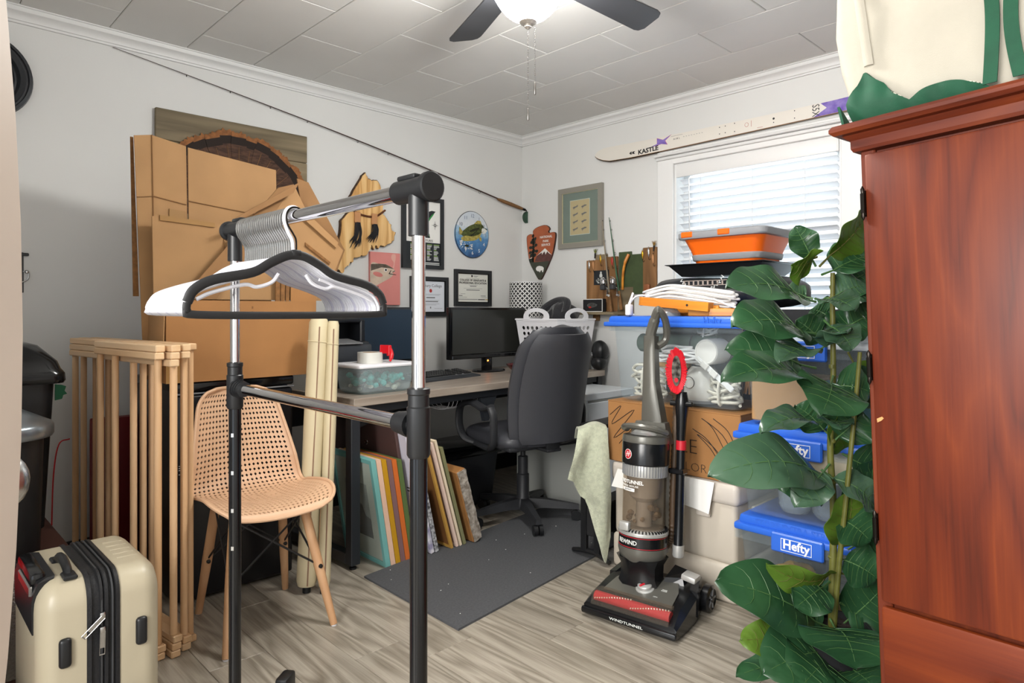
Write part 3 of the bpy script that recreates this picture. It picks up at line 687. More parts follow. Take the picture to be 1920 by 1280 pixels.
def clip(poly, z0, keep_above):
    out = []; n = len(poly)
    for i in range(n):
        a, b = poly[i], poly[(i+1) % n]
        ia = (a[1] >= z0) == keep_above; ib = (b[1] >= z0) == keep_above
        if ia: out.append(a)
        if ia != ib:
            t = (z0-a[1])/(b[1]-a[1]); out.append((a[0]+(b[0]-a[0])*t, z0))
    return out
flat(ar, 'brown_field', [clip(inn, zc, True)], -0.014, 'sign_brown'); flat(ar, 'green_field', [clip(inn, zc, False)], -0.014, 'sign_green')
mtn = [ax(p) for p in [(270,850),(320,735),(480,600),(625,745),(600,830),(575,860)]]
flat(ar, 'mountain', [mtn], -0.0146, 'sign_maroon')
flat(ar, 'snow_cap', [[ax(p) for p in [(318,738),(485,598),(622,745),(560,700),(530,660),(515,690),(495,725),(480,660),(455,680),(425,722),(420,675),(370,705)]]], -0.0152, 'sign_white')
tree = []
for (x, y, r) in ((240,330,35),(285,395,40),(215,450,45),(260,470,50),(300,520,42),(190,560,42),(240,560,50),(315,640,42),(250,640,55),(185,660,40),(270,720,50),(205,720,45),(240,400,35)):
    tree.append(ell(*ax((x, y)), r/585*0.283*0.8, r/1080*0.387*0.75, 8, random.random()))
tree.append([ax(p) for p in [(245,290),(262,300),(255,850),(225,850)]]); tree.append([ax(p) for p in [(150,790),(260,770),(260,860),(170,860)]])
flat(ar, 'pine_tree', tree, -0.0154, 'tree_dark')
flat(ar, 'bison', [[ax(p) for p in [(300,985),(325,950),(370,940),(430,955),(460,985),(455,1030),(445,1070),(425,1065),(425,1030),(400,1035),(380,1075),(370,1050),(335,1045),(305,1020)]], [ax(p) for p in [(163,785),(215,757),(220,770),(165,797)]]], -0.0148, 'sign_white')
for s_, p in (('NATIONAL', (505, 375)), ('PARK', (500, 458)), ('SERVICE', (500, 532))):
    q = ax(p); text(ar, s_, 0.0235, 'sign_white', (q[0], -0.0152, q[1]), bold=0.0003)
# framed fishing-fly print
ff = thing('framed_fly_print', 'grey framed print of eight fishing flies on green mat', 'picture', (0.0, 0.569, 1.553), RW)
W, Hh = 0.383, 0.412
mat('frame_grey', '#8b877d', 0.4); mat('mat_green', '#4a6350', 0.75); mat('mat_green2', '#54705a', 0.7); mat('print_cream', '#d9b26e', 0.7); mat('fly_brown', '#4a2f1e', 0.7)
obj('frame', frame_border(MB(), W, Hh, 0.034, -0.026, -0.002), 'frame_grey', ff, 0)
obj('gilt_lip', frame_border(MB(), W-0.06, Hh-0.06, 0.006, -0.021, -0.004, 0.03), mat('gilt', '#cfc29c', 0.4), ff, 0)
obj('mat_board', MB().box(-W/2+.03, W/2-.03, -0.012, -0.004, 0.03, Hh-0.03), 'mat_green', ff, 0)
px0, px1, pz0, pz1 = -0.09, 0.078, 0.09, 0.322
flat(ff, 'bevel_edge', [rect(px0-.003, px1+.003, pz0-.003, pz1+.003)], -0.012, 'white_paper')
flat(ff, 'print', [rect(px0, px1, pz0, pz1)], -0.0126, 'print_cream')
fl = []
for r in range(4):
    for c in range(2):
        x = -0.045+c*0.075; z = 0.278-r*0.05
        fl.append(ell(x, z, 0.024, 0.0045, 12, 0.12)); fl.append(ell(x-0.008, z-0.004, 0.011, 0.006, 10, 0.3)); fl.append(ell(x+0.012, z+0.004, 0.014, 0.004, 10, 0.5-c*0.6))
        fl.append([(x-0.014, z-0.003), (x-0.018, z-0.012), (x-0.013, z-0.018), (x-0.006, z-0.016), (x-0.0075, z-0.014), (x-0.0125, z-0.016), (x-0.0155, z-0.011), (x-0.0125, z-0.003)])
flat(ff, 'fly_drawing', fl, -0.0132, 'fly_brown')
glassy('picture_glass', '#f2f6f4', 0.9, 0.03)
obj('glazing', MB().box(-W/2+.034, W/2-.034, -0.0175, -0.0165, 0.034, Hh-0.034), 'picture_glass', ff, 0)
# rustic lure board
lb = thing('lure_display_board', 'rustic brown and green plank board with shelf for fishing lures', 'wall board', (0.0, 0.9, 1.06), RW)
mat('plank_green', '#3c4a2c', 0.7, var=0.15, scale=20)
for x0, x1, z0, z1, m in ((-0.275, -0.13, 0.06, 0.40, 'plank_brown'), (-0.128, -0.02, 0.06, 0.415, 'plank_brown'), (-0.20, -0.105, 0.40, 0.435, 'barn_wood'), (-0.018, 0.10, 0.0, 0.215, 'barn_wood'), (-0.012, 0.085, 0.10, 0.44, 'plank_green'),
                          (0.08, 0.19, 0.17, 0.42, 'plank_green'), (0.175, 0.275, 0.13, 0.455, 'plank_brown'), (-0.22, -0.17, 0.0, 0.058, 'plank_brown')):
    yy = -0.018 if m != 'plank_green' else -0.014
    obj('plank', MB().rbox(x0, x1, yy, -0.002, z0, z1, 0.002, 1), m, lb, 0)
obj('shelf', MB().rbox(-0.275, 0.04, -0.14, -0.018, 0.04, 0.058, 0.003, 1), 'barn_wood', lb, 0)
ph = obj('photo', MB().box(-0.21, -0.085, -0.020, -0.018, 0.235, 0.33), 'poster_dark', lb, 0)
mat('photo_grey', '#7f8280', 0.6, var=0.5, scale=60); mat('photo_light', '#c9ccc8', 0.6)
flat(lb, 'photo_scene', [rect(-0.207, -0.088, 0.238, 0.327)], -0.0202, 'poster_dark')
flat(lb, 'fish_pile', [ell(-0.147+random.uniform(-.03, .03), 0.262+random.uniform(-.012, .02), .016, .004, 8, random.uniform(-.6, .6)) for _ in range(16)]+[ell(-0.15, 0.295, 0.012, 0.016, 12), ell(-0.15, 0.315, 0.007, 0.008, 10)], -0.0208, 'photo_light')
obj('curved_peg', MB().tube(cr([(0.03, -0.03, 0.20), (0.045, -0.045, 0.30), (0.065, -0.05, 0.37), (0.085, -0.04, 0.42)], 6), [0.008]*12+[0.010]*7, 8), 'orange_wood', lb)
obj('leather_sheath', MB().rbox(0.195, 0.235, -0.04, -0.02, 0.145, 0.23, 0.009, 2, Matrix.Rotation(0.0, 4, 'Y')), mat('leather_brown', '#8a5231', 0.5), lb)
mat('lure_gold', '#c79a2f', 0.25, 0.8); mat('lure_silver', '#c9c9c6', 0.2, 0.9); mat('lure_red', '#b3312b', 0.35); mat('tuft', '#8a6a2c', 0.9); mat('tuft_green', '#6b7030', 0.9)
def lure(label, x, z, kind):
    t = thing('fishing_lure', label, 'lure', (0.02, 0.9+x, 1.06+z), RW, 'lures hooked on the plank board')
    L_ = 0.055
    m = {'gold': 'lure_gold', 'silver': 'lure_silver', 'red': 'lure_red', 'copper': 'leather_tan'}.get(kind)
    if m:
        obj('body', MB().tube([(0, -0.008, 0.0), (0.001, -0.01, -L_*0.3), (0.002, -0.01, -L_*0.7), (0.003, -0.008, -L_)], [0.002, 0.008, 0.006, 0.0015], 10, flat=0.4, up=(1, 0, 0)), m, t)
        obj('hook', MB().tube(cr([(0.003, -0.008, -L_), (0.004, -0.008, -L_-0.014), (0.012, -0.008, -L_-0.018), (0.015, -0.008, -L_-0.008)], 4), 0.0012, 5), 'iron', t)
        obj('eyelet', MB().tube([(0.004*math.cos(a), -0.004, 0.004+0.004*math.sin(a)) for a in [2*PI*i/10 for i in range(10)]], 0.0009, 4, closed=True), 'iron', t)
    else:
        b = MB()
        for k in range(40):
            a = random.uniform(0, 2*PI); e = random.uniform(0.2, 1.0); l = random.uniform(0.02, 0.045)
            b.tube([(0, -0.01, 0), (l*math.cos(a)*0.6*e, -0.01+l*math.sin(a)*0.35*e, l*0.85)], [0.0016, 0.0005], 4)
        obj('hair_tuft', b, 'tuft_green' if kind == 'green' else 'tuft', t)
        obj('head', MB().tube([(0, -0.01, 0.004), (-0.004, -0.01, -0.03)], [0.006, 0.004], 8), 'ink', t)
lure('small silver spoon lure hanging at the board corner under the green frame', -0.245, 0.395, 'silver')
lure('copper wobbler lure beside the silver spoon on the plank board', -0.21, 0.392, 'copper')
lure('gold bladed spinner lure above the black and white photo', -0.15, 0.43, 'gold')
lure('red and white minnow lure next to the gold spinner', -0.055, 0.41, 'red')
lure('gold spinner lure on the edge between green plank and brown plank', 0.178, 0.44, 'gold')
lure('long silver minnow lure on the brown plank beside the window', 0.222, 0.45, 'silver')
lure('slim copper lure at the outer end of the plank board', 0.255, 0.41, 'copper')
lure('green tufted fly standing on top of the plank board', -0.19, 0.44, 'green')
lure('tan hair fly standing on the plank end beside the window', 0.265, 0.458, 'tan')
def spin_rod(label, bx, tip, cm, z0, reel_z):
    t = thing('spinning_rod', label, 'fishing rod', (0.05, 0.9+bx, z0), RW, 'spinning rods leaning on the lure board')
    T = Vector(tip); B = Vector((0, -0.02, 0))
    obj('handle', MB().tube([B, B+(T-B)*0.2], [0.011, 0.009], 10), 'cork', t)
    obj('blank', MB().tube([B+(T-B)*0.18, B+(T-B)*0.6, T], [0.0065, 0.0045, 0.0018], 8), cm, t)
    for k in (0.45, 0.6, 0.74, 0.86, 0.96):
        q = B+(T-B)*k; r = 0.011*(1-k)+0.003
        g = MB().tube([(q.x+0.006+r+r*math.cos(a), q.y-0.004, q.z+r*math.sin(a)) for a in [2*PI*i/12 for i in range(12)]], 0.001, 4, closed=True)
        g.cyl(q, q+Vector((0.007, -0.004, 0)), 0.0012, n=4)
        obj('line_guide', g, 'iron', t)
    R = B+(T-B)*reel_z+Vector((-0.006, -0.045, 0))
    rr = obj('reel', MB().tube([R+Vector((0, 0.04, 0.0)), R+Vector((0, 0.01, 0))], [0.004, 0.007], 8).rbox(R.x-0.018, R.x+0.018, R.y-0.02, R.y+0.014, R.z-0.022, R.z+0.012, 0.008, 2), 'dark_grey', t)
    obj('spool', MB().lathe([(0, 0.012), (0.020, 0.012), (0.022, 0.018), (0.017, 0.021), (0.017, 0.038), (0.022, 0.042), (0.020, 0.047), (0, 0.05)], 20, Matrix.Translation(R)), 'chrome', rr)
    obj('bail', MB().tube(cr([R+Vector((-0.024, 0, 0.018)), R+Vector((-0.024, -0.012, 0.045)), R+Vector((0, -0.024, 0.058)), R+Vector((0.024, -0.012, 0.045)), R+Vector((0.024, 0, 0.018))], 5), 0.0018, 6), 'steel', rr)
    obj('crank', MB().tube([R+Vector((0.016, 0, -0.005)), R+Vector((0.036, -0.004, -0.012)), R+Vector((0.034, -0.006, -0.055))], 0.004, 8).tube([R+Vector((0.034, -0.006, -0.055)), R+Vector((0.05, -0.01, -0.058))], 0.008, 10), 'chrome', rr)
    return t
mat('rod_tan', '#8a7f6c', 0.4); mat('rod_green', '#2f5a40', 0.35)
spin_rod('tan spinning rod with silver reel leaning at the lure board', -0.03, (-0.115, 0.03, 0.62), 'rod_tan', 1.118, 0.26)
spin_rod('green spinning rod with black line guides leaning at the lure board', 0.05, (-0.135, 0.03, 0.60), 'rod_green', 1.13, 0.25)
# little shadow box with a fish
sb = thing('fish_shadow_box', 'small black box picture of a painted fish on the wall shelf', 'picture', (0.075, 0.735, 1.118), RW)
obj('case', MB().rbox(-0.085, 0.085, -0.015, 0.02, 0, 0.085, 0.002, 1), 'black_matte', sb, 0)
obj('white_border', frame_border(MB(), 0.165, 0.083, 0.004, -0.017, -0.015, 0.001), 'white_paper', sb, 0)
flat(sb, 'fish', [cr2([(-0.045, 0.042), (-0.03, 0.056), (0.0, 0.06), (0.03, 0.052), (0.04, 0.045), (0.03, 0.036), (0.0, 0.028), (-0.03, 0.03)], 4)], -0.0152, 'lure_silver')
flat(sb, 'fish_fin', [ell(-0.02, 0.03, 0.012, 0.006, 10)], -0.0158, 'lure_red')
flat(sb, 'fish_stripe', [rect(-0.012, -0.009, 0.034, 0.054), rect(0.002, 0.005, 0.034, 0.056), rect(0.016, 0.019, 0.036, 0.053)], -0.0158, 'ink')
# ski on the window head ledge
sk = thing('downhill_ski', 'white and purple downhill ski lying on the ledge above the window', 'ski', (0.0, 1.2, 2.086), RW)
mat('ski_cream', '#ddd8cf', 0.35); mat('ski_purple', '#5b3fa0', 0.4, col2='#8b78bd', scale=22); mat('ski_pink', '#c14a86', 0.4); mat('ski_black', '#141418', 0.4); mat('ski_red', '#b06a60', 0.5); mat('ski_gold', '#8a5f2e', 0.4)
tilt = 0.014
def skz(x): return 0.0+(x)*tilt
top = []; bot = []
for x, zb, h in ((-0.49, 0.062, 0.006), (-0.478, 0.05, 0.03), (-0.455, 0.036, 0.057), (-0.42, 0.022, 0.078), (-0.37, 0.009, 0.091), (-0.2, 0.001, 0.092), (0.0, 0.0, 0.086), (0.3, 0.0, 0.078), (0.6, 0.0, 0.071), (0.9, 0.0, 0.067), (1.15, 0.0, 0.068), (1.38, 0.0, 0.072)):
    bot.append((x, skz(x)+zb)); top.append((x, skz(x)+zb+h))
mb = MB()
mb.prism(bot+top[::-1], -0.034, -0.024)
obj('core', mb, 'ski_gold', sk, 20)
flat(sk, 'topsheet', [[(x, z+0.002) for x, z in bot]+[(x, z) for x, z in top[::-1]]], -0.034, 'ski_cream')
obj('tip_edge', MB().tube([(x, -0.029, z-0.001) for x, z in bot[:7]], 0.003, 6), 'iron', sk)
Z0 = 0.03
text(sk, 'KASTLE', 0.038, 'ski_black', (-0.075, -0.0352, 0.022), sx=1.15, bold=0.0012, rot=(PI/2, -0.03, 0))
flat(sk, 'chevron', [[(-0.205+d_, 0.018), (-0.19+d_, 0.018), (-0.2+d_, 0.026), (-0.19+d_, 0.034), (-0.205+d_, 0.034), (-0.215+d_, 0.026)] for d_ in (0, 0.02)], -0.0346, 'ski_black')
st_ = [(-0.06, 0.036), (-0.01, 0.05), (-0.01, 0.082), (0.03, 0.066), (0.085, 0.086), (0.045, 0.058), (0.06, 0.034), (0.02, 0.044)]
flat(sk, 'star_edge', [[(0.012+(x-0.012)*1.08, 0.055+(z-0.055)*1.08) for x, z in st_]], -0.0343, 'ski_pink'); flat(sk, 'star', [st_], -0.0347, 'ski_purple')
text(sk, 'A I R L', 0.014, 'ski_black', (0.125, -0.0352, 0.056), sx=1.1)
flat(sk, 'dash_row', [rect(0.17+i*0.017, 0.176+i*0.017, 0.058, 0.0605) for i in range(8)]+[rect(0.085, 0.165, 0.074, 0.0755)], -0.0346, 'mid_grey')
hp = []
for x, z in ((0.4, 0.025), (0.4, 0.062), (0.435, 0.025), (0.435, 0.062), (0.49, 0.02), (0.49, 0.065), (0.71, 0.022), (0.71, 0.045), (0.82, 0.02), (0.82, 0.058)): hp.append(ell(x, z+skz(x), 0.003, 0.003, 8))
hp.append(ell(0.71, 0.052, 0.006, 0.006, 12))
flat(sk, 'screw_hole', hp, -0.0346, 'ski_black')
flat(sk, 'red_mark', [ell(0.56, 0.05, 0.011, 0.012, 16), rect(0.585, 0.587, 0.035, 0.068), rect(0.62, 0.65, 0.02, 0.022)], -0.0345, 'ski_red')
flat(sk, 'roundel_inner', [ell(0.56, 0.05, 0.009, 0.010, 16)], -0.0349, 'ski_cream')
text(sk, 'S5X', 0.05, 'ski_black', (0.925, -0.0352, 0.048), rot=(PI/2, PI/2, 0), sx=0.75)
flat(sk, 'purple_tail', [[(0.915, 0.015), (0.98, 0.05), (0.95, 0.078), (1.379, 0.088), (1.379, 0.022)]], -0.0344, 'ski_purple')
# ---------------------------------------------------------------- desk and what stands on it
DR = PI+0.0655
dk = thing('office_desk', 'long grey oak desk with black steel legs along the left wall', 'desk', (1.966, 0.946, 0.0), DR)
DL, DD, DZ = 1.90, 0.68, 0.745
mat('desk_steel', '#26292e', 0.42)
obj('desktop', MB().rbox(0, DL, 0, DD, DZ-0.036, DZ, 0.002, 1), 'desk_wood', dk, 0)
for x in (0.0, DL-0.046):
    lf = obj('leg_frame', MB().rbox(x, x+0.046, 0.02, 0.066, 0.02, DZ-0.037, 0.003, 1).rbox(x, x+0.046, DD-0.066, DD-0.02, 0.02, DZ-0.037, 0.003, 1)
             .rbox(x, x+0.046, 0.066, DD-0.066, 0.02, 0.066, 0.003, 1).rbox(x, x+0.046, 0.066, DD-0.066, DZ-0.083, DZ-0.037, 0.003, 1), 'desk_steel', dk, 0)
    for y in (0.043, DD-0.043):
        obj('levelling_foot', MB().lathe([(0, 0), (0.016, 0), (0.016, 0.008), (0.006, 0.012), (0.006, 0.022), (0, 0.022)], 14, Matrix.Translation((x+0.023, y, 0))), 'black_plastic', lf)
obj('cross_rail', MB().rbox(0.046, DL-0.046, 0.03, 0.06, DZ-0.075, DZ-0.037, 0.003, 1).rbox(0.046, DL-0.046, DD-0.06, DD-0.03, DZ-0.2, DZ-0.037, 0.003, 1), 'desk_steel', dk, 0)
obj('gusset', MB().prism([(0.046, DZ-0.16), (0.046, DZ-0.08), (0.30, DZ-0.08), (0.28, DZ-0.1)], 0.1, 0.112), 'desk_steel', dk, 0)
obj('gusset', MB().prism([(0.80, DZ-0.076), (0.92, DZ-0.076), (0.86, DZ-0.2), (0.83, DZ-0.2)], 0.03, 0.055), 'desk_steel', dk, 0)
def on_desk(x, y): # desk-local to room
    c, s_ = math.cos(DR), math.sin(DR); return (1.966+x*c-y*s_, 0.946+x*s_+y*c, DZ+0.0005)
# wire tray slung under the desktop
wt = thing('wire_tray', 'white wire mesh cable tray slung under the desktop', 'wire tray', (1.08, 0.60, DZ-0.075), DR)
mb = MB()
for i in range(13): 
    x = -0.18+0.36*i/12
    mb.tube(cr([(x, -0.10, 0.036), (x, -0.095, -0.03), (x, -0.06, -0.07), (x, 0.06, -0.07), (x, 0.095, -0.03), (x, 0.10, 0.036)], 3), 0.0018, 5)
for y, z in ((-0.10, 0.02), (-0.096, -0.02), (-0.06, -0.07), (-0.02, -0.07), (0.02, -0.07), (0.06, -0.07), (0.096, -0.02)):
    mb.cyl((-0.18, y, z), (0.18, y, z), 0.0018, n=5)
obj('wires', mb, 'white_plastic', wt); wt.children[0]['kind'] = 'stuff'
obj('power_block', MB().rbox(-0.12, 0.05, -0.04, 0.04, -0.068, -0.02, 0.01, 2), 'black_plastic', wt)
# printer
pr = thing('inkjet_printer', 'black all-in-one printer at the left end of the desk', 'printer', on_desk(0.20, 0.53), DR+0.03)
W = 0.30
mat('printer_black', '#1a1c20', 0.3); mat('printer_grey', '#33363b', 0.4)
obj('body', MB().rbox(-W/2, W/2, -0.16, 0.14, 0.0, 0.09, 0.012, 2).rbox(-W/2, W/2, -0.10, 0.14, 0.09, 0.22, 0.006, 1).rbox(-W/2, W/2, -0.155, -0.10, 0.13, 0.225, 0.01, 2), 'printer_black', pr)
obj('front_panel', MB().rbox(-W/2-0.004, W/2+0.004, -0.168, -0.15, 0.12, 0.212, 0.008, 2), 'printer_grey', pr)
obj('scanner_lid', MB().rbox(-W/2+0.005, W/2-0.005, -0.02, 0.14, 0.22, 0.335, 0.012, 2).rbox(-W/2, -W/2+0.03, -0.12, -0.02, 0.22, 0.335, 0.006, 1).rbox(W/2-0.03, W/2, -0.12, -0.02, 0.22, 0.335, 0.006, 1), 'printer_black', pr)
obj('paper_slot', MB().rbox(-W/2+0.03, W/2-0.03, -0.125, -0.02, 0.32, 0.34, 0.006, 1), 'printer_black', pr)
obj('output_tray', MB().rbox(-W/2+0.05, W/2-0.06, -0.15, -0.02, 0.236, 0.243, 0.003, 1, Matrix.Rotation(math.radians(8), 4, 'X')), 'mid_grey', pr)
text(pr, 'EPSON', 0.022, 'list_white', (-0.095, -0.1688, 0.165), bold=0.0004)
text(pr, 'EPSON', 0.009, 'list_white', (0.02, -0.0208, 0.29))
flat(pr, 'button_row', [ell(0.1+i*0.018, 0.165, 0.004, 0.004, 10) for i in range(3)], -0.1682, 'mid_grey')
ps = thing('paper_stack', 'sheaf of white paper standing behind the printer', 'paper', on_desk(0.02, 0.50), DR)
obj('sheets', MB().rbox(-0.008, 0.008, -0.12, 0.12, 0.0, 0.37, 0.001, 1), 'white_paper', ps, 0)
# tote with teal packing
tt = thing('lidded_plastic_tub', 'clear white-lidded plastic tub of teal packing on the desk', 'plastic tub', on_desk(0.235, 0.17), DR-0.02)
glassy('frosted_plastic', '#f2f7f8', 0.80, 0.25, milky='#cfd9dc')
W, D = 0.335, 0.235
def tub(mb, w0, d0, w1, d1, z0, z1, r0, r1, th=0.002, n=5, floor_=True):
    """open tub with rounded upright corners, thin walls"""
    def ring(w, d, r, z):
        pts = []
        for cx, cy, a0 in ((w/2-r, d/2-r, 0), (-w/2+r, d/2-r, PI/2), (-w/2+r, -d/2+r, PI), (w/2-r, -d/2+r, 1.5*PI)):
            for i in range(n+1):
                a = a0+PI/2*i/n; pts.append((cx+r*math.cos(a), cy+r*math.sin(a), z))
        return pts
    R = [ring(w0*0.9, d0*0.88, r0, z0), ring(w0, d0, r0, z0+0.012), ring(w1, d1, r1, z1)]
    Ri = [ring(w1-2*th, d1-2*th, r1, z1), ring(w0-2*th, d0-2*th, r0, z0+0.012), ring(w0*0.9-2*th, d0*0.88-2*th, r0, z0+th)]
    k = len(R[0]); allr = R+Ri; o = len(mb.v)
    mb.loft(allr, caps=True)
    return mb
obj('tub', tub(MB(), W*0.86, D*0.84, W*0.97, D*0.97, 0, 0.122, 0.03, 0.03), 'frosted_plastic', tt)
obj('lid', MB().rbox(-W/2, W/2, -D/2, D/2, 0.118, 0.136, 0.008, 2, only=None), 'white_plastic', tt)
mat('teal_pack', '#5fc2b8', 0.35, var=0.3, scale=30); mat('pale_pack', '#d8d3bf', 0.4, var=0.2, scale=30)
mb = MB(); mb2 = MB()
for k in range(70):
    x, y = random.uniform(-W*0.36, W*0.36), random.uniform(-D*0.34, D*0.34); z = random.uniform(0.02, 0.085)
    r = random.uniform(0.010, 0.02)
    (mb if z > 0.035 else mb2).lathe([(0, -r*0.8), (r*0.7, -r*0.5), (r, 0), (r*0.7, r*0.5), (0, r*0.8)], 7, Matrix.Translation((x, y, z)) @ Matrix.Rotation(random.random()*3, 4, 'X'))
obj('teal_packing', mb, 'teal_pack', tt, kind='stuff'); obj('pale_packing', mb2, 'pale_pack', tt, kind='stuff')
tp = thing('tape_dispenser', 'clear tape roll with red hand dispenser on the tub lid', 'tape dispenser', (on_desk(0.19, 0.15)[0], on_desk(0.19, 0.15)[1], DZ+0.137), DR)
mat('tape_clear', '#cfcfc8', 0.3)
obj('tape_roll', MB().lathe([(0.038, 0.0), (0.058, 0.0), (0.058, 0.05), (0.038, 0.05), (0.038, 0.0)], 32, caps=False), 'tape_clear', tp)
obj('core', MB().lathe([(0.034, 0.001), (0.0378, 0.001), (0.0378, 0.049), (0.034, 0.049), (0.034, 0.001)], 28, caps=False), 'cardboard', tp)
Hd = obj('frame', MB().rbox(0.012, 0.082, -0.05, -0.047, 0.045, 0.085, 0.002, 1, Matrix.Rotation(0.12, 4, 'Z') @ Matrix.Rotation(0.06, 4, 'Y')).rbox(0.07, 0.088, -0.05, -0.03, 0.03, 0.08, 0.003, 1), 'red_plastic', tp)
obj('grip', MB().tube(cr([(0.08, -0.042, 0.07), (0.087, -0.05, 0.045), (0.076, -0.058, 0.018), (0.07, -0.058, 0.0065)], 4), [0.008]*5+[0.010]*4+[0.006]*4, 10), 'red_plastic', Hd)
# monitors
def monitor(label, loc, rz, W, Hh, z0, led):
    t = thing('monitor', label, 'monitor', loc, rz, 'computer monitors on the desk')
    mat_s = 'screen_grey' if led else 'screen_blue'
    obj('housing', MB().rbox(-W/2, W/2, -0.012, 0.03, z0, z0+Hh, 0.005, 2).rbox(-W*0.3, W*0.3, 0.03, 0.06, z0+Hh*0.2, z0+Hh*0.75, 0.012, 2), 'black_gloss', t)
    obj('screen', MB().box(-W/2+0.014, W/2-0.014, -0.0135, -0.011, z0+0.032, z0+Hh-0.014), mat_s, t, 0)
    obj('chin', MB().rbox(-W/2+0.01, W/2-0.01, -0.018, -0.01, z0+0.002, z0+0.026, 0.004, 1), 'black_gloss', t)
    obj('stand_neck', MB().rbox(-0.035, 0.035, 0.0, 0.035, 0.01, z0+0.05, 0.008, 2), 'black_gloss', t)
    obj('stand_base', MB().lathe([(0, 0), (0.118, 0), (0.12, 0.006), (0.112, 0.013), (0.05, 0.018), (0, 0.018)], 36, Matrix.Diagonal((1.0, 0.75, 1, 1))), 'black_gloss', t)
    if led: obj('power_light', MB().rbox(-0.012, -0.002, -0.002, 0.0, z0-0.022, z0-0.014, 0.001, 1), mat('led_orange', '#ff7a20', 0.4, emit=14.0), t)
    return t
mat('screen_grey', '#262724', 0.32); mat('screen_blue', '#263443', 0.32)
monitor('black wide monitor with orange power light beside the white laundry basket', (0.655, 0.355, DZ+0.0005), PI+0.04, 0.655, 0.315, 0.085, True)
monitor('black monitor with dark blue screen standing between printer and keyboard', (1.365, 0.275, DZ+0.0005), PI-0.03, 0.53, 0.33, 0.07, False)
# keyboard
kb = thing('keyboard', 'black computer keyboard with grey edged keys on the desk', 'keyboard', (1.155, 0.50, DZ+0.0005), PI+0.17)
obj('tray', MB().add([(-0.24, -0.1, 0), (0.24, -0.1, 0), (0.23, 0.075, 0), (-0.23, 0.075, 0), (-0.24, -0.1, 0.008), (0.24, -0.1, 0.008), (0.225, 0.07, 0.032), (-0.225, 0.07, 0.032)],
     [(0,3,2,1),(4,5,6,7),(0,1,5,4),(1,2,6,5),(2,3,7,6),(3,0,4,7)]), 'printer_grey', kb, 0)
km = MB().rbox(-0.0075, 0.0075, -0.0075, 0.0075, 0, 0.009, 0.002, 1).mesh('key', 30); km.materials.append(M['black_plastic'])
km2 = MB().rbox(-0.05, 0.05, -0.0075, 0.0075, 0, 0.009, 0.002, 1).mesh('space_key', 30); km2.materials.append(M['black_plastic'])
sl_ = math.atan2(0.024, 0.17)
kplate = obj('key_bed', MB().add([(-0.215, -0.052, 0.0146), (0.215, -0.052, 0.0146), (0.215, 0.06, 0.0310), (-0.215, 0.06, 0.0310), (-0.215, -0.052, 0.0155), (0.215, -0.052, 0.0155), (0.215, 0.06, 0.0318), (-0.215, 0.06, 0.0318)],
     [(0,3,2,1),(4,5,6,7),(0,1,5,4),(1,2,6,5),(2,3,7,6),(3,0,4,7)]), 'mid_grey', kb, 0)
for r in range(6):
    for c in range(22):
        x = -0.205+c*0.0195; y = -0.043+r*0.0185
        if c in (15, 18): continue
        if r == 0 and 4 <= c <= 8:
            if c == 6:
                o = link('space_key', km2, kb); o.location = (x, y, 0.0155+(y+0.052)*0.1455); o.rotation_euler = (sl_, 0, 0)
            continue
        o = link('key', km, kb); o.location = (x, y, 0.0155+(y+0.052)*0.1455); o.rotation_euler = (sl_, 0, 0)
cbl = thing('monitor_cable', 'thin black cable curling on the desk behind the keyboard', 'cable', (1.03, 0.265, DZ+0.004))
obj('wire', MB().tube(cr([(-0.22, 0.10, 0.0), (-0.1, 0.12, 0.0), (0.03, 0.06, 0.02), (0.12, 0.05, 0.0), (0.25, 0.1, 0.0), (0.32, 0.02, 0.0)], 8), 0.0035, 6), 'black_plastic', cbl)
# dark red bowl
bo = thing('red_bowl', 'dark red bowl on the desk behind the office chair', 'bowl', (0.60, 0.585, DZ+0.0005))
obj('bowl', MB().lathe([(0.0, 0.0), (0.035, 0.0), (0.04, 0.006), (0.07, 0.03), (0.088, 0.055), (0.084, 0.055), (0.066, 0.032), (0.036, 0.01), (0, 0.008)], 32), mat('maroon', '#4f1418', 0.2), bo)
# lamp with lattice shade
lp = thing('table_lamp', 'table lamp with black and white lattice drum shade in the corner', 'lamp', (0.205, 0.24, DZ+0.0005), 0.0)
m_ = mat('lattice', '#e8e8e6', 0.8)
nt = m_.node_tree; N = nt.nodes; L = nt.links; b = N['Principled BSDF']
uvn = N.new('ShaderNodeTexCoord'); sp = N.new('ShaderNodeSeparateXYZ'); L.new(uvn.outputs['UV'], sp.inputs[0])
def mth(op, a, b_=None, v=None):
    n_ = N.new('ShaderNodeMath'); n_.operation = op
    for i, q in enumerate((a, b_)):
        if q is None: continue
        if isinstance(q, (int, float)): n_.inputs[i].default_value = q
        else: L.new(q, n_.inputs[i])
    return n_.outputs[0]
p_ = mth('ADD', sp.outputs[0], sp.outputs[1]); q_ = mth('SUBTRACT', sp.outputs[0], sp.outputs[1])
pf = mth('FRACT', p_); qf = mth('FRACT', q_)
pa = mth('ABSOLUTE', mth('SUBTRACT', pf, 0.5)); qa = mth('ABSOLUTE', mth('SUBTRACT', qf, 0.5))
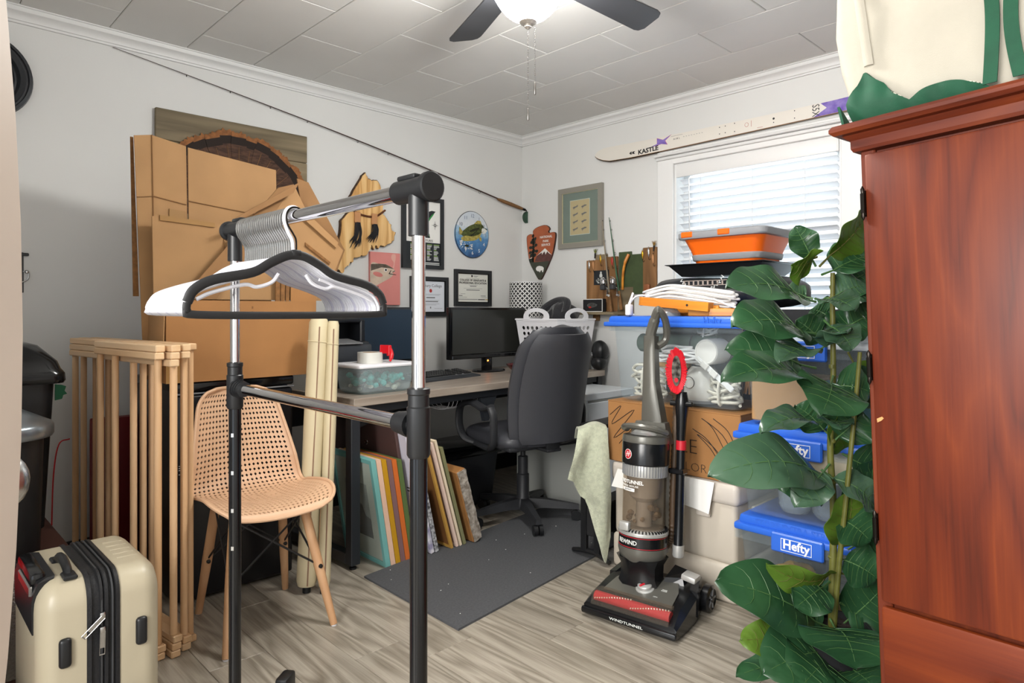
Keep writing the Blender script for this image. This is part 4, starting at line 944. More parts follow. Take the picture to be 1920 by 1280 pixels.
# woven bands: two black lines per band, bands passing over one another alternately
lineP = mth('MULTIPLY', mth('GREATER_THAN', pa, 0.16), mth('LESS_THAN', pa, 0.27)); lineQ = mth('MULTIPLY', mth('GREATER_THAN', qa, 0.16), mth('LESS_THAN', qa, 0.27))
over = mth('LESS_THAN', mth('FRACT', mth('MULTIPLY', mth('ADD', mth('FLOOR', p_), mth('FLOOR', q_)), 0.5)), 0.25)
inQ = mth('LESS_THAN', qa, 0.27); inP = mth('LESS_THAN', pa, 0.27)
showP = mth('MULTIPLY', lineP, mth('SUBTRACT', 1.0, mth('MULTIPLY', inQ, over)))
showQ = mth('MULTIPLY', lineQ, mth('SUBTRACT', 1.0, mth('MULTIPLY', inP, mth('SUBTRACT', 1.0, over))))
hole = mth('MULTIPLY', mth('GREATER_THAN', pa, 0.27), mth('GREATER_THAN', qa, 0.27))
blk = mth('MAXIMUM', mth('MAXIMUM', showP, showQ), hole)
mx = N.new('ShaderNodeMix'); mx.data_type = 'RGBA'; L.new(blk, mx.inputs['Factor']); mx.inputs['A'].default_value = lin('#dededb'); mx.inputs['B'].default_value = lin('#1d1d1f')
L.new(mx.outputs['Result'], b.inputs['Base Color'])
n = 48; me_mb = MB(); rs, za, zb = 0.113, 0.335, 0.575
me_mb.lathe([(rs, za), (rs, zb)], n, caps=False)
me = me_mb.mesh('shade', 40); me.materials.append(m_)
uv = me.uv_layers.new(name='UVMap')
for p in me.polygons:
    js = [me.loops[l].vertex_index % n for l in p.loop_indices]; wrap = max(js) == n-1 and min(js) == 0
    for l, j in zip(p.loop_indices, js):
        vz = me.vertices[me.loops[l].vertex_index].co.z
        uv.data[l].uv = (((j if not (wrap and j == 0) else n)/n)*22, (vz-za)/(2*PI*rs)*22)
sh = link('shade', me, lp)
obj('shade_ring', MB().tube([(rs*math.cos(2*PI*i/40), rs*math.sin(2*PI*i/40), zb) for i in range(40)], 0.002, 6, closed=True).tube([(rs*math.cos(2*PI*i/40), rs*math.sin(2*PI*i/40), za) for i in range(40)], 0.002, 6, closed=True), 'white_plastic', lp)
obj('lamp_base', MB().lathe([(0, 0), (0.07, 0), (0.07, 0.012), (0.03, 0.025), (0.045, 0.07), (0.06, 0.13), (0.05, 0.2), (0.02, 0.25), (0.012, 0.3), (0.012, 0.42), (0, 0.42)], 28), 'black_plastic', lp)
# laundry basket
lbk = thing('laundry_basket', 'white plastic laundry basket with round holes and oval handles on the desk', 'basket', (0.293, 0.595, DZ+0.0005), PI/2)
mb = MB()
S0, S1, HB = 0.285, 0.36, 0.325
def wall_grid(u0, v0, k):
    """basket wall k: point at fraction u0 across and height v0"""
    half = (S0+(S1-S0)*v0)/2; x = -half+2*half*u0
    rim = 0.0
    z = v0*HB
    c = 0.06*0
    return {0: (x, -half, z), 1: (half, x, z), 2: (-x, half, z), 3: (-half, -x, z)}[k]
NX, NZ = 9, 9
def add_wall(k):
    verts = {}
    def vid(a, b):
        key = (round(a, 5), round(b, 5))
        if key not in verts: verts[key] = len(pv); pv.append(top_warp(a, b, k))
        return verts[key]
    pv = []; pf = []
    for i in range(NX):
        for j in range(NZ):
            a0, a1, b0, b1 = i/NX, (i+1)/NX, j/NZ, (j+1)/NZ; am, bm_ = (a0+a1)/2, (b0+b1)/2
            outer = [(a0,b0),(am,b0),(a1,b0),(a1,bm_),(a1,b1),(am,b1),(a0,b1),(a0,bm_)]
            hole = (1 <= j <= 7 and 0 < i < NX-1)
            if hole:
                ra, rb = (a1-a0)*0.36, (b1-b0)*0.36
                inner = [(am+ra*math.cos(t), bm_+rb*math.sin(t)) for t in [(-135+45*q)*PI/180 for q in range(8)]]
                for q in range(8):
                    pf.append((vid(*outer[q]), vid(*outer[(q+1) % 8]), vid(*inner[(q+1) % 8]), vid(*inner[q])))
            else: pf.append(tuple(vid(*p) for p in outer))
    return pv, pf
def top_warp(a, b, k):
    x, y, z = wall_grid(a, b, k)
    if b > 0.999: z += 0.0
    return (x, y, z)
for k in range(4):
    pv, pf = add_wall(k); mb.add(pv, pf)
half = S0/2; mb.add([(-half, -half, 0), (half, -half, 0), (half, half, 0), (-half, half, 0)], [(0, 1, 2, 3)])
bm = bmesh.new(); me0 = mb.mesh('tmp', 0); bm.from_mesh(me0); bmesh.ops.remove_doubles(bm, verts=bm.verts, dist=0.0004)
bmesh.ops.recalc_face_normals(bm, faces=bm.faces); bmesh.ops.solidify(bm, geom=bm.faces[:], thickness=0.003)
bm.to_mesh(me0); bm.free(); me0.name = 'basket_body'; me0.materials.append(M['white_plastic']); link('basket_body', me0, lbk)
for k in (0, 1, 2, 3):
    hp = MB(); hs_ = S1/2
    outer = [(-0.165, 0.0), (-0.12, 0.004)]+[(-0.10+0.2*i/12, 0.008+0.062*math.sin(PI*i/12)**0.8) for i in range(13)]+[(0.12, 0.004), (0.165, 0.0), (0.165, -0.01), (-0.165, -0.01)]
    inner = ell(0, 0.022, 0.068, 0.026, 20)
    # strip between outer arch and oval opening
    oc = [Vector((p[0], 0, p[1])) for p in outer]
    ov = []
    for i in range(28):
        a = 2*PI*i/28; inn_ = (0.068*math.cos(a), 0.022+0.026*math.sin(a))
        s_ = math.sin(a); c_ = math.cos(a)
        if s_ >= -0.2: o_ = (0.11*c_, 0.018+0.054*s_ if s_ > 0 else 0.018+0.03*s_)
        else: o_ = (0.11*c_, -0.012)
        ov.append((inn_, o_))
    vs = []; fs = []
    for inn_, o_ in ov:
        vs += [(inn_[0], -hs_-0.002, HB+inn_[1]), (o_[0], -hs_-0.002, HB+o_[1]), (inn_[0], -hs_+0.003, HB+inn_[1]), (o_[0], -hs_+0.003, HB+o_[1])]
    nn_ = len(ov)
    for i in range(nn_):
        a, b = 4*i, 4*((i+1) % nn_)
        fs += [(a, a+1, b+1, b), (a+2, b+2, b+3, a+3), (a, b, b+2, a+2), (a+1, a+3, b+3, b+1)]
    hp.add(vs, fs, Matrix.Rotation(PI/2*k, 4, 'Z'))
    if k in (0, 1): obj('handle', hp, 'white_plastic', lbk)
obj('rim', MB().tube([(S1/2, S1/2, HB), (-S1/2, S1/2, HB), (-S1/2, -S1/2, HB), (S1/2, -S1/2, HB)], 0.006, 8, closed=True), 'white_plastic', lbk)
fz = thing('fleece_jacket', 'crumpled black fleece piled in the laundry basket', 'clothing', (0.293, 0.595, DZ+0.004))
def blob(mb, c, r, seed, amp=0.2, nu=18, nv=28, fr=3.0):
    rnd = random.Random(seed); ph = [rnd.uniform(0, 6.28) for _ in range(8)]
    def fn(a, b):
        th = PI*a; p = 2*PI*b
        k = 1+amp*(0.5*math.sin(fr*p+ph[0]+2*th)+0.35*math.sin((fr+2)*p+ph[1]-3*th)+0.3*math.sin(5*th+ph[2]+p))*math.sin(th)
        return (c[0]+r[0]*k*math.sin(th)*math.cos(p), c[1]+r[1]*k*math.sin(th)*math.sin(p), c[2]+r[2]*k*math.cos(th))
    return mb.sheet(fn, nu, nv)
mat('fleece', '#232327', 0.9, sheen=0.3, bump=0.5, bscale=120)
mb = blob(MB(), (0, 0, 0.2), (0.118, 0.118, 0.19), 3, 0.16); blob(mb, (-0.04, 0.03, 0.34), (0.105, 0.085, 0.095), 5, 0.2)
mb.tube(cr([(0.02, 0.1, 0.36), (-0.02, 0.08, 0.43), (-0.03, 0.0, 0.44), (0.0, -0.06, 0.41), (0.04, -0.1, 0.36)], 6), 0.026, 10)
obj('fabric', mb, 'fleece', fz)
gl = thing('padded_glove', 'black rounded padded glove behind the laundry basket', 'glove', (0.075, 0.785, DZ+0.0005), 0.8)
mb = blob(MB(), (0, 0, 0.118), (0.068, 0.056, 0.072), 2, 0.03); obj('fist', mb, 'black_plastic', gl)
mb = blob(MB(), (0.008, -0.01, 0.048), (0.064, 0.05, 0.048), 4, 0.04); obj('cuff', mb, 'black_plastic', gl)
obj('lace', MB().tube(cr([(0.03, -0.055, 0.085), (0.035, -0.06, 0.10), (0.045, -0.055, 0.095), (0.04, -0.06, 0.115)], 5), 0.003, 6), 'mid_grey', gl)

# ---------------------------------------------------------------- office chair and floor mat
fmx = thing('chair_mat', 'dark grey rectangular floor mat under the office chair', 'mat', (0, 0, 0.0005))
mat('mat_grey', '#4b4c4f', 0.85, var=0.12, scale=120, bump=0.3, bscale=500)
qa_ = [(1.964, 1.022), (1.975, 1.657), (0.66, 1.50), (0.60, 0.86)]
mb = MB().add([(x, y, 0) for x, y in qa_]+[(x, y, 0.008) for x, y in qa_], [(0,1,2,3)[::-1], (4,5,6,7), (0,1,5,4), (1,2,6,5), (2,3,7,6), (3,0,4,7)])
bm = bmesh.new(); t_ = mb.mesh('x', 0); bm.from_mesh(t_); bmesh.ops.recalc_face_normals(bm, faces=bm.faces); bm.to_mesh(t_); bm.free()
t_.name = 'rubber_sheet'; t_.materials.append(M['mat_grey']); link('rubber_sheet', t_, fmx)
sp_ = MB()
for k in range(16):
    a, b = random.random(), random.random()
    x = (1.95-a*1.2); y = 1.03+0.55*b-0.15*a
    s_ = random.uniform(0.001, 0.0024)
    sp_.box(x-s_, x+s_, y-s_*0.6, y+s_*0.6, 0.008, 0.0095)
obj('lint', sp_, 'white_paper', fmx, 0, kind='stuff')
och = thing('office_chair', 'black leather office chair on five casters at the desk', 'chair', (0.935, 0.94, 0.0087), -0.185)
mat('leather_black', '#404146', 0.36, bump=0.12, bscale=300); mat('chair_plastic', '#2a2b2e', 0.48)
HZ = 0.055
hub = obj('hub', MB().lathe([(0, HZ), (0.045, HZ), (0.05, HZ+0.02), (0.045, HZ+0.05), (0.033, HZ+0.07), (0.033, 0.24), (0.027, 0.245), (0.027, 0.335), (0.014, 0.34), (0.014, 0.40), (0, 0.40)], 24), 'chair_plastic', och)
for k in range(5):
    a = math.radians(60+10.6+72*k); c_, s_ = math.cos(a), math.sin(a)
    R = Matrix.Rotation(a, 4, 'Z')
    lg = obj('base_leg', MB().loft([[R @ Vector(p) for p in ((x, -w_, z0), (x, w_, z0), (x, w_*0.75, z1), (x, -w_*0.75, z1))] for x, w_, z0, z1 in ((0.03, 0.028, HZ+0.005, HZ+0.06), (0.12, 0.024, HZ+0.01, HZ+0.055), (0.27, 0.018, HZ+0.005, HZ+0.032), (0.30, 0.016, HZ+0.003, HZ+0.026))]), 'chair_plastic', och, 20)
    cp = Vector((0.285*c_, 0.285*s_, 0.027)); tv = Vector((-s_, c_, 0))
    cs = MB().cyl(cp-tv*0.024, cp-tv*0.004, 0.027, n=18).cyl(cp+tv*0.004, cp+tv*0.024, 0.027, n=18).cyl(cp+Vector((0, 0, 0.0)), cp+Vector((0, 0, HZ-0.02)), 0.006, n=8)
    obj('caster', cs, 'black_plastic', lg)
obj('tilt_box', MB().rbox(-0.09, 0.09, -0.11, 0.11, 0.385, 0.425, 0.012, 2), 'chair_plastic', och)
obj('tilt_knob', MB().lathe([(0, 0), (0.022, 0), (0.024, 0.01), (0.024, 0.045), (0.018, 0.05), (0, 0.05)], 16, Matrix.Translation((0, -0.07, 0.345))), 'chair_plastic', och)
def cushion(mb, w, d, h, e=0.35, c=(0, 0, 0), mtx=None, bul=0.5):
    """soft pad: superellipse outline swelling in the middle"""
    def fn(a, b):
        th = PI*a; p = 2*PI*b
        sg = lambda v, q: math.copysign(abs(v)**q, v)
        r = math.sin(th)**0.35 if 0 < a < 1 else 0.0
        return Vector((w/2*r*sg(math.cos(p), e), d/2*r*sg(math.sin(p), e), h/2*sg(math.cos(th), 0.8)))
    o = len(mb.v); mb.sheet(fn, 14, 40)
    T = Matrix.Translation(c) @ (mtx or Matrix())
    mb.v[o:] = [tuple(T @ Vector(p)) for p in mb.v[o:]]
    return mb
obj('seat', cushion(MB(), 0.50, 0.48, 0.10, 0.38, (0, -0.02, 0.455)), 'leather_black', och)
obj('seat_pan', MB().rbox(-0.22, 0.22, -0.22, 0.2, 0.41, 0.432, 0.01, 2), 'chair_plastic', och)
# backrest: curved padded shell
def back_pt(w_sc, off):
    def fn(a, b):
        z = 0.43+0.605*b; t = b
        hw = (0.208+0.028*math.sin(PI*min(1, t*1.05)))*w_sc
        if t > 0.80: hw *= (1-((t-0.80)/0.2)**2.4*0.42)
        if t < 0.10: hw *= (1-((0.10-t)/0.10)**2*0.30)
        x = -hw+2*hw*a
        y = 0.215+0.135*t+0.03*math.sin(PI*t*1.0)*-1+0.045*0-0.055*(2*a-1)**2+off
        return (x, y, z)
    return fn
obj('backrest_shell', MB().sheet(back_pt(1.0, 0.03), 20, 22, -0.035), 'leather_black', och, 60)
obj('backrest_panel', MB().sheet(lambda a, b: back_pt(0.86, 0.072)(a, 0.045+0.9*b), 20, 22, 0.012), 'leather_black', och, 60)
obj('backrest_pad', MB().sheet(lambda a, b: (lambda p: (p[0], p[1]-0.03*math.sin(PI*a)**0.5*math.sin(PI*b)**0.4, p[2]))(back_pt(0.92, 0.0)(a, 0.03+0.94*b)), 18, 20, 0.02), 'leather_black', och, 60)
obj('back_bar', MB().rbox(-0.045, 0.045, 0.05, 0.28, 0.405, 0.423, 0.006, 2).rbox(-0.04, 0.04, 0.255, 0.275, 0.41, 0.56, 0.006, 2), 'chair_plastic', och)
for s_ in (-1, 1):
    x = s_*0.275
    path = cr([(x*0.86, -0.10, 0.42), (x, -0.15, 0.44), (x*1.03, -0.19, 0.50), (x*1.03, -0.19, 0.58), (x*1.03, -0.15, 0.62), (x*1.03, -0.05, 0.64), (x*1.03, 0.06, 0.62), (x*1.03, 0.13, 0.635)], 6)
    p2 = cr([(x*1.03, 0.13, 0.63), (x*1.03, 0.155, 0.585), (x*1.02, 0.15, 0.48), (x, 0.12, 0.43), (x*0.9, 0.02, 0.415), (x*0.86, -0.10, 0.42)], 6)
    obj('armrest', MB().tube(path, 0.024, 10, flat=0.62, up=(1, 0, 0)).tube(p2, 0.022, 10, flat=0.62, up=(1, 0, 0)), 'chair_plastic', och)

# ---------------------------------------------------------------- cabinet, tub under desk, framed pictures leaning under the desk
cb = thing('metal_cabinet', 'light grey metal cabinet with white door beside the desk', 'cabinet', (0.375, 1.10, 0.0), PI)
mat('cab_grey', '#a9aba6', 0.45); mat('cab_white', '#d3d8dc', 0.4)
obj('body', MB().rbox(-0.225, 0.225, 0.012, 0.55, 0.0, 0.655, 0.004, 1), 'cab_grey', cb, 0)
obj('top_cap', MB().rbox(-0.225, 0.225, 0.0, 0.55, 0.62, 0.66, 0.004, 1), 'cab_white', cb, 0)
dr = obj('door', MB().rbox(-0.205, 0.205, 0.0, 0.014, 0.03, 0.605, 0.003, 1), 'cab_white', cb, 0)
obj('handle', MB().rbox(0.16, 0.175, -0.016, 0.0, 0.3, 0.42, 0.004, 1), 'steel', dr)
obj('frame_post', MB().rbox(-0.225, -0.207, 0.0, 0.014, 0.0, 0.62, 0.002, 1).rbox(0.207, 0.225, 0.0, 0.014, 0.0, 0.62, 0.002, 1), 'cab_white', cb, 0)
obj('magnet', MB().lathe([(0, 0.006), (0.024, 0.006), (0.026, 0.0), (0.0, 0.0)], 20, Matrix.Translation((-0.225, 0.245, 0.38)) @ Matrix.Rotation(-PI/2, 4, 'Y')), mat('green_dark', '#12452c', 0.4), cb, label='dark green round magnet')
bt = thing('black_lidded_tub', 'smoky clear storage tub with black lid under the desk', 'storage tub', (1.02, 0.40, 0.0005), PI)
glassy('smoky_plastic', '#9a9da2', 0.62, 0.2, milky='#4c4f55')
obj('tub', tub(MB(), 0.42, 0.34, 0.48, 0.40, 0, 0.30, 0.03, 0.04), 'smoky_plastic', bt)
obj('lid', MB().rbox(-0.255, 0.255, -0.212, 0.212, 0.295, 0.33, 0.012, 2).rbox(-0.21, 0.21, -0.17, 0.17, 0.33, 0.345, 0.008, 2), 'black_gloss', bt)
obj('folded_cloth', MB().rbox(-0.19, 0.19, -0.15, 0.15, 0.012, 0.2, 0.03, 3), 'dark_grey', bt)
def leaning(name, label, cat, u, v, W, Hh, T, tilt, m, group=None, face=None):
    z = 0.0006 if u > 1.70 else 0.0092
    t = thing(name, label, cat, (u, v, z), 0, group, rot=(math.radians(tilt), 0, PI/2))
    return t
cols = [('teal', '#6fa8a4', 'teal picture frame with matted photograph leaning inside the desk leg'), ('peach', '#d9b49c', 'peach picture frame right behind the teal one under the desk'), ('mustard', '#b98a1c', 'mustard yellow picture frame in the stack under the desk'),
        ('mauve', '#7a5c5c', 'mauve picture frame between the mustard and orange ones'), ('orange', '#c4662c', 'orange picture frame in the stack under the desk'), ('green', '#55683c', 'green picture frame at the back of the coloured stack')]
mat('passepartout', '#c3c0b6', 0.7, var=0.03); mat('photo_dark', '#33302e', 0.5, var=0.5, scale=18); mat('photo_mid', '#8e8c88', 0.6, var=0.2, scale=12)
for i, (c, hx, lab) in enumerate(cols):
    t = leaning('picture_frame', lab, 'picture frame', 1.838-i*0.0262, 0.824, 0, 0, 0, 9.3, None, 'coloured frames leaning under the desk')
    mat('frame_'+c, hx, 0.45)
    W, Hh = 0.345, 0.485-0.004*i
    obj('frame', frame_border(MB(), W, Hh, 0.018, 0.0, 0.0235), 'frame_'+c, t, 0)
    obj('backing', MB().box(-W/2+.01, W/2-.01, 0.012, 0.02, 0.01, Hh-.01), 'cardboard_dark', t, 0)
    if i == 0:
        obj('mount', MB().box(-W/2+.017, W/2-.017, 0.008, 0.012, 0.017, Hh-.017), 'passepartout', t, 0)
        flat(t, 'photo', [rect(-0.09, 0.09, 0.11, 0.36)], 0.008, 'photo_mid'); flat(t, 'photo_subject', [[(-0.09, 0.11), (0.09, 0.11), (0.09, 0.2), (0.05, 0.21), (0.03, 0.26), (0.01, 0.26), (0.0, 0.2), (-0.05, 0.22), (-0.09, 0.23)]], 0.0074, 'photo_dark')
        obj('glazing', MB().box(-W/2+.018, W/2-.018, 0.005, 0.0058, 0.018, Hh-.018), 'picture_glass', t, 0)
    else:
        obj('mount', MB().box(-W/2+.017, W/2-.017, 0.008, 0.012, 0.017, Hh-.017), 'passepartout', t, 0)
mat('mauve_board', '#4d3836', 0.55)
t = leaning('framed_backing_board', 'large dark mauve framed board with hanging ring under the desk', 'board', 1.674, 0.66, 0, 0, 0, 9.5, None)
obj('board', MB().rbox(-0.33, 0.30, 0.0, 0.016, 0, 0.60, 0.003, 1), 'mauve_board', t, 0)
obj('hanging_ring', MB().tube([(0.05+0.012*math.cos(a), -0.004, 0.50+0.012*math.sin(a)) for a in [2*PI*i/14 for i in range(14)]], 0.0022, 5, closed=True), 'steel', t)
mat('lilac_board', '#cfcbd8', 0.6, var=0.05); mat('canvas_art', '#8a86a0', 0.6, col2='#e6e4e6', scale=16)
t = leaning('foam_board', 'tall white foam board leaning among the pictures under the desk', 'board', 1.642, 0.80, 0, 0, 0, 11, None)
obj('sheet', MB().rbox(-0.25, 0.215, 0.0, 0.012, 0, 0.575, 0.001, 1), 'lilac_board', t, 0)
flat(t, 'stripe', [rect(0.16, 0.2, 0.3, 0.306), rect(0.16, 0.195, 0.315, 0.32)], 0.0, 'ink')
for k, (uu, lab) in enumerate(((1.610, 'grey and lilac abstract canvas leaning behind the white foam board'), (1.584, 'thin speckled black and white canvas beside the lilac one'))):
    t = leaning('abstract_canvas', lab, 'picture', uu, 0.82, 0, 0, 0, 13, None)
    obj('canvas', MB().rbox(-0.2, 0.2, 0.0, 0.02, 0, 0.30, 0.002, 1), 'canvas_art' if k == 0 else mat('speckle', '#3a3a3e', 0.7, col2='#b9b9bc', scale=70), t, 0)
boards = [(1.500, 0.012, 0.50, 'gold', 'gold edged picture frame seen from its brown back under the desk', '#6b4522', '#b08740'), (1.468, 0.012, 0.53, 'rose', 'pale pink edged canvas standing between two wooden boards', '#c9a795', '#d9bfb0'),
          (1.447, 0.012, 0.54, 'cream', 'cream edged canvas frame leaning under the desk', '#d5c3a2', '#dccbb0'), (1.425, 0.016, 0.50, 'olive', 'olive edged picture frame next to the bark edged slab', '#7b7a58', '#7b7a58')]
for uu, T, Hh, nm, lab, fc, ec in boards:
    t = leaning('leaning_picture', lab, 'picture', uu, 0.83, 0, 0, 0, 16.5, None, 'pictures leaning beside the chair mat')
    mat('edge_'+nm, ec, 0.5); mat('face_'+nm, fc, 0.6, var=0.1)
    obj('frame', frame_border(MB(), 0.40, Hh, 0.014, 0.0, T), 'edge_'+nm, t, 0)
    obj('panel', MB().box(-0.187, 0.187, 0.003, T-0.003, 0.013, Hh-0.013), 'face_'+nm, t, 0)
t = leaning('bark_edged_slab', 'thick wooden slab with rough grey bark edge leaning under the desk', 'board', 1.372, 0.85, 0, 0, 0, 17, None)
mat('slab_wood', '#96683a', 0.6, var=0.12, scale=14); mat('bark_grey', '#b0a89e', 0.95, col2='#776d62', scale=40, bump=1.0, bscale=90)
obj('slab', MB().rbox(-0.2, 0.19, 0.0, 0.055, 0, 0.37, 0.003, 1), 'slab_wood', t, 0)
random.seed(11)
def bark(a, b):
    return (0.19+0.0025*math.sin(b*23+a*5)+random.uniform(0, 0.004), 0.003+0.049*a, 0.003+0.364*b)
obj('bark_edge', MB().sheet(bark, 6, 40, -0.006), 'bark_grey', t, 60)
# ---------------------------------------------------------------- towel on its stand
tws = thing('towel_stand', 'black folding stand with splayed feet under the green towel', 'stand', (1.125, 1.562, 0.0086), math.radians(96))
obj('foot', MB().tube([(-0.11, 0.02, 0.012), (-0.03, 0.0, 0.03), (0.03, 0.0, 0.03), (0.11, -0.02, 0.012)], [0.010, 0.013, 0.013, 0.010], 8), 'black_plastic', tws)
obj('foot', MB().tube([(-0.10, 0.36, 0.012), (-0.03, 0.34, 0.03), (0.03, 0.34, 0.03), (0.10, 0.36, 0.012)], [0.010, 0.013, 0.013, 0.010], 8), 'black_plastic', tws)
obj('post', MB().rbox(-0.05, -0.02, -0.012, 0.012, 0.03, 0.6, 0.003, 1).rbox(0.02, 0.05, -0.012, 0.012, 0.03, 0.6, 0.003, 1), 'black_plastic', tws, 0)
obj('post', MB().rbox(-0.05, -0.02, 0.328, 0.352, 0.03, 0.6, 0.003, 1).rbox(0.02, 0.05, 0.328, 0.352, 0.03, 0.6, 0.003, 1), 'black_plastic', tws, 0)
obj('side_panel', MB().rbox(-0.045, 0.045, -0.004, 0.348, 0.10, 0.24, 0.004, 1), 'black_matte', tws, 0)
obj('top_rail', MB().rbox(-0.055, 0.055, -0.014, 0.354, 0.585, 0.605, 0.006, 2), 'black_plastic', tws)
tw = thing('hand_towel', 'pale sage green towel draped over the black stand', 'towel', (1.185, 1.603, 0.0), math.radians(135.84))
mat('towel_sage', '#b9bda6', 0.95, var=0.10, scale=70, bump=1.0, bscale=260, sheen=0.3)
hem = [(0.0, 0.39), (0.18, 0.375), (0.30, 0.32), (0.45, 0.26), (0.6, 0.16), (0.78, 0.06), (0.88, 0.012), (1.0, 0.13)]
def hemz(a):
    for (a0, z0), (a1, z1) in zip(hem, hem[1:]):
        if a <= a1: return z0+(z1-z0)*(a-a0)/(a1-a0)
    return hem[-1][1]
def towel_pt(a, b):
    zt = 0.615-0.012*math.cos(a*5)
    zb = hemz(a)
    z = zt+(zb-zt)*b
    xl = -0.052-0.055*min(1, (zt-z)/0.25)+ (0.02 if z < 0.3 else 0)
    xr = 0.075+0.018*min(1, (zt-z)/0.3)
    x = xl+(xr-xl)*a
    y = -0.012-0.02*math.sin(a*9+b*1.5)*min(1, b*2.5)-0.035*math.sin(PI*min(1, b*1.2))*(1-a*0.5)
    return (x, y, z)
obj('front_fall', MB().sheet(towel_pt, 36, 40, -0.008), 'towel_sage', tw, 80)
def towel_top(a, b):
    t = PI*b*0.55
    x = -0.052+0.127*a
    return (x, -0.012+0.17*b, 0.615-0.012*math.cos(a*5)+0.012*math.sin(t*2)-0.06*b*b)
obj('top_fold', MB().sheet(towel_top, 20, 10, 0.008), 'towel_sage', tw, 80)

# ---------------------------------------------------------------- cooler, box and clear bin beside the window
co = thing('cooler_chest', 'beige ice chest cooler under the scribbled cardboard box', 'cooler', (1.10, 1.955, 0.0), PI/2)
mat('cooler_beige', '#b9b0a2', 0.5, var=0.03, scale=3); mat('cooler_lid', '#c2bab0', 0.42); mat('grime', '#8b8378', 0.7)
W, D = 0.59, 0.42
obj('body', MB().rbox(-W/2+0.008, W/2-0.008, 0.006, D, 0.145, 0.385, 0.02, 3), 'cooler_beige', co)
obj('plinth', MB().rbox(-W/2, W/2, 0.0, D, 0.0, 0.15, 0.02, 3), 'cooler_beige', co)
obj('lid', MB().rbox(-W/2-0.004, W/2+0.004, -0.006, D, 0.375, 0.462, 0.022, 3), 'cooler_lid', co)
for s_ in (-1, 1):
    obj('latch', MB().rbox(s_*0.16-0.03, s_*0.16+0.03, -0.022, -0.004, 0.32, 0.42, 0.008, 2), 'cooler_lid', co)
    obj('side_handle', MB().rbox(s_*(W/2+0.006)-0.012, s_*(W/2+0.006)+0.012, 0.12, 0.30, 0.30, 0.36, 0.008, 2), 'cooler_beige', co)
pt = thing('paper_towel_sheet', 'white paper towel hanging from under the cardboard box on the cooler front', 'paper', (1.103, 2.06, 0.0), PI/2)
obj('sheet', MB().sheet(lambda a, b: (-0.15+0.26*a-0.02*b, -0.010-0.004*math.sin(a*6)-0.006*b-(0.0155 if abs(a-0.5) < 0.6 else 0), 0.4635-(0.09+0.035*a)*b), 14, 6, 0.0012), 'white_paper', pt, 60)
obj('sheet', MB().sheet(lambda a, b: (-0.345+0.05*a-0.03*b*(1-a), -0.028-0.004*b, 0.44-0.08*b), 6, 6, 0.0012), 'white_paper', pt, 60)
sx = thing('scribbled_box', 'brown cardboard box with black marker scribbles on the cooler', 'cardboard box', (1.10, 1.95, 0.4635), PI/2)
W, D, Hh = 0.625, 0.44, 0.265
obj('carton', MB().rbox(-W/2, W/2, 0.0, D, 0.0, Hh-0.004, 0.003, 1), 'cardboard_orange', sx, 0)
obj('top_flap', MB().box(-W/2, W/2, 0.0, D/2-0.002, Hh-0.004, Hh), 'cardboard_orange', sx, 0)
obj('top_flap', MB().box(-W/2, W/2, D/2+0.002, D, Hh-0.004, Hh), 'cardboard_orange', sx, 0)
sc_ = MB()
def scrib(pts, r=0.0016): obj('marker_scribble', MB().tube(cr([(x, -0.0009, z) for x, z in pts], 5), r, 5, flat=0.5), 'ink', sx)
scrib([(-0.30, 0.20), (-0.24, 0.245), (-0.29, 0.16), (-0.17, 0.235), (-0.28, 0.10), (-0.16, 0.18), (-0.25, 0.08)])
scrib([(0.11, 0.19), (0.18, 0.15), (0.25, 0.06), (0.24, 0.05), (0.19, 0.12), (0.13, 0.17), (0.20, 0.13), (0.27, 0.06), (0.265, 0.09), (0.20, 0.20), (0.15, 0.235), (0.24, 0.18), (0.295, 0.09), (0.29, 0.14), (0.26, 0.2), (0.2, 0.24)])

text(sx, 'LE', 0.085, 'ink', (0.09, -0.0006, 0.115), sx=1.05, th=0.0003, bold=-0.002); text(sx, 'COLOR -', 0.05, 'ink', (0.10, -0.0006, 0.035), sx=1.05, th=0.0003, bold=-0.0012)
# clear bin with blue lid
cbn = thing('clear_storage_bin', 'large clear storage bin with blue lid full of rope on the scribbled box', 'storage bin', (0.90, 1.955, 0.729), PI/2)
glassy('clear_plastic', '#fafcfd', 0.945, 0.08, milky='#c5d0d6')
W, D, Hh = 0.64, 0.40, 0.33
def cbin(t, W, D, Hh, body_m, lid_m, lid_label=None):
    obj('tub', tub(MB(), W*0.88, D*0.86, W*0.95, D*0.95, 0, Hh, 0.035, 0.03), body_m, t)
    o = obj('rim', MB().tube([(W*0.485, D*0.485, Hh-0.012), (-W*0.485, D*0.485, Hh-0.012), (-W*0.485, -D*0.485, Hh-0.012), (W*0.485, -D*0.485, Hh-0.012)], 0.012, 6, closed=True, flat=0.6), body_m, t)
    l = obj('lid', MB().rbox(-W*0.525, W*0.525, -D*0.525, D*0.525, Hh-0.004, Hh+0.016, 0.006, 2).rbox(-W*0.49, W*0.49, -D*0.49, D*0.49, Hh+0.012, Hh+0.042, 0.010, 2, taper=1.02), lid_m, t)
    return l
cl = cbin(cbn, W, D, Hh, 'clear_plastic', 'blue_plastic')
text(cl, 'Hefty', 0.035, 'blue_plastic', (0.19, -D*0.5-0.001, Hh+0.026), bold=0.0006)
IX, IY, IZ = 0.90, 1.955, 0.729+0.014
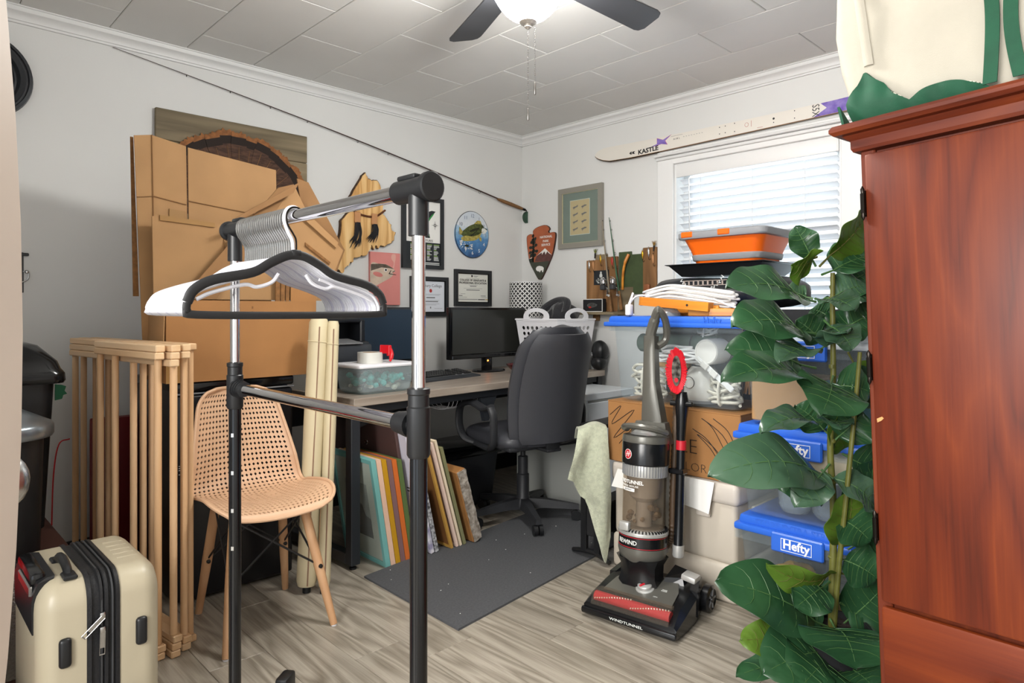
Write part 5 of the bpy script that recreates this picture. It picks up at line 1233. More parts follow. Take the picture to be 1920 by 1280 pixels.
# things inside the bin
rnd = random.Random(21)
mat('rope_white', '#cfcabb', 0.85, var=0.1, scale=60, bump=0.4, bscale=200); mat('cord_white', '#dedddb', 0.45)
def coil(name, label, cat, loc, r, h, turns, thick, m, seed, sq=0.6, rz=PI/2, group=None):
    t = thing(name, label, cat, loc, rz, group); rd = random.Random(seed); pts = []
    for i in range(turns*10):
        a = 2*PI*i/10; rr = r*(0.72+0.28*rd.random())
        pts.append((rr*math.cos(a+rd.uniform(-.15, .15)), rr*sq*math.sin(a)+rd.uniform(-.1, .1)*r, thick+h*(i/(turns*10))+rd.uniform(-.12, .12)*h*(0 if i < 12 else 1)))
    pts = [(x, y, max(z, thick)) for x, y, z in pts]
    obj('strand', MB().tube(cr(pts, 3), thick, 6), m, t)
    k = obj('wrap', MB().tube([(0.0, -r*sq*0.85+0.022*math.cos(a)*0.9, h*0.55+(h*0.5)*math.sin(a)) for a in [2*PI*i/12 for i in range(12)]], thick*0.9, 6, closed=True), m, t)
    return t
coil('rope_bundle', 'bundle of off-white rope at the left end of the blue-lidded bin', 'rope', (IX+0.09, IY-0.17, IZ), 0.085, 0.13, 9, 0.006, 'rope_white', 1, group='rope bundles in the clear bin')
coil('rope_bundle', 'bundle of off-white rope with plastic clips at the right end of the bin', 'rope', (IX+0.10, IY+0.19, IZ), 0.07, 0.10, 7, 0.0065, 'rope_white', 2, group='rope bundles in the clear bin')
gr = thing('olive_mat_roll', 'rolled olive green foam mat lying high inside the clear bin', 'mat roll', (IX+0.02, IY-0.09, IZ+0.236), PI/2)
mat('olive_foam', '#4f6152', 0.7, var=0.06, scale=20); 
obj('roll', MB().tube([(-0.175, 0, 0), (-0.168, 0, 0), (0.215, 0, 0)], [0.036, 0.041, 0.041], 24), 'olive_foam', gr)
obj('strap', MB().tube([(0.1, 0.0435*math.cos(a), 0.0435*math.sin(a)) for a in [2*PI*i/24 for i in range(24)]], 0.004, 6, closed=True), 'dark_grey', gr)
wbk = thing('wooden_brush_block', 'pale wooden block under the olive roll in the bin', 'wooden block', (IX+0.05, IY-0.10, IZ+0.135), PI/2)
obj('block', MB().rbox(-0.10, 0.10, -0.03, 0.03, 0, 0.05, 0.012, 3), 'pine', wbk); obj('peg', MB().lathe([(0, 0), (0.006, 0), (0.006, 0.004), (0, 0.004)], 10, Matrix.Translation((0.07, -0.03, 0.025)) @ Matrix.Rotation(PI/2, 4, 'X')), 'ink', wbk)
wp = thing('white_kettle', 'white enamel kettle with grey foot inside the clear bin', 'kettle', (IX+0.06, IY+0.07, IZ), PI/2)
mat('enamel', '#d9d6cf', 0.25)
obj('body', MB().lathe([(0, 0.012), (0.07, 0.012), (0.078, 0.03), (0.074, 0.09), (0.06, 0.13), (0.045, 0.15), (0, 0.152)], 28), 'enamel', wp)
obj('foot', MB().lathe([(0, 0), (0.072, 0), (0.074, 0.012), (0, 0.012)], 28), 'mid_grey', wp)
obj('ring', MB().tube([(-0.02+0.024*math.cos(a), -0.0755, 0.085+0.024*math.sin(a)) for a in [2*PI*i/20 for i in range(20)]], 0.0018, 5, closed=True), 'steel', wp)
wc = thing('white_plastic_jar', 'round white jar lying with its base to the front in the bin', 'jar', (IX+0.10, IY+0.135, IZ+0.215), PI/2)
obj('body', MB().lathe([(0, 0), (0.05, 0), (0.053, 0.006), (0.053, 0.11), (0.045, 0.12), (0, 0.12)], 28, Matrix.Translation((0, -0.05, 0)) @ Matrix.Rotation(-PI/2, 4, 'X')), 'enamel', wc)
obj('base_rim', MB().tube([(0.046*math.cos(a), -0.0505, 0.046*math.sin(a)) for a in [2*PI*i/24 for i in range(24)]], 0.003, 6, closed=True), 'enamel', wc)
wh = coil('rope_hank', 'white rope hank hanging across the middle of the bin', 'rope', (IX+0.12, IY+0.0, IZ+0.155), 0.11, 0.07, 6, 0.0055, 'cord_white', 5, 0.3, group='rope bundles in the clear bin')
coil('rope_hank', 'white rope hank standing upright beside the jar in the bin', 'rope', (IX+0.0, IY+0.06, IZ+0.2), 0.05, 0.11, 6, 0.005, 'cord_white', 8, 0.5, group='rope bundles in the clear bin')
bs = thing('whisk_brush', 'brown whisk brush hanging bristles down at the right of the bin', 'brush', (IX-0.02, IY+0.235, IZ+0.02), PI/2)
obj('handle', MB().rbox(-0.012, 0.012, -0.012, 0.012, 0.14, 0.28, 0.006, 2), mat('brush_brown', '#6e4a36', 0.6), bs)
mb = MB()
for k in range(26): mb.cyl((random.uniform(-.012, .012), random.uniform(-.01, .01), 0.15), (random.uniform(-.03, .03), random.uniform(-.015, .015), 0.02), 0.0016, n=4)
obj('bristles', mb, mat('bristle_tan', '#b08560', 0.7), bs, kind='stuff')
st_ = thing('webbing_strap', 'white plastic buckle strap slanting down the front of the bin', 'strap', (IX+0.145, IY+0.17, IZ+0.13), PI/2)
obj('strap', MB().rbox(-0.10, 0.10, -0.006, 0.0, -0.012, 0.012, 0.003, 1, Matrix.Rotation(math.radians(38), 4, 'Y')), 'cord_white', st_)
for d_ in (-0.05, 0.0): obj('buckle', MB().rbox(d_-0.018, d_+0.018, -0.012, -0.005, -0.014, 0.014, 0.004, 1, Matrix.Rotation(math.radians(38), 4, 'Y')), 'enamel', st_)
# on the blue lid: wooden parts, cord bundle, bowl
LZ = 0.729+0.33+0.0425
def woodbit(label, loc, rz, L_, w_, h_, round_=False, tilt=0.0):
    t = thing('wooden_part', label, 'wooden part', loc, rz, 'orange stained wooden parts on the blue lid', rot=(0, tilt, rz))
    mb = MB()
    if round_:
        poly = [(L_, -w_/2), (L_, w_/2)]+[(0.5*w_+0.5*w_*math.cos(a), 0.5*w_*math.sin(a)) for a in [PI/2+PI*i/10 for i in range(11)]]
        n_ = len(poly)
        mb.add([(x, y, 0) for x, y in poly]+[(x, y, h_) for x, y in poly], [tuple(range(n_-1, -1, -1)), tuple(range(n_, 2*n_))]+[(i, (i+1) % n_, (i+1) % n_+n_, i+n_) for i in range(n_)])
        b = bmesh.new(); t0 = mb.mesh('q', 0); b.from_mesh(t0); bmesh.ops.recalc_face_normals(b, faces=b.faces); b.to_mesh(t0); b.free(); t0.name = 'board'; t0.materials.append(M['orange_wood']); link('board', t0, t)
        obj('peg', MB().lathe([(0, 0), (0.005, 0), (0.005, 0.0015), (0, 0.0015)], 10, Matrix.Translation((L_*0.72, -w_/2, h_/2)) @ Matrix.Rotation(PI/2, 4, 'X')), 'ink', t)
    else:
        obj('block', mb.rbox(0, L_, -w_/2, w_/2, 0, h_, 0.003, 1), 'orange_wood', t, 0)
        obj('tenon', MB().rbox(L_, L_+0.012, -w_/4, w_/4, h_*0.25, h_*0.75, 0.002, 1), 'orange_wood', t, 0)
    return t
woodbit('long yellow wooden board with rounded end lying on the blue bin lid', (1.055, 1.775, LZ+0.047), PI/2+0.05, 0.33, 0.045, 0.036, True, 0.085)
woodbit('short square orange block beside the long rounded board', (1.02, 2.09, LZ), PI/2+0.3, 0.11, 0.05, 0.032)
woodbit('orange batten lying behind the rounded board under the white cord', (0.96, 1.82, LZ+0.012), PI/2-0.05, 0.21, 0.03, 0.04)
woodbit('small orange block near the bin middle under the white cord', (0.99, 1.98, LZ+0.0), PI/2+0.2, 0.13, 0.04, 0.045)
woodbit('flat dark orange slat at the back of the blue lid', (0.90, 1.80, LZ), PI/2, 0.42, 0.04, 0.016)
bw2 = thing('glass_bowl', 'small upturned clear glass bowl on the blue lid', 'bowl', (1.02, 1.90, LZ))
glassy('clear_glass', '#e4ebee', 0.6, 0.03, milky='#aeb6ba')
obj('bowl', MB().lathe([(0.05, 0.0), (0.048, 0.012), (0.03, 0.036), (0.015, 0.042), (0.0, 0.042)], 24), 'clear_glass', bw2)
cd = thing('extension_cord', 'bundled white extension cord heaped over the wooden parts', 'cord', (0.97, 1.93, LZ), PI/2)
rd = random.Random(4)
for k in range(8):
    z = 0.055+0.008*k; off = rd.uniform(-.03, .03)
    pts = [(-0.17+rd.uniform(-.03, .02), off, z-0.005), (-0.05, -0.02+off, z+0.02), (0.08, -0.02+off*0.5, z+0.006), (0.22+rd.uniform(-.05, .02), 0.02+off, z-0.018), (0.19, 0.06+off, z-0.01), (0.0, 0.06+off, z+0.012), (-0.15+rd.uniform(-.03, .02), 0.05+off, z)]
    obj('strand', MB().tube(cr(pts, 8, closed=True), 0.0048, 7, closed=True), 'cord_white', cd)
obj('lead', MB().tube(cr([(-0.15, -0.02, 0.09), (-0.19, -0.06, 0.085), (-0.215, -0.085, 0.04), (-0.205, -0.10, 0.006), (-0.17, -0.105, 0.0055)], 8), 0.0045, 7), 'cord_white', cd)
obj('plug', MB().rbox(-0.197, -0.171, -0.135, -0.105, 0.002, 0.05, 0.006, 2).cyl((-0.184, -0.12, 0.05), (-0.178, -0.10, 0.10), 0.006, 0.0045, 8), 'white_plastic', cd)
obj('lead', MB().tube(cr([(0.16, -0.02, 0.07), (0.24, -0.05, 0.045), (0.33, -0.06, 0.02), (0.37, -0.04, 0.01)], 8), 0.0045, 7), 'cord_white', cd)

# ---------------------------------------------------------------- dark storage behind the bins, bag, tray and orange basin
dc = thing('black_storage_chest', 'tall black fabric storage chest below the window behind the bins', 'chest', (0.38, 1.98, 0.0), PI/2)
mat('black_fabric', '#1b1c1f', 0.8, bump=0.3, bscale=200)
obj('body', MB().rbox(-0.36, 0.42, -0.24, 0.24, 0.0, 1.13, 0.02, 2), 'black_fabric', dc)
obj('seam', MB().cyl((0.05, -0.241, 0.03), (0.05, -0.241, 1.10), 0.003, n=6), mat('seam_tan', '#8a6c58', 0.7), dc)
bg = thing('black_bag', 'black nylon bag with white sawtooth print lying under the window', 'bag', (0.50, 1.86, 1.1315), PI/2)
mb = MB()
def bag_pt(a, b):
    p = 2*PI*b; th = PI*a
    sg = lambda v, q: math.copysign(abs(v)**q, v)
    r = math.sin(th)**0.5 if 0 < a < 1 else 0
    k = 1+0.05*math.sin(3*p+1)+0.04*math.sin(7*p+th*3)
    z = 0.075+0.075*sg(math.cos(th), 0.7)+0.012*math.sin(2*p+1.0)*r*(1 if th < PI/2 else 0)
    return (0.02+0.35*r*k*sg(math.cos(p), 0.6), 0.21*r*k*sg(math.sin(p), 0.6), max(z, 0.0))
obj('shell', mb.sheet(bag_pt, 18, 44), mat('nylon_black', '#222428', 0.45, bump=0.6, bscale=14), bg, 70)
tooth = []
for i in range(15):
    a = math.radians(200+140*i/14); a2 = math.radians(200+140*(i+0.5)/14); a3 = math.radians(200+140*(i+1)/14)
    c_ = (0.02, 0.165); r1, r2 = 0.088, 0.10
    q = lambda r, a_: (c_[0]+r*1.2*math.cos(a_), c_[1]+r*0.85*math.sin(a_))
    tooth.append([q(r1, a), q(r1-0.004, a), q(r2-0.005, a2), q(r1-0.004, a3), q(r1, a3), q(r2, a2)])
flat(bg, 'sawtooth_print', tooth, -0.222, 'list_white')
flat(bg, 'word_print', [[(-0.13, 0.098), (-0.08, 0.103), (-0.09, 0.113), (-0.11, 0.108)]]+[rect(-0.07+i*0.024, -0.062+i*0.024, 0.112, 0.128) for i in range(9)]+[rect(-0.075, 0.15, 0.108, 0.111), rect(-0.075, 0.15, 0.129, 0.132)], -0.222, mat('print_tan', '#9c8f86', 0.6))
ty = thing('black_tray', 'black plastic boot tray lying on the nylon bag', 'tray', (0.46, 1.90, 1.290), PI/2)
obj('tray', MB().loft([[(s1*(w_), s2*(d_), z) for s1, s2 in ((-1, -1), (1, -1), (1, 1), (-1, 1))] for w_, d_, z in ((0.19, 0.15, 0.0), (0.235, 0.19, 0.05), (0.25, 0.205, 0.054), (0.25, 0.205, 0.057), (0.23, 0.186, 0.055), (0.186, 0.146, 0.006))]), 'black_plastic', ty, 20)
ob = thing('collapsible_basin', 'orange and grey collapsible wash basin on the black tray', 'basin', (0.465, 1.925, 1.297), PI/2)
mat('orange_rubber', '#e8640f', 0.4); mat('basin_grey', '#8e8f92', 0.45)
def ringp(w, d, z, r=0.05, n=6):
    pts = []
    for cx, cy, a0 in ((w-r, d-r, 0), (-w+r, d-r, PI/2), (-w+r, -d+r, PI), (w-r, -d+r, 1.5*PI)):
        for i in range(n+1):
            a = a0+PI/2*i/n; pts.append((cx+r*math.cos(a), cy+r*math.sin(a), z))
    return pts
obj('lower_wall', MB().loft([ringp(0.148, 0.113, 0.0), ringp(0.150, 0.115, 0.06), ringp(0.152, 0.117, 0.064)][:1]+[ringp(0.150, 0.115, 0.004), ringp(0.168, 0.133, 0.068)], caps=True), 'orange_rubber', ob, 40)
obj('mid_band', MB().loft([ringp(0.172, 0.137, 0.066), ringp(0.176, 0.141, 0.07), ringp(0.18, 0.145, 0.092), ringp(0.176, 0.141, 0.096)]), 'basin_grey', ob, 40)
obj('upper_wall', MB().loft([ringp(0.176, 0.141, 0.094), ringp(0.186, 0.151, 0.125), ringp(0.205, 0.17, 0.172)]), 'orange_rubber', ob, 40)
obj('rim', MB().loft([ringp(0.205, 0.17, 0.168), ringp(0.222, 0.187, 0.170), ringp(0.226, 0.191, 0.176), ringp(0.226, 0.191, 0.198), ringp(0.218, 0.183, 0.203), ringp(0.20, 0.165, 0.2)]), 'basin_grey', ob, 40)
for x in (-0.16, 0.03): obj('rim_inset', MB().rbox(x-0.03, x+0.03, -0.195, -0.18, 0.176, 0.203, 0.004, 1), 'orange_rubber', ob)
obj('inner', MB().loft([ringp(0.2, 0.165, 0.2005), ringp(0.198, 0.163, 0.2035)]), 'orange_rubber', ob, 40)
# ---------------------------------------------------------------- stacked bins behind the plant
def hefty(label, loc, W, D, Hh, lid_m, group, inside=None, plate=True):
    t = thing('latching_storage_bin', label, 'storage bin', loc, PI/2, group)
    obj('tub', tub(MB(), W*0.86, D*0.84, W*0.94, D*0.94, 0, Hh, 0.035, 0.03), 'clear_plastic', t)
    obj('rim', MB().rbox(-W*0.495, W*0.495, -D*0.495, -D*0.47, Hh-0.036, Hh-0.002, 0.003, 1).rbox(-W*0.495, W*0.495, D*0.47, D*0.495, Hh-0.036, Hh-0.002, 0.003, 1).rbox(-W*0.495, -W*0.47, -D*0.47, D*0.47, Hh-0.036, Hh-0.002, 0.003, 1).rbox(W*0.47, W*0.495, -D*0.47, D*0.47, Hh-0.036, Hh-0.002, 0.003, 1), 'clear_plastic', t, 0)
    l = obj('lid', MB().rbox(-W/2, W/2, -D/2, D/2, Hh-0.004, Hh+0.022, 0.007, 2).rbox(-W*0.465, W*0.465, -D*0.455, D*0.455, Hh+0.02, Hh+0.052, 0.008, 2, taper=1.02), lid_m, t)
    la = obj('latch', MB().rbox(-0.09, 0.09, -D/2-0.012, -D/2+0.004, Hh-0.045, Hh+0.022, 0.005, 1), 'blue_plastic', t, 20)
    if plate:
        obj('name_plate', frame_border(MB(), 0.105, 0.042, 0.0018, -D/2-0.0135, -D/2-0.012, Hh-0.034), 'white_plastic', la, 0)
        text(la, 'Hefty', 0.043, 'white_plastic', (0, -D/2-0.0132, Hh-0.012), bold=0.0012, sx=0.95)
    return t, l
BW, BD = 0.47, 0.36
t1, l1 = hefty('clear latching bin with blue lid and yellow cloth standing on the floor behind the plant', (0.99, 2.505, 0.0005), BW, BD, 0.325, 'blue_plastic', 'latching bins stacked behind the plant')
text(l1, 'STORE EXTRA STRONG', 0.03, 'blue_plastic', (0.0, -BD*0.457-0.001, 0.36), bold=0.0008)
t2, l2 = hefty('clear latching bin with blue lid and bowls, second in the stack behind the plant', (0.99, 2.50, 0.3785), BW, BD, 0.28, 'blue_plastic', 'latching bins stacked behind the plant')
mat('lid_clear_white', '#cdd6de', 0.3)
t3, l3 = hefty('clear latching bin with pale lid, topmost of the stack behind the plant', (1.0, 2.515, 0.7115), 0.46, 0.34, 0.285, 'lid_clear_white', 'latching bins stacked behind the plant')
yc = thing('yellow_cloth', 'crumpled yellow cloth inside the lowest latching bin', 'cloth', (1.02, 2.43, 0.014))
obj('cloth', blob(blob(MB(), (0, 0, 0.09), (0.11, 0.1, 0.088), 9, 0.22), (0.0, 0.13, 0.06), (0.08, 0.08, 0.056), 12, 0.2), mat('yellow_cloth', '#cfa033', 0.8, var=0.15, scale=9), yc, 50)
for k, (vv, s_, lab) in enumerate(((2.44, 1.0, 'clear plastic bowl in the second latching bin'), (2.57, 1.15, 'larger clear plastic jar beside the bowl in the second bin'))):
    b_ = thing('plastic_container', lab, 'container', (1.03, vv, 0.393), 0)
    obj('vessel', MB().lathe([(0, 0), (0.045*s_, 0), (0.058*s_, 0.02), (0.062*s_, 0.12*s_), (0.058*s_, 0.12*s_), (0.054*s_, 0.02), (0, 0.006)], 24), 'clear_glass', b_)
    obj('lip', MB().tube([(0.062*s_*math.cos(a), 0.062*s_*math.sin(a), 0.12*s_) for a in [2*PI*i/24 for i in range(24)]], 0.003, 6, closed=True), 'white_plastic', b_)
pk = thing('cream_parcel', 'cream paper parcel lying high in the second latching bin', 'parcel', (0.99, 2.50, 0.545))
obj('parcel', MB().rbox(-0.14, 0.14, -0.19, 0.19, 0.0, 0.085, 0.02, 3), mat('cream_paper', '#c9b697', 0.7, var=0.08), pk); obj('tape', MB().box(-0.1405, 0.1405, -0.02, 0.02, 0.0, 0.0858), 'tape_brown', pk, 0)
bxs = thing('brown_carton', 'brown carton inside the topmost latching bin', 'carton', (1.02, 2.445, 0.7255))
obj('carton', MB().rbox(-0.12, 0.12, -0.12, 0.10, 0.0, 0.16, 0.004, 1), 'cardboard', bxs, 0); obj('flap', MB().box(-0.12, 0.12, -0.12, -0.005, 0.16, 0.163), 'cardboard', bxs, 0)
tb = thing('teal_carton', 'teal carton beside the brown one in the topmost latching bin', 'carton', (1.02, 2.615, 0.7255))
obj('carton', MB().rbox(-0.12, 0.12, -0.06, 0.06, 0.0, 0.15, 0.004, 1), mat('teal_box', '#2f8f9e', 0.5), tb, 0); obj('flap', MB().box(-0.12, 0.12, -0.06, 0.0, 0.15, 0.153), 'teal_box', tb, 0)
sd = thing('blue_lidded_tub', 'blue lidded tub at the far side of the latching bins', 'storage tub', (0.95, 3.02, 0.0005), PI/2)
cbin(sd, 0.42, 0.40, 0.40, 'clear_plastic', 'blue_plastic')
sd2 = dup(sd, (0.95, 3.02, 0.4435), None, 'second blue lidded tub on top of the one beside the latching bins')
sd['label'] = 'bottom blue lidded tub beside the latching bins'
# ---------------------------------------------------------------- upright vacuum cleaner
vc = thing('upright_vacuum', 'grey and black upright vacuum cleaner with red dusting brush', 'vacuum cleaner', (1.365, 2.035, 0.0), math.radians(98.1))
mat('vac_grey', '#5f5e58', 0.3, 0.25); mat('vac_black', '#131416', 0.22); mat('vac_silver', '#b3b3b0', 0.3, 0.4); mat('vac_red', '#b51d2a', 0.4)
glassy('vac_clear', '#efeae4', 0.86, 0.06, milky='#8d857a')
# nozzle head
def head_ring(y, w_, z0, z1, c=0.02):
    return [(-w_, y, z0), (w_, y, z0), (w_, y, z1-c), (w_-c, y, z1), (-w_+c, y, z1), (-w_, y, z1-c)]
obj('nozzle', MB().loft([head_ring(-0.172, 0.178, 0.014, 0.034, 0.004), head_ring(-0.168, 0.182, 0.010, 0.05, 0.01), head_ring(-0.10, 0.184, 0.010, 0.082), head_ring(0.0, 0.18, 0.010, 0.105), head_ring(0.09, 0.165, 0.012, 0.115), head_ring(0.16, 0.12, 0.02, 0.09)]), 'vac_black', vc, 30)
obj('deck', MB().loft([[(-0.135, -0.105, 0.083), (0.135, -0.105, 0.083), (0.135, -0.105, 0.088), (-0.135, -0.105, 0.088)], [(-0.125, -0.02, 0.102), (0.125, -0.02, 0.102), (0.125, -0.02, 0.107), (-0.125, -0.02, 0.107)], [(-0.09, 0.06, 0.113), (0.09, 0.06, 0.113), (0.09, 0.06, 0.118), (-0.09, 0.06, 0.118)]]), 'vac_grey', vc, 20)
obj('brush_window', MB().loft([[(-0.152, -0.169, 0.044), (0.152, -0.169, 0.044), (0.152, -0.168, 0.056), (-0.152, -0.168, 0.056)], [(-0.152, -0.158, 0.05), (0.152, -0.158, 0.05), (0.152, -0.158, 0.082), (-0.152, -0.158, 0.082)], [(-0.15, -0.135, 0.06), (0.15, -0.135, 0.06), (0.15, -0.135, 0.095), (-0.15, -0.135, 0.095)], [(-0.145, -0.106, 0.078), (0.145, -0.106, 0.078), (0.145, -0.104, 0.094), (-0.145, -0.104, 0.094)]]), 'vac_clear', vc, 20)
br = obj('brush_roll', MB().cyl((-0.148, -0.138, 0.069), (0.148, -0.138, 0.069), 0.0185, n=16), 'vac_red', vc)
mb = MB()
for k in range(30):
    x = -0.14+0.28*k/29; a = -0.7+1.6*((k % 15)/14)
    mb.cyl((x, -0.138+0.018*math.sin(a-0.9), 0.069+0.018*math.cos(a-0.9)), (x, -0.138+0.0225*math.sin(a-0.9), 0.069+0.0225*math.cos(a-0.9)), 0.0026, n=4)
obj('bristle_row', mb, mat('bristle_cream', '#d9cfc0', 0.7), br)
obj('bumper', MB().rbox(-0.186, 0.186, -0.186, -0.166, 0.012, 0.036, 0.008, 2), 'vac_black', vc)
text(vc, 'WINDTUNNEL', 0.013, 'list_white', (0.0, -0.1865, 0.024), sx=1.5)
dl_ = obj('height_dial', MB().lathe([(0, 0.0), (0.034, 0.0), (0.034, 0.004), (0.027, 0.006), (0.026, 0.016), (0.02, 0.019), (0, 0.019)], 28, Matrix.Translation((0.005, -0.045, 0.100)) @ Matrix.Rotation(math.radians(13), 4, 'X')), 'vac_silver', vc)
obj('dial_pointer', MB().rbox(-0.004, 0.004, -0.022, 0.022, 0.018, 0.024, 0.002, 1, Matrix.Translation((0.005, -0.045, 0.100)) @ Matrix.Rotation(math.radians(13), 4, 'X') @ Matrix.Rotation(-0.5, 4, 'Z')), 'vac_red', dl_)
for q, tx in (((-0.055, -0.02), 'HIGH\nCARPET'), ((0.075, -0.03), 'HARD\nFLOOR'), ((0.06, -0.075), 'LOW')):
    text(vc, tx, 0.007, 'list_white', (q[0], q[1], 0.104+q[1]*0.23+0.0065+0.002), rot=(math.radians(13), 0, 0), th=0.0003)
for s_ in (-1, 1):
    wv = obj('wheel', MB().lathe([(0, -0.018), (0.038, -0.018), (0.05, -0.012), (0.05, 0.012), (0.038, 0.018), (0.032, 0.014), (0.012, 0.014), (0.01, 0.02), (0, 0.02)], 28, Matrix.Translation((s_*0.175, 0.13, 0.0505)) @ Matrix.Rotation(s_*PI/2, 4, 'Y')), 'vac_black', vc)
    sp = MB()
    for k in range(5):
        a = 2*PI*k/5
        sp.rbox(-0.004, 0.004, 0.01, 0.036, 0.013, 0.017, 0.001, 1, Matrix.Translation((s_*0.175, 0.13, 0.0505)) @ Matrix.Rotation(s_*PI/2, 4, 'Y') @ Matrix.Rotation(a, 4, 'Z'))
    obj('spoke', sp, 'mid_grey', wv)
    obj('wheel_arch', MB().loft([[(s_*0.15, 0.02, 0.02), (s_*0.182, 0.02, 0.02), (s_*0.178, 0.02, 0.105), (s_*0.15, 0.02, 0.11)], [(s_*0.13, 0.10, 0.06), (s_*0.16, 0.10, 0.06), (s_*0.158, 0.10, 0.13), (s_*0.13, 0.10, 0.135)], [(s_*0.10, 0.165, 0.06), (s_*0.14, 0.165, 0.06), (s_*0.138, 0.165, 0.11), (s_*0.10, 0.165, 0.115)]]), 'vac_black', vc, 30)
# neck and lower body
BX = Matrix.Translation((-0.035, 0.0, 0.0)) @ Matrix.Rotation(math.radians(-4.0), 4, 'X')   # body leans back a little
obj('neck', MB().loft([[BX @ Vector((x*w_, y*d_, z)) for x, y in ((-1, -0.6), (-0.6, -1), (0.6, -1), (1, -0.6), (1, 0.6), (0.6, 1), (-0.6, 1), (-1, 0.6))] for w_, d_, z in ((0.085, 0.06, 0.085), (0.07, 0.06, 0.13), (0.07, 0.065, 0.17), (0.085, 0.08, 0.20))]), 'vac_black', vc, 40)
obj('ankle_guard', MB().loft([[(0.04, 0.02, 0.09), (0.13, 0.03, 0.08), (0.13, 0.12, 0.08), (0.04, 0.12, 0.09)], [(0.05, 0.03, 0.13), (0.11, 0.05, 0.135), (0.11, 0.12, 0.14), (0.05, 0.12, 0.15)]]), 'vac_black', vc, 30)
obj('pedal', MB().rbox(0.10, 0.155, -0.005, 0.05, 0.168, 0.19, 0.006, 2, Matrix.Rotation(0.15, 4, 'Y')), 'vac_silver', vc)
obj('lower_body', MB().lathe([(0, 0.175), (0.065, 0.178), (0.085, 0.20), (0.092, 0.225), (0.092, 0.24), (0, 0.24)], 36, BX), 'vac_grey', vc)
obj('name_band', MB().lathe([(0.0895, 0.238), (0.091, 0.24), (0.091, 0.285), (0.0895, 0.287)], 36, BX), 'vac_black', vc)
obj('red_line', MB().lathe([(0.0905, 0.242), (0.0918, 0.243), (0.0905, 0.245)], 36, BX, caps=False).lathe([(0.0905, 0.279), (0.0918, 0.281), (0.0905, 0.283)], 36, BX, caps=False), 'vac_red', vc)
obj('vent_ring', MB().lathe([(0.0, 0.286), (0.094, 0.286), (0.095, 0.292), (0.094, 0.297), (0.08, 0.305), (0, 0.305)], 40, BX), 'vac_silver', vc)
sl2 = MB()
for k in range(44):
    a = 2*PI*k/44; sl2.box(-0.002, 0.002, -0.0915, -0.078, 0.296, 0.3062, BX @ Matrix.Rotation(a, 4, 'Z'))
obj('vent_slot', sl2, 'vac_black', vc, 0)
cyl_text = lambda s_, size, z, ang, m, r, bold=0.0, sx=1.0: curve_text(vc, s_, size, z, ang, m, r, bold, sx)
def curve_text(parent, s_, size, z, ang, m, r, bold=0.0, sx=1.0):
    o = text(parent, s_, size, m, (0, 0, 0), bold=bold)
    for v in o.data.vertices:
        a = ang+v.co.x*sx/r; rr = r+0.0008+v.co.z
        p = BX @ Vector((rr*math.sin(a), -rr*math.cos(a), z+v.co.y)); v.co = p
    o.rotation_euler = (0, 0, 0); o.data.update(); return o
curve_text(vc, 'REWIND', 0.022, 0.262, -0.25, 'list_white', 0.0915, 0.0003)
obj('clear_canister', MB().lathe([(0.078, 0.306), (0.080, 0.31), (0.082, 0.50), (0.0795, 0.50), (0.0775, 0.312), (0, 0.309)], 36, BX, caps=False), 'vac_clear', vc)
obj('dust_cup_post', MB().lathe([(0.03, 0.31), (0.03, 0.40), (0.055, 0.42), (0.06, 0.50), (0, 0.50)], 24, BX), mat('cyclone_grey', '#a19a92', 0.5), vc)
db = MB()
for k in range(14):
    a = random.uniform(0, 6.28); rr = random.uniform(0.04, 0.058); z = random.uniform(0.325, 0.385); q = BX @ Vector((rr*math.cos(a), rr*math.sin(a), z)); r_ = random.uniform(0.008, 0.015)
    db.lathe([(0, -r_), (r_*0.8, -r_*0.5), (r_, 0.1*r_), (r_*0.7, r_*0.6), (0, r_)], 7, Matrix.Translation(q))
obj('dust', db, mat('dust_brown', '#7a664f', 0.95, var=0.3, scale=60), vc, kind='stuff')
obj('ribbed_collar', MB().lathe([(0.0825, 0.50), (0.084, 0.505), (0.084, 0.54), (0.0825, 0.545), (0, 0.545)], 36, BX), 'vac_silver', vc)
rb = MB()
for k in range(48): rb.box(-0.0018, 0.0018, -0.0855, -0.083, 0.503, 0.542, BX @ Matrix.Rotation(2*PI*k/48, 4, 'Z'))
obj('rib', rb, 'mid_grey', vc, 0)
curve_text(vc, 'WINDTUNNEL', 0.019, 0.480, -0.35, 'white_paper', 0.0825, 0.0004, 0.98); curve_text(vc, 'WHOLE HOUSE', 0.010, 0.465, -0.35, 'white_paper', 0.0825, 0, 1.25)
o_ = curve_text(vc, 'REWIND', 0.009, 0.452, -0.35, 'mid_grey', 0.083)
tagm = MB().sheet(lambda a, b: BX @ Vector((0.083*math.sin(-0.75+0.75*a), -0.083*math.cos(-0.75+0.75*a), 0.446+0.012*b)), 8, 1, -0.0005); obj('name_tag', tagm, 'white_paper', vc)
obj('release_latch', MB().rbox(-0.052, -0.012, -0.100, -0.075, 0.302, 0.335, 0.006, 2, BX), 'vac_silver', vc)
bd = obj('black_band', MB().lathe([(0.086, 0.543), (0.089, 0.547), (0.089, 0.62), (0.087, 0.626), (0, 0.626)], 40, BX), 'vac_black', vc)
def on_cyl(fn_polys, r, ang0, z0):
    mb = MB()
    for poly in fn_polys:
        n_ = len(poly); vs = []
        for dr_ in (0.0, 0.0008):
            for x, z in poly:
                a = ang0+x/r; vs.append(BX @ Vector(((r+dr_)*math.sin(a), -(r+dr_)*math.cos(a), z0+z)))
        mb.add(vs, [tuple(range(n_-1, -1, -1)), tuple(range(n_, 2*n_))]+[(i, (i+1) % n_, (i+1) % n_+n_, i+n_) for i in range(n_)])
    return mb
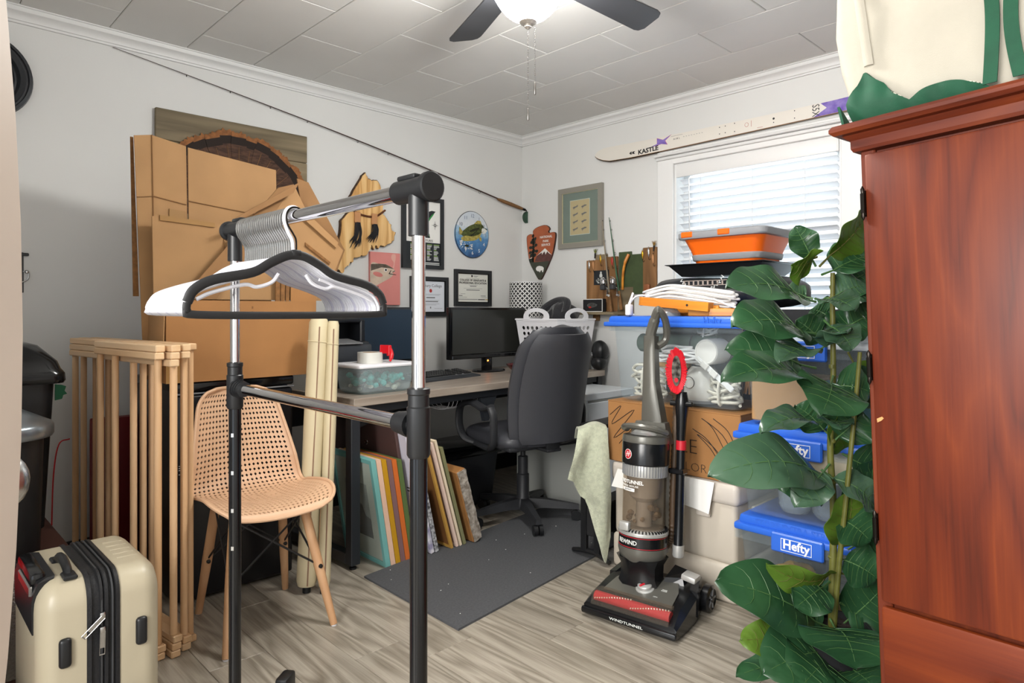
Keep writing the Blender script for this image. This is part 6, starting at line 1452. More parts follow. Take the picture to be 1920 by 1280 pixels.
obj('emblem_rim', on_cyl([ell(0, 0, 0.0175, 0.0185, 24)], 0.0893, -0.35, 0.583), 'white_paper', bd, 0); obj('emblem', on_cyl([ell(0, 0, 0.0155, 0.0165, 24)], 0.0900, -0.35, 0.583), 'vac_red', bd, 0)
obj('emblem_letter', on_cyl([[(-0.007, -0.009), (-0.004, -0.009), (0.0, 0.010), (-0.003, 0.010)], [(0.003, -0.009), (0.006, -0.009), (0.009, 0.010), (0.006, 0.010)], [(-0.009, -0.001), (0.013, 0.001), (0.013, 0.003), (-0.009, 0.001)]], 0.0906, -0.35, 0.583), 'white_paper', bd, 0)
# carry-handle crown
obj('crown', MB().lathe([(0.089, 0.626), (0.090, 0.632), (0.086, 0.65), (0.06, 0.655), (0, 0.655)], 40, BX), 'vac_grey', vc)
obj('carry_handle', MB().tube([BX @ Vector((0.082*math.sin(a), -0.078*math.cos(a)+0.0, 0.66+0.028*max(0, math.cos(a*0.9)))) for a in [-1.5+3.0*i/20 for i in range(21)]], 0.012, 8, flat=1.3), 'vac_grey', vc)
obj('crown_back', MB().loft([[BX @ Vector(p) for p in ((-0.08, 0.0, 0.62), (0.088, 0.0, 0.62), (0.08, 0.075, 0.62), (-0.07, 0.075, 0.62))], [BX @ Vector(p) for p in ((-0.05, 0.01, 0.70), (0.07, 0.01, 0.70), (0.06, 0.07, 0.70), (-0.045, 0.07, 0.70))]]), 'vac_grey', vc, 30)
obj('crown_top', MB().lathe([(0.05, 0.655), (0.035, 0.668), (0, 0.67)], 24, BX @ Matrix.Translation((-0.0, -0.02, 0))), 'vac_silver', vc)
# spine and grip
def sp_ring(x, w_, y0, y1, z): return [BX @ Vector(p) for p in ((x-w_, y0+0.006, z), (x-w_*0.7, y0, z), (x+w_*0.7, y0, z), (x+w_, y0+0.006, z), (x+w_, y1, z), (x-w_, y1, z))]
obj('spine', MB().loft([sp_ring(0.005, 0.055, 0.055, 0.10, 0.20), sp_ring(0.005, 0.05, 0.05, 0.10, 0.40), sp_ring(0.01, 0.048, 0.03, 0.095, 0.62), sp_ring(0.005, 0.04, 0.02, 0.08, 0.72), sp_ring(-0.008, 0.026, 0.02, 0.07, 0.85), sp_ring(-0.012, 0.023, 0.02, 0.065, 0.98), sp_ring(-0.012, 0.023, 0.015, 0.06, 1.03)]), 'vac_grey', vc, 40)
obj('grip', MB().tube([BX @ Vector(p) for p in cr([(-0.012, 0.038, 1.02), (-0.010, 0.036, 1.045), (0.004, 0.03, 1.085), (0.018, 0.02, 1.115), (0.028, 0.015, 1.128), (0.036, 0.022, 1.122), (0.042, 0.05, 1.09), (0.038, 0.075, 1.04), (0.028, 0.075, 1.01), (0.01, 0.055, 0.99)], 5)], [0.021]*12+[0.018]*10+[0.014]*10+[0.015]*14, 10), 'vac_grey', vc)
# hose, wand, dusting brush
hz = MB()
pts = cr([(0.055, 0.10, 0.80), (0.065, 0.105, 0.82), (0.075, 0.10, 0.76), (0.078, 0.09, 0.6), (0.078, 0.085, 0.42), (0.075, 0.09, 0.27), (0.05, 0.09, 0.22)], 16)
pts = [BX @ Vector(p) for p in pts]
hz.tube(pts, [0.0145 if i % 2 else 0.0115 for i in range(len(pts))], 10)
obj('hose', hz, mat('hose_brown', '#4b3a2a', 0.5), vc)
wx = 0.110
obj('wand', MB().tube([BX @ Vector((wx, 0.075, z)) for z in (0.205, 0.21, 0.40, 0.55, 0.60)], [0.020, 0.018, 0.0175, 0.0165, 0.0165], 16), 'vac_black', vc)
obj('wand_foot', MB().tube([BX @ Vector((wx, 0.075, z)) for z in (0.20, 0.205, 0.245)], [0.018, 0.0215, 0.0215], 16), 'vac_silver', vc)
obj('wand_ring', MB().tube([BX @ Vector((wx, 0.075, z)) for z in (0.60, 0.601, 0.635, 0.636)], [0.017, 0.0195, 0.0195, 0.017], 16), 'vac_red', vc)
obj('wand_clip', MB().rbox(0.07, wx+0.02, 0.05, 0.10, 0.51, 0.53, 0.004, 1, BX), 'vac_black', vc)
obj('wand_elbow', MB().tube([BX @ Vector((wx-0.002, 0.075, z)) for z in (0.635, 0.66, 0.72, 0.76, 0.79, 0.82)], [0.016, 0.018, 0.021, 0.026, 0.025, 0.018], 16).tube([BX @ Vector((wx-0.045, 0.07, 0.775)), BX @ Vector((wx+0.04, 0.07, 0.775))], 0.010, 10), 'vac_black', vc)
DB = BX @ Matrix.Translation((wx-0.014, 0.052, 0.90)) @ Matrix.Rotation(math.radians(4), 4, 'X')
du = obj('dusting_brush', MB().prism(ell(0, 0, 0.021, 0.062, 28), -0.004, 0.018, DB), 'vac_black', vc)
fr_ = MB(); 
for k in range(120):
    a = 2*PI*k/120; r0, r1 = (0.018, 0.055), (0.042+random.uniform(-.003, .003), 0.086+random.uniform(-.004, .004))
    p0_ = Vector((r0[0]*math.cos(a), -0.002, r0[1]*math.sin(a))); p1_ = Vector((r1[0]*math.cos(a), -0.012, r1[1]*math.sin(a)))
    fr_.cyl(DB @ p0_, DB @ p1_, 0.0034, 0.0022, 5)
obj('bristle_fringe', fr_, mat('bristle_red', '#c01525', 0.55), du, kind='stuff')
obj('brush_plate', MB().prism([(x, z) for x, z in ell(0, 0, 0.0185, 0.058, 28)], -0.010, -0.004, DB), mat('foil_worn', '#9b978f', 0.25, 0.7, col2='#3b3936', scale=55), du)
obj('brush_hole', MB().prism(ell(0, -0.035, 0.008, 0.009, 14), -0.0108, -0.010, DB), 'vac_red', du, 0)

# ---------------------------------------------------------------- garment rack and hangers
rk = thing('garment_rack', 'chrome garment rack with black sleeves and end caps', 'clothes rack', (2.826, 2.217, 0.0), PI/2)
HX = 0.371       # half length along the room's y
ZT, ZM = 1.316, 0.937
for s_ in (-1, 1):
    x = s_*HX
    up_ = obj('upper_pole', MB().cyl((x, 0, ZM), (x, 0, ZT-0.05), 0.011, n=20), 'chrome', rk)
    lo_ = obj('lower_pole', MB().cyl((x, 0, 0.10), (x, 0, ZM+0.02), 0.0142, n=20), 'black_gloss', rk)
    obj('collar', MB().lathe([(0, ZM-0.05), (0.0165, ZM-0.05), (0.019, ZM-0.045), (0.019, ZM+0.03), (0.017, ZM+0.032), (0.017, ZM+0.05), (0.0185, ZM+0.052), (0.0185, ZM+0.06), (0.012, ZM+0.062), (0, ZM+0.062)], 24, Matrix.Translation((x, 0, 0))), 'black_plastic', rk)
    e_ = MB()
    for k in range(4): e_.tube([(x-s_*(0.016+0.010*k), 0, ZM), (x-s_*(0.025+0.010*k), 0, ZM)], [0.0215-0.0012*k, 0.0215-0.0012*k], 20)
    obj('bar_socket', e_, 'black_plastic', rk)
    obj('top_tee', MB().cyl((x, 0, ZT-0.075), (x, 0, ZT), 0.0165, n=20).cyl((x-s_*0.055, 0, ZT), (x+s_*0.030, 0, ZT), 0.0195, n=24).tube([(x+s_*0.026, 0, ZT), (x+s_*0.028, 0, ZT), (x+s_*0.036, 0, ZT), (x+s_*0.038, 0, ZT)], [0.0195, 0.024, 0.024, 0.0215], 28)
        .rbox(min(x-s_*0.05, x), max(x-s_*0.05, x), -0.009, 0.009, ZT+0.017, ZT+0.026, 0.004, 2), 'black_plastic', rk)
    a = math.radians(0 if s_ > 0 else 0)
    fd = Vector((-0.62, 0.78, 0)) if s_ < 0 else Vector((0, 1, 0))
    b0, b1 = Vector((x, 0, 0.085))-fd*0.22, Vector((x, 0, 0.085))+fd*0.26
    ft = obj('foot_bar', MB().cyl(b0, b1, 0.0135, n=16).rbox(-0.02, 0.02, -0.02, 0.02, 0.068, 0.12, 0.006, 2, Matrix.Translation((x, 0, 0))), 'black_gloss', rk)
    for q in (b0, b1):
        sg = 1 if q is b1 else -1
        obj('end_block', MB().rbox(-0.03, 0.03, -0.018, 0.018, -0.022, 0.022, 0.008, 2, Matrix.Translation(q) @ Matrix.Rotation(math.atan2(fd.y, fd.x), 4, 'Z')), 'black_plastic', ft)
        obj('caster', MB().cyl(q+Vector((-0.012, 0, -0.06)), q+Vector((0.012, 0, -0.06)), 0.0245, n=18).cyl(q+Vector((0, 0, -0.06)), q+Vector((0, 0, -0.02)), 0.006, n=8), 'black_plastic', ft)
    if s_ < 0:
        for z in (0.90, 0.825, 0.735, 0.645, 0.555): obj('adjustment_hole', MB().rbox(-0.0035, 0.0035, -0.0148, -0.0138, z-0.005, z+0.005, 0.0008, 1, Matrix.Translation((x, 0, 0)) @ Matrix.Rotation(math.radians(45), 4, 'Z')), 'steel', lo_, 0)
obj('hanging_bar', MB().cyl((-HX, 0, ZT), (HX, 0, ZT), 0.0135, n=28), 'chrome', rk)
obj('cross_bar', MB().cyl((-HX, 0, ZM), (HX, 0, ZM), 0.0125, n=24), 'chrome', rk)
# hangers: local x lies along the shoulder, hook at the bar
mat('hanger_white', '#c6c6cc', 0.3); mat('hanger_lilac', '#aeadbc', 0.3); mat('velvet_black', '#0d0d0f', 0.6, sheen=0.1)
def hanger_mesh(velvet):
    body = MB(); hook = MB(); extra = MB()
    zt = -0.085
    if velvet:
        sh_ = [(-0.212, -0.178), (-0.20, -0.155), (-0.165, -0.135), (-0.09, -0.118), (-0.055, -0.098), (-0.022, -0.082), (0, -0.079), (0.022, -0.082), (0.055, -0.098), (0.09, -0.118), (0.165, -0.135), (0.20, -0.155), (0.212, -0.178)]
        body.tube(cr([(x, 0, z) for x, z in sh_], 5), 0.0095, 10, flat=0.42, up=(0, 0, 1))
        body.tube(cr([(-0.212, 0, -0.178), (-0.212, 0, -0.193), (-0.195, 0, -0.201), (0, 0, -0.203), (0.195, 0, -0.201), (0.212, 0, -0.193), (0.212, 0, -0.178)], 5), 0.0075, 10, flat=0.55, up=(0, 0, 1))
        body.rbox(-0.011, 0.011, -0.004, 0.004, -0.082, -0.068, 0.002, 1)
        hr = 0.0019
    else:
        sh_ = [(-0.205, -0.176), (-0.19, -0.158), (-0.15, -0.142), (-0.085, -0.122), (-0.05, -0.100), (-0.02, -0.086), (0, -0.083), (0.02, -0.086), (0.05, -0.100), (0.085, -0.122), (0.15, -0.142), (0.19, -0.158), (0.205, -0.176)]
        body.tube(cr([(x, 0, z) for x, z in sh_], 4)+cr([(0.205, 0, -0.176), (0.208, 0, -0.190), (0.19, 0, -0.200), (0, 0, -0.203), (-0.19, 0, -0.200), (-0.208, 0, -0.190), (-0.205, 0, -0.176)], 4)[1:-1], 0.0040, 7, closed=True, up=(0, 0, 1))
        hr = 0.0024
    hp = cr([(0, 0, -0.083), (0, 0, -0.05), (0.006, 0, -0.036), (0.0185, 0, -0.016), (0.0195, 0, 0.006), (0.008, 0, 0.0185), (-0.010, 0, 0.0165), (-0.0185, 0, 0.0)], 5)
    hook.tube(hp, hr, 7)
    return body, hook
bW, hW = hanger_mesh(False); bV, hV = hanger_mesh(True)
meW = bW.mesh('hanger_body', 50); meW.materials.append(M['hanger_white']); meWh = hW.mesh('hook', 50); meWh.materials.append(M['steel'])
meL = bW.mesh('hanger_body', 50); meL.materials.append(M['hanger_lilac'])
meV = bV.mesh('hanger_body', 50); meV.materials.append(M['velvet_black']); meVh = hV.mesh('hook', 50); meVh.materials.append(M['iron'])
rd = random.Random(9)
def hanger(label, y, body, hook, rz=0.0, group=None, zt=0.0):
    t = thing('clothes_hanger', label, 'hanger', (2.826, y, ZT-0.0008+zt), rz, group)
    link('hanger_body', body, t); link('hook', hook, t)
    return t
y0 = 2.217-HX
for k in range(22):
    yy = y0+0.062+k*0.0108
    lil = k % 5 == 3
    h_ = hanger('pale lilac plastic clothes hanger among the white ones on the garment rack' if lil else 'slim white plastic clothes hanger in the row on the garment rack', yy, meL if lil else meW, meWh, rd.uniform(-0.005, 0.005), 'lilac hangers on the garment rack' if lil else 'white hangers on the garment rack')
wh_ = hanger('thicker white hanger with inner trouser bar beside the black one', y0+0.302, meW, meWh, 0.0)
obj('inner_bar', MB().tube(cr([(-0.19, 0, -0.172), (-0.16, 0, -0.158), (-0.10, 0, -0.142), (-0.075, 0, -0.146), (-0.045, 0, -0.136), (-0.03, 0, -0.118)], 5), 0.004, 7).tube(cr([(0.19, 0, -0.172), (0.16, 0, -0.158), (0.10, 0, -0.142), (0.075, 0, -0.146), (0.045, 0, -0.136), (0.03, 0, -0.118)], 5), 0.004, 7).tube(cr([(-0.10, 0, -0.142), (-0.08, 0, -0.133), (-0.06, 0, -0.127)], 4), 0.0035, 7), 'hanger_white', wh_)
obj('white_ring_hook', MB().tube(cr([(0.0, 0.004, -0.083), (0.002, 0.004, -0.05), (0.012, 0.004, -0.03), (0.020, 0.004, -0.004), (0.013, 0.004, 0.016), (-0.004, 0.004, 0.021), (-0.018, 0.004, 0.010)], 5), 0.0042, 8), 'hanger_white', wh_)
hanger('black velvet clothes hanger at the front of the rack', y0+0.318, meV, meVh, 0.0)

# ---------------------------------------------------------------- moulded chair
mc = thing('moulded_chair', 'tan perforated shell chair with wooden dowel legs', 'chair', (2.435, 1.075, 0.0), PI-0.069)
mat('shell_tan', '#cfa988', 0.5)
prof_y = [(-0.235, 0.425), (-0.215, 0.446), (-0.13, 0.452), (0.0, 0.436), (0.10, 0.436), (0.165, 0.462), (0.20, 0.52), (0.225, 0.61), (0.25, 0.70), (0.275, 0.785), (0.285, 0.82)]
PP = cr([(0, y, z) for y, z in prof_y], 12)
acc = [0.0]
for a, b in zip(PP, PP[1:]): acc.append(acc[-1]+(b-a).length)
TOT = acc[-1]
def prof_at(b):
    s_ = b*TOT
    for i in range(len(PP)-1):
        if s_ <= acc[i+1] or i == len(PP)-2:
            t = (s_-acc[i])/max(acc[i+1]-acc[i], 1e-9); return PP[i].lerp(PP[i+1], min(max(t, 0), 1))
def half_w(b):
    # front of seat -> hips -> shoulders, ends rounded
    w_ = 0.238-0.004*b
    if b < 0.16: w_ *= 0.62+0.38*math.sqrt(max(0, 1-((0.16-b)/0.16)**2))
    if b > 0.45: w_ = 0.236-0.085*((b-0.45)/0.55)**1.2
    if b > 0.90: w_ *= 0.55+0.45*math.sqrt(max(0, 1-((b-0.90)/0.10)**2))
    return w_*0.91
def shell_pt(a, b):
    p = prof_at(b); w_ = half_w(b); s_ = 2*a-1
    bl = min(1, max(0, (b-0.40)/0.25))            # 0 seat, 1 back
    edge = abs(s_)**2.2
    ex = math.sin(min(1, b/0.5)*PI)*0.6+0.25
    return Vector((w_*s_, p.y-edge*(0.075*bl*(1-0.6*max(0, (b-0.6)/0.4))), p.z+edge*0.05*(1-bl)*ex))
NA, NB = 25, 40
def shell_mesh():
    pv = []; pf = []; vid = {}
    def V_(a, b):
        k = (round(a, 5), round(b, 5))
        if k not in vid: vid[k] = len(pv); pv.append(shell_pt(a, b))
        return vid[k]
    for i in range(NA):
        for j in range(NB):
            a0, a1, b0, b1 = i/NA, (i+1)/NA, j/NB, (j+1)/NB; am, bm_ = (a0+a1)/2, (b0+b1)/2
            O = [(a0, b0), (am, b0), (a1, b0), (a1, bm_), (a1, b1), (am, b1), (a0, b1), (a0, bm_)]
            solid = i == 0 or i == NA-1 or j < 1 or j >= NB-1 or (11 <= j <= 12 and i in (8, 9, 15, 16)) or (14 <= j <= 15 and i in (8, 9, 12, 15, 16)) or (j == 9 and i in (11, 12, 13))
            if solid: pf.append(tuple(V_(*p) for p in O))
            else:
                q = 0.66; I = [(am, bm_-(bm_-b0)*q), (am+(a1-am)*q, bm_), (am, bm_+(b1-bm_)*q), (am-(am-a0)*q, bm_)]
                for c_ in range(4):
                    corner = O[(2*c_+2) % 8]; m0 = O[(2*c_+1) % 8]; m1 = O[(2*c_+3) % 8]
                    pf.append((V_(*m0), V_(*corner), V_(*m1), V_(*I[(c_+1) % 4]), V_(*I[c_])))
    mb = MB(); mb.v = [tuple(p) for p in pv]; mb.f = pf
    me = mb.mesh('shell', 0); bm = bmesh.new(); bm.from_mesh(me)
    bmesh.ops.recalc_face_normals(bm, faces=bm.faces); bmesh.ops.solidify(bm, geom=bm.faces[:], thickness=0.004)
    bm.to_mesh(me); bm.free()
    for p in me.polygons: p.use_smooth = True
    me.set_sharp_from_angle(angle=math.radians(45)); me.materials.append(M['shell_tan']); return me
link('seat_shell', shell_mesh(), mc)
edge_path = [shell_pt(0, j/60) for j in range(61)]+[shell_pt(i/20, 1) for i in range(1, 21)]+[shell_pt(1, 1-j/60) for j in range(1, 61)]+[shell_pt(1-i/20, 0) for i in range(1, 20)]
obj('shell_rim', MB().tube(edge_path, 0.0065, 8, closed=True), 'shell_tan', mc)
tops = {(-1, -1): (-0.12, -0.10), (1, -1): (0.12, -0.10), (-1, 1): (-0.12, 0.10), (1, 1): (0.12, 0.10)}
foots = {(-1, -1): (-0.185, -0.225), (1, -1): (0.185, -0.225), (-1, 1): (-0.16, 0.18), (1, 1): (0.17, 0.19)}
for k in tops:
    a = tops[k]; b = foots[k]
    lg = obj('leg', MB().tube([(a[0], a[1], 0.43), ((a[0]+b[0])/2, (a[1]+b[1])/2, 0.215), (b[0], b[1], 0.004)], [0.0165, 0.0175, 0.0125], 14), 'oak_stick', mc)
    obj('glide', MB().lathe([(0, 0), (0.010, 0), (0.011, 0.005), (0, 0.005)], 12, Matrix.Translation((b[0], b[1], 0))), 'white_plastic', lg)
def lerp_leg(k, t): a = tops[k]; b = foots[k]; return Vector((a[0]+(b[0]-a[0])*t, a[1]+(b[1]-a[1])*t, 0.43*(1-t)))
wr_ = MB()
for k0, k1 in (((-1, -1), (1, -1)), ((1, -1), (1, 1)), ((1, 1), (-1, 1)), ((-1, 1), (-1, -1))):
    wr_.cyl(lerp_leg(k0, 0.06), lerp_leg(k1, 0.52), 0.0038, n=6); wr_.cyl(lerp_leg(k1, 0.06), lerp_leg(k0, 0.52), 0.0038, n=6)
obj('wire_brace', wr_, 'black_plastic', mc)
for k in tops: obj('bolt', MB().lathe([(0, 0), (0.008, 0), (0.007, 0.006), (0, 0.008)], 10, Matrix.Translation(lerp_leg(k, 0.52)+Vector((0.0, -0.017*1, 0))) @ Matrix.Rotation(PI/2, 4, 'X')), 'black_plastic', mc)

# ---------------------------------------------------------------- folded wooden rack of dowels
dr_ = thing('folding_dowel_rack', 'folded beech wood rack of upright dowels and short slats', 'wooden rack', (2.782, 0.64, 0.0), PI+0.12)
SW = 0.030
slm = {}
def slat_at(x, y0_, y1_, z, nm='slat'):
    L_ = round(y1_-y0_, 3)
    if L_ not in slm:
        me = MB().rbox(-SW/2, SW/2, -L_/2, L_/2, 0, 0.0225, 0.003, 1).mesh('slat', 0); me.materials.append(M['beech_y']); slm[L_] = me
    o = link(nm, slm[L_], dr_); o.location = (x, (y0_+y1_)/2, z)
wood('beech_y', ['#cfa67a', '#dab68c', '#e2c29b'], 'Y', scale=6.0, rough=0.5, rings=3, rand=0.05)
cols_ = [(-0.065, -0.50, 0.02, (0, 1)), (-0.025, -0.52, 0.40, (0, 1, 2)), (0.018, -0.50, 0.44, (0, 1)), (0.056, -0.46, 0.42, (0,))]
dwm = MB().cyl((0, 0, 0.0), (0, 0, 1.0), 0.0115, n=14).mesh('dowel', 40); dwm.materials.append(M['beech'])
for x, ya, yb, lv in cols_:
    top_ = 1.012
    for l in lv:
        slat_at(x-0.004*l, ya-0.004*l, yb-0.01*l, top_-0.0225-0.0235*l)
        slat_at(x+0.003*l, ya, yb, 0.0005+0.0235*l)
    n_ = max(lv)+1
    z0_ = 0.001+0.0235*n_; z1_ = top_-0.0235*n_
    ys = [ya+0.02, yb-0.02]+([ya+(yb-ya)*0.36] if yb-ya > 0.7 else [])+([ya+(yb-ya)*0.70] if len(lv) > 1 else [])
    for y in ys:
        o = link('dowel', dwm, dr_); o.location = (x, y, z0_); o.scale = (1, 1, z1_-z0_)

# ---------------------------------------------------------------- suitcase
su = thing('hard_suitcase', 'cream hard-shell cabin suitcase with black zip and handles', 'suitcase', (3.07, 1.705, 0.0), PI)
mat('shell_cream', '#aca28b', 0.36, var=0.02, scale=3)
SH, SD = 0.513, 0.345
def half_shell(x0, x1, outer):
    """one half of the case; the outer edges are strongly rounded"""
    prof = []; n = 6; rr = 0.055
    rings = []
    xs = [x0, x0+(x1-x0)*0.55] if outer > 0 else [x1, x1+(x0-x1)*0.55]
    seqs = [(xs[0], 0.0), (xs[1], 0.0)]
    for i in range(1, n+1):
        a = PI/2*i/n; seqs.append((xs[1]+(x1-x0)*0.45*math.sin(a)*(1 if outer > 0 else -1), 0.045*(1-math.cos(a))))
    def rr_ring(x, ins):
        y0_, y1_, z0_, z1_ = 0.0+ins, SD-ins, 0.04+ins, SH-ins; r = 0.058-ins*0.4; pts = []
        for cy, cz, a0 in ((y1_-r, z1_-r, 0), (y0_+r, z1_-r, PI/2), (y0_+r, z0_+r, PI), (y1_-r, z0_+r, 1.5*PI)):
            for i in range(7):
                a = a0+PI/2*i/6; pts.append((x, cy+r*math.cos(a), cz+r*math.sin(a)))
        return pts if outer > 0 else pts[::-1]
    return MB().loft([rr_ring(x, i) for x, i in seqs], caps=True)
hs1 = obj('shell_half', half_shell(-0.125, -0.032, -1), 'shell_cream', su, 50)
hs2 = obj('shell_half', half_shell(0.032, 0.125, 1), 'shell_cream', su, 50)
mat('zip_black', '#151517', 0.6, bump=0.3, bscale=200)
def zring(x, ins):
    y0_, y1_, z0_, z1_ = ins, SD-ins, 0.04+ins, SH-ins; r = 0.056; pts = []
    for cy, cz, a0 in ((y1_-r, z1_-r, 0), (y0_+r, z1_-r, PI/2), (y0_+r, z0_+r, PI), (y1_-r, z0_+r, 1.5*PI)):
        for i in range(7):
            a = a0+PI/2*i/6; pts.append((x, cy+r*math.cos(a), cz+r*math.sin(a)))
    return pts
obj('zip_gusset', MB().loft([zring(x, i) for x, i in ((-0.0335, 0.002), (-0.033, -0.002), (-0.024, -0.003), (-0.022, 0.002), (-0.009, 0.002), (-0.007, -0.003), (-0.002, -0.003), (0.0, 0.001), (0.003, -0.003), (0.009, -0.003), (0.012, 0.002), (0.023, 0.002), (0.025, -0.003), (0.033, -0.002), (0.0335, 0.002))]), 'zip_black', su, 30)
for x in (-0.0045, 0.018): obj('zip_coil', MB().tube(zring(x, -0.0012), 0.0022, 6, closed=True), 'dark_grey', su)
for x, z, a in ((-0.004, 0.425, 0.85), (-0.004, 0.392, 0.03), (0.018, 0.245, 0.0)):
    pu = obj('zip_pull', MB().rbox(x-0.006, x+0.006, -0.012, -0.002, z-0.008, z+0.008, 0.003, 2), 'steel', su)
    Mx = Matrix.Translation((x, -0.011, z-0.004)) @ Matrix.Rotation(a, 4, 'Y')
    mb = MB(); mb.rbox(-0.0058, -0.0042, -0.0012, 0.0012, -0.05, 0.002, 0.0005, 1, Mx).rbox(0.0042, 0.0058, -0.0012, 0.0012, -0.05, 0.002, 0.0005, 1, Mx).rbox(-0.0058, 0.0058, -0.0012, 0.0012, -0.052, -0.049, 0.0005, 1, Mx).rbox(-0.0044, 0.0044, -0.0008, 0.0008, -0.036, 0.0, 0.0004, 1, Mx)
    obj('pull_tab', mb, 'steel', pu)
for x, z in ((-0.075, 0.362), (0.078, 0.362)):
    obj('side_bumper', MB().rbox(x-0.0125, x+0.0125, -0.011, 0.006, z-0.033, z+0.033, 0.0115, 3), 'black_plastic', su)
obj('carry_handle', MB().tube(cr([(-0.058, 0.06, SH-0.004), (-0.058, 0.075, SH+0.012), (-0.058, 0.12, SH+0.02), (-0.058, 0.165, SH+0.012), (-0.058, 0.18, SH-0.004)], 6), 0.0095, 10, flat=1.3, up=(1, 0, 0)).rbox(-0.072, -0.044, 0.03, 0.075, SH-0.004, SH+0.006, 0.003, 1).rbox(-0.072, -0.044, 0.165, 0.205, SH-0.004, SH+0.006, 0.003, 1), 'black_plastic', su)
th_ = obj('trolley_housing', MB().loft([[(-0.128, 0.05, 0.40), (-0.128, 0.29, 0.40), (-0.10, 0.29, 0.40), (-0.10, 0.05, 0.40)], [(-0.129, 0.05, 0.475), (-0.129, 0.29, 0.475), (-0.10, 0.29, 0.48), (-0.10, 0.05, 0.48)], [(-0.118, 0.05, 0.512), (-0.118, 0.29, 0.512), (-0.085, 0.28, 0.515), (-0.085, 0.06, 0.515)], [(-0.10, 0.06, 0.518), (-0.10, 0.28, 0.518), (-0.082, 0.27, 0.517), (-0.082, 0.07, 0.517)]]), 'black_plastic', su, 25)
obj('trolley_grip', MB().rbox(-0.128, -0.098, 0.07, 0.25, 0.502, 0.528, 0.008, 2), 'black_gloss', th_)
obj('grip_trim', MB().rbox(-0.131, -0.122, 0.068, 0.22, 0.478, 0.502, 0.003, 1), 'steel', th_)
for x in (-0.085, 0.085):
    for y in (0.05, SD-0.05):
        wl_ = obj('wheel_housing', MB().rbox(x-0.022, x+0.022, y-0.022, y+0.022, 0.03, 0.052, 0.006, 2), 'black_plastic', su)
        obj('wheel', MB().cyl((x-0.009, y, 0.019), (x+0.009, y, 0.019), 0.019, n=16), 'black_plastic', wl_)
rib_ = MB()
for k in range(5): rib_.tube([(0.05+0.0, 0.10+0.035*k, SH-0.0005), (0.095, 0.10+0.035*k, SH-0.002)], [0.003, 0.0015], 6)
obj('moulded_rib', rib_, 'shell_cream', hs2)
obj('luggage_tag', MB().rbox(-0.012, 0.02, -0.03, -0.026, 0.18, 0.245, 0.004, 1, Matrix.Rotation(0.2, 4, 'Y')), 'mid_grey', su)

# ---------------------------------------------------------------- left corner: bins, boxes, red things
fx = thing('foil_lined_box', 'brown box lined with silver bubble foil under the trash cans', 'box', (3.16, 0.585, 0.0), PI)
mat('foil_bubble', '#8a8480', 0.22, 0.9, bump=1.0, bscale=140, scale=40); mat('brown_card', '#4a2a20', 0.7)
obj('carton', MB().rbox(-0.20, 0.20, 0.0, 0.66, 0.0, 0.345, 0.004, 1), 'brown_card', fx, 0)
obj('foil_wrap', MB().rbox(-0.204, 0.20, -0.004, 0.20, 0.02, 0.33, 0.004, 1).sheet(lambda a, b: (0.2035+0.0015*math.sin(a*60)*math.sin(b*60), 0.01+0.46*a, 0.02+0.30*b), 40, 30, -0.003), 'foil_bubble', fx, 60)
fx.location = (3.16, 0.86, 0.0)
tc2 = thing('black_trash_can', 'tall black plastic trash can with glossy lid by the left wall', 'trash can', (3.145, 0.60, 0.3465), PI)
def rr_ring2(w_, d_, r, z, n=5):
    pts = []
    for cx, cy, a0 in ((w_-r, d_-r, 0), (-w_+r, d_-r, PI/2), (-w_+r, -d_+r, PI), (w_-r, -d_+r, 1.5*PI)):
        for i in range(n+1):
            a = a0+PI/2*i/n; pts.append((cx+r*math.cos(a), cy+r*math.sin(a), z))
    return pts
obj('body', MB().loft([rr_ring2(0.12, 0.12, 0.04, 0.0), rr_ring2(0.135, 0.135, 0.04, 0.02), rr_ring2(0.16, 0.155, 0.04, 0.53)]), 'black_plastic', tc2, 40)
obj('lid', MB().loft([rr_ring2(0.185, 0.18, 0.04, 0.525), rr_ring2(0.19, 0.185, 0.04, 0.535), rr_ring2(0.188, 0.183, 0.04, 0.56), rr_ring2(0.178, 0.173, 0.045, 0.575), rr_ring2(0.17, 0.165, 0.05, 0.60), rr_ring2(0.12, 0.12, 0.06, 0.655), rr_ring2(0.09, 0.09, 0.05, 0.665)]), 'black_gloss', tc2, 40)
obj('lid_clip', MB().rbox(0.17, 0.198, -0.03, 0.03, 0.53, 0.565, 0.006, 2), 'black_gloss', tc2)
gt = thing('green_tag', 'small torn green tag behind the black trash can', 'tag', (2.952, 0.50, 0.79), PI)
obj('tag', MB().prism([(-0.01, 0.0), (0.012, 0.004), (0.016, 0.018), (0.028, 0.022), (0.02, 0.034), (0.025, 0.05), (0.012, 0.056), (-0.01, 0.06)], -0.004, 0.004), mat('green_card', '#15714a', 0.5), gt, 0)
obj('string', MB().cyl((0.0, 0, 0.058), (-0.012, 0, 0.09), 0.0015, n=5), 'white_paper', gt)
sc2 = thing('step_trash_can', 'small black trash can with brushed steel lid', 'trash can', (3.165, 0.745, 0.3465), PI)
sc2.location = (3.16, 0.875, 0.3465); tc2.location = (3.15, 0.535, 0.3465)
fx.location = (3.18, 1.0, 0.0)
obj('body', MB().lathe([(0, 0), (0.088, 0), (0.095, 0.01), (0.105, 0.38), (0, 0.38)], 32), 'black_plastic', sc2)
obj('lid', MB().lathe([(0, 0.38), (0.128, 0.38), (0.132, 0.386), (0.132, 0.415), (0.126, 0.424), (0.05, 0.465), (0, 0.47)], 36), mat('steel_brushed', '#8f979d', 0.3, 0.85), sc2)
obj('pedal', MB().rbox(-0.03, 0.03, -0.13, -0.09, 0.005, 0.02, 0.005, 1), 'black_plastic', sc2)
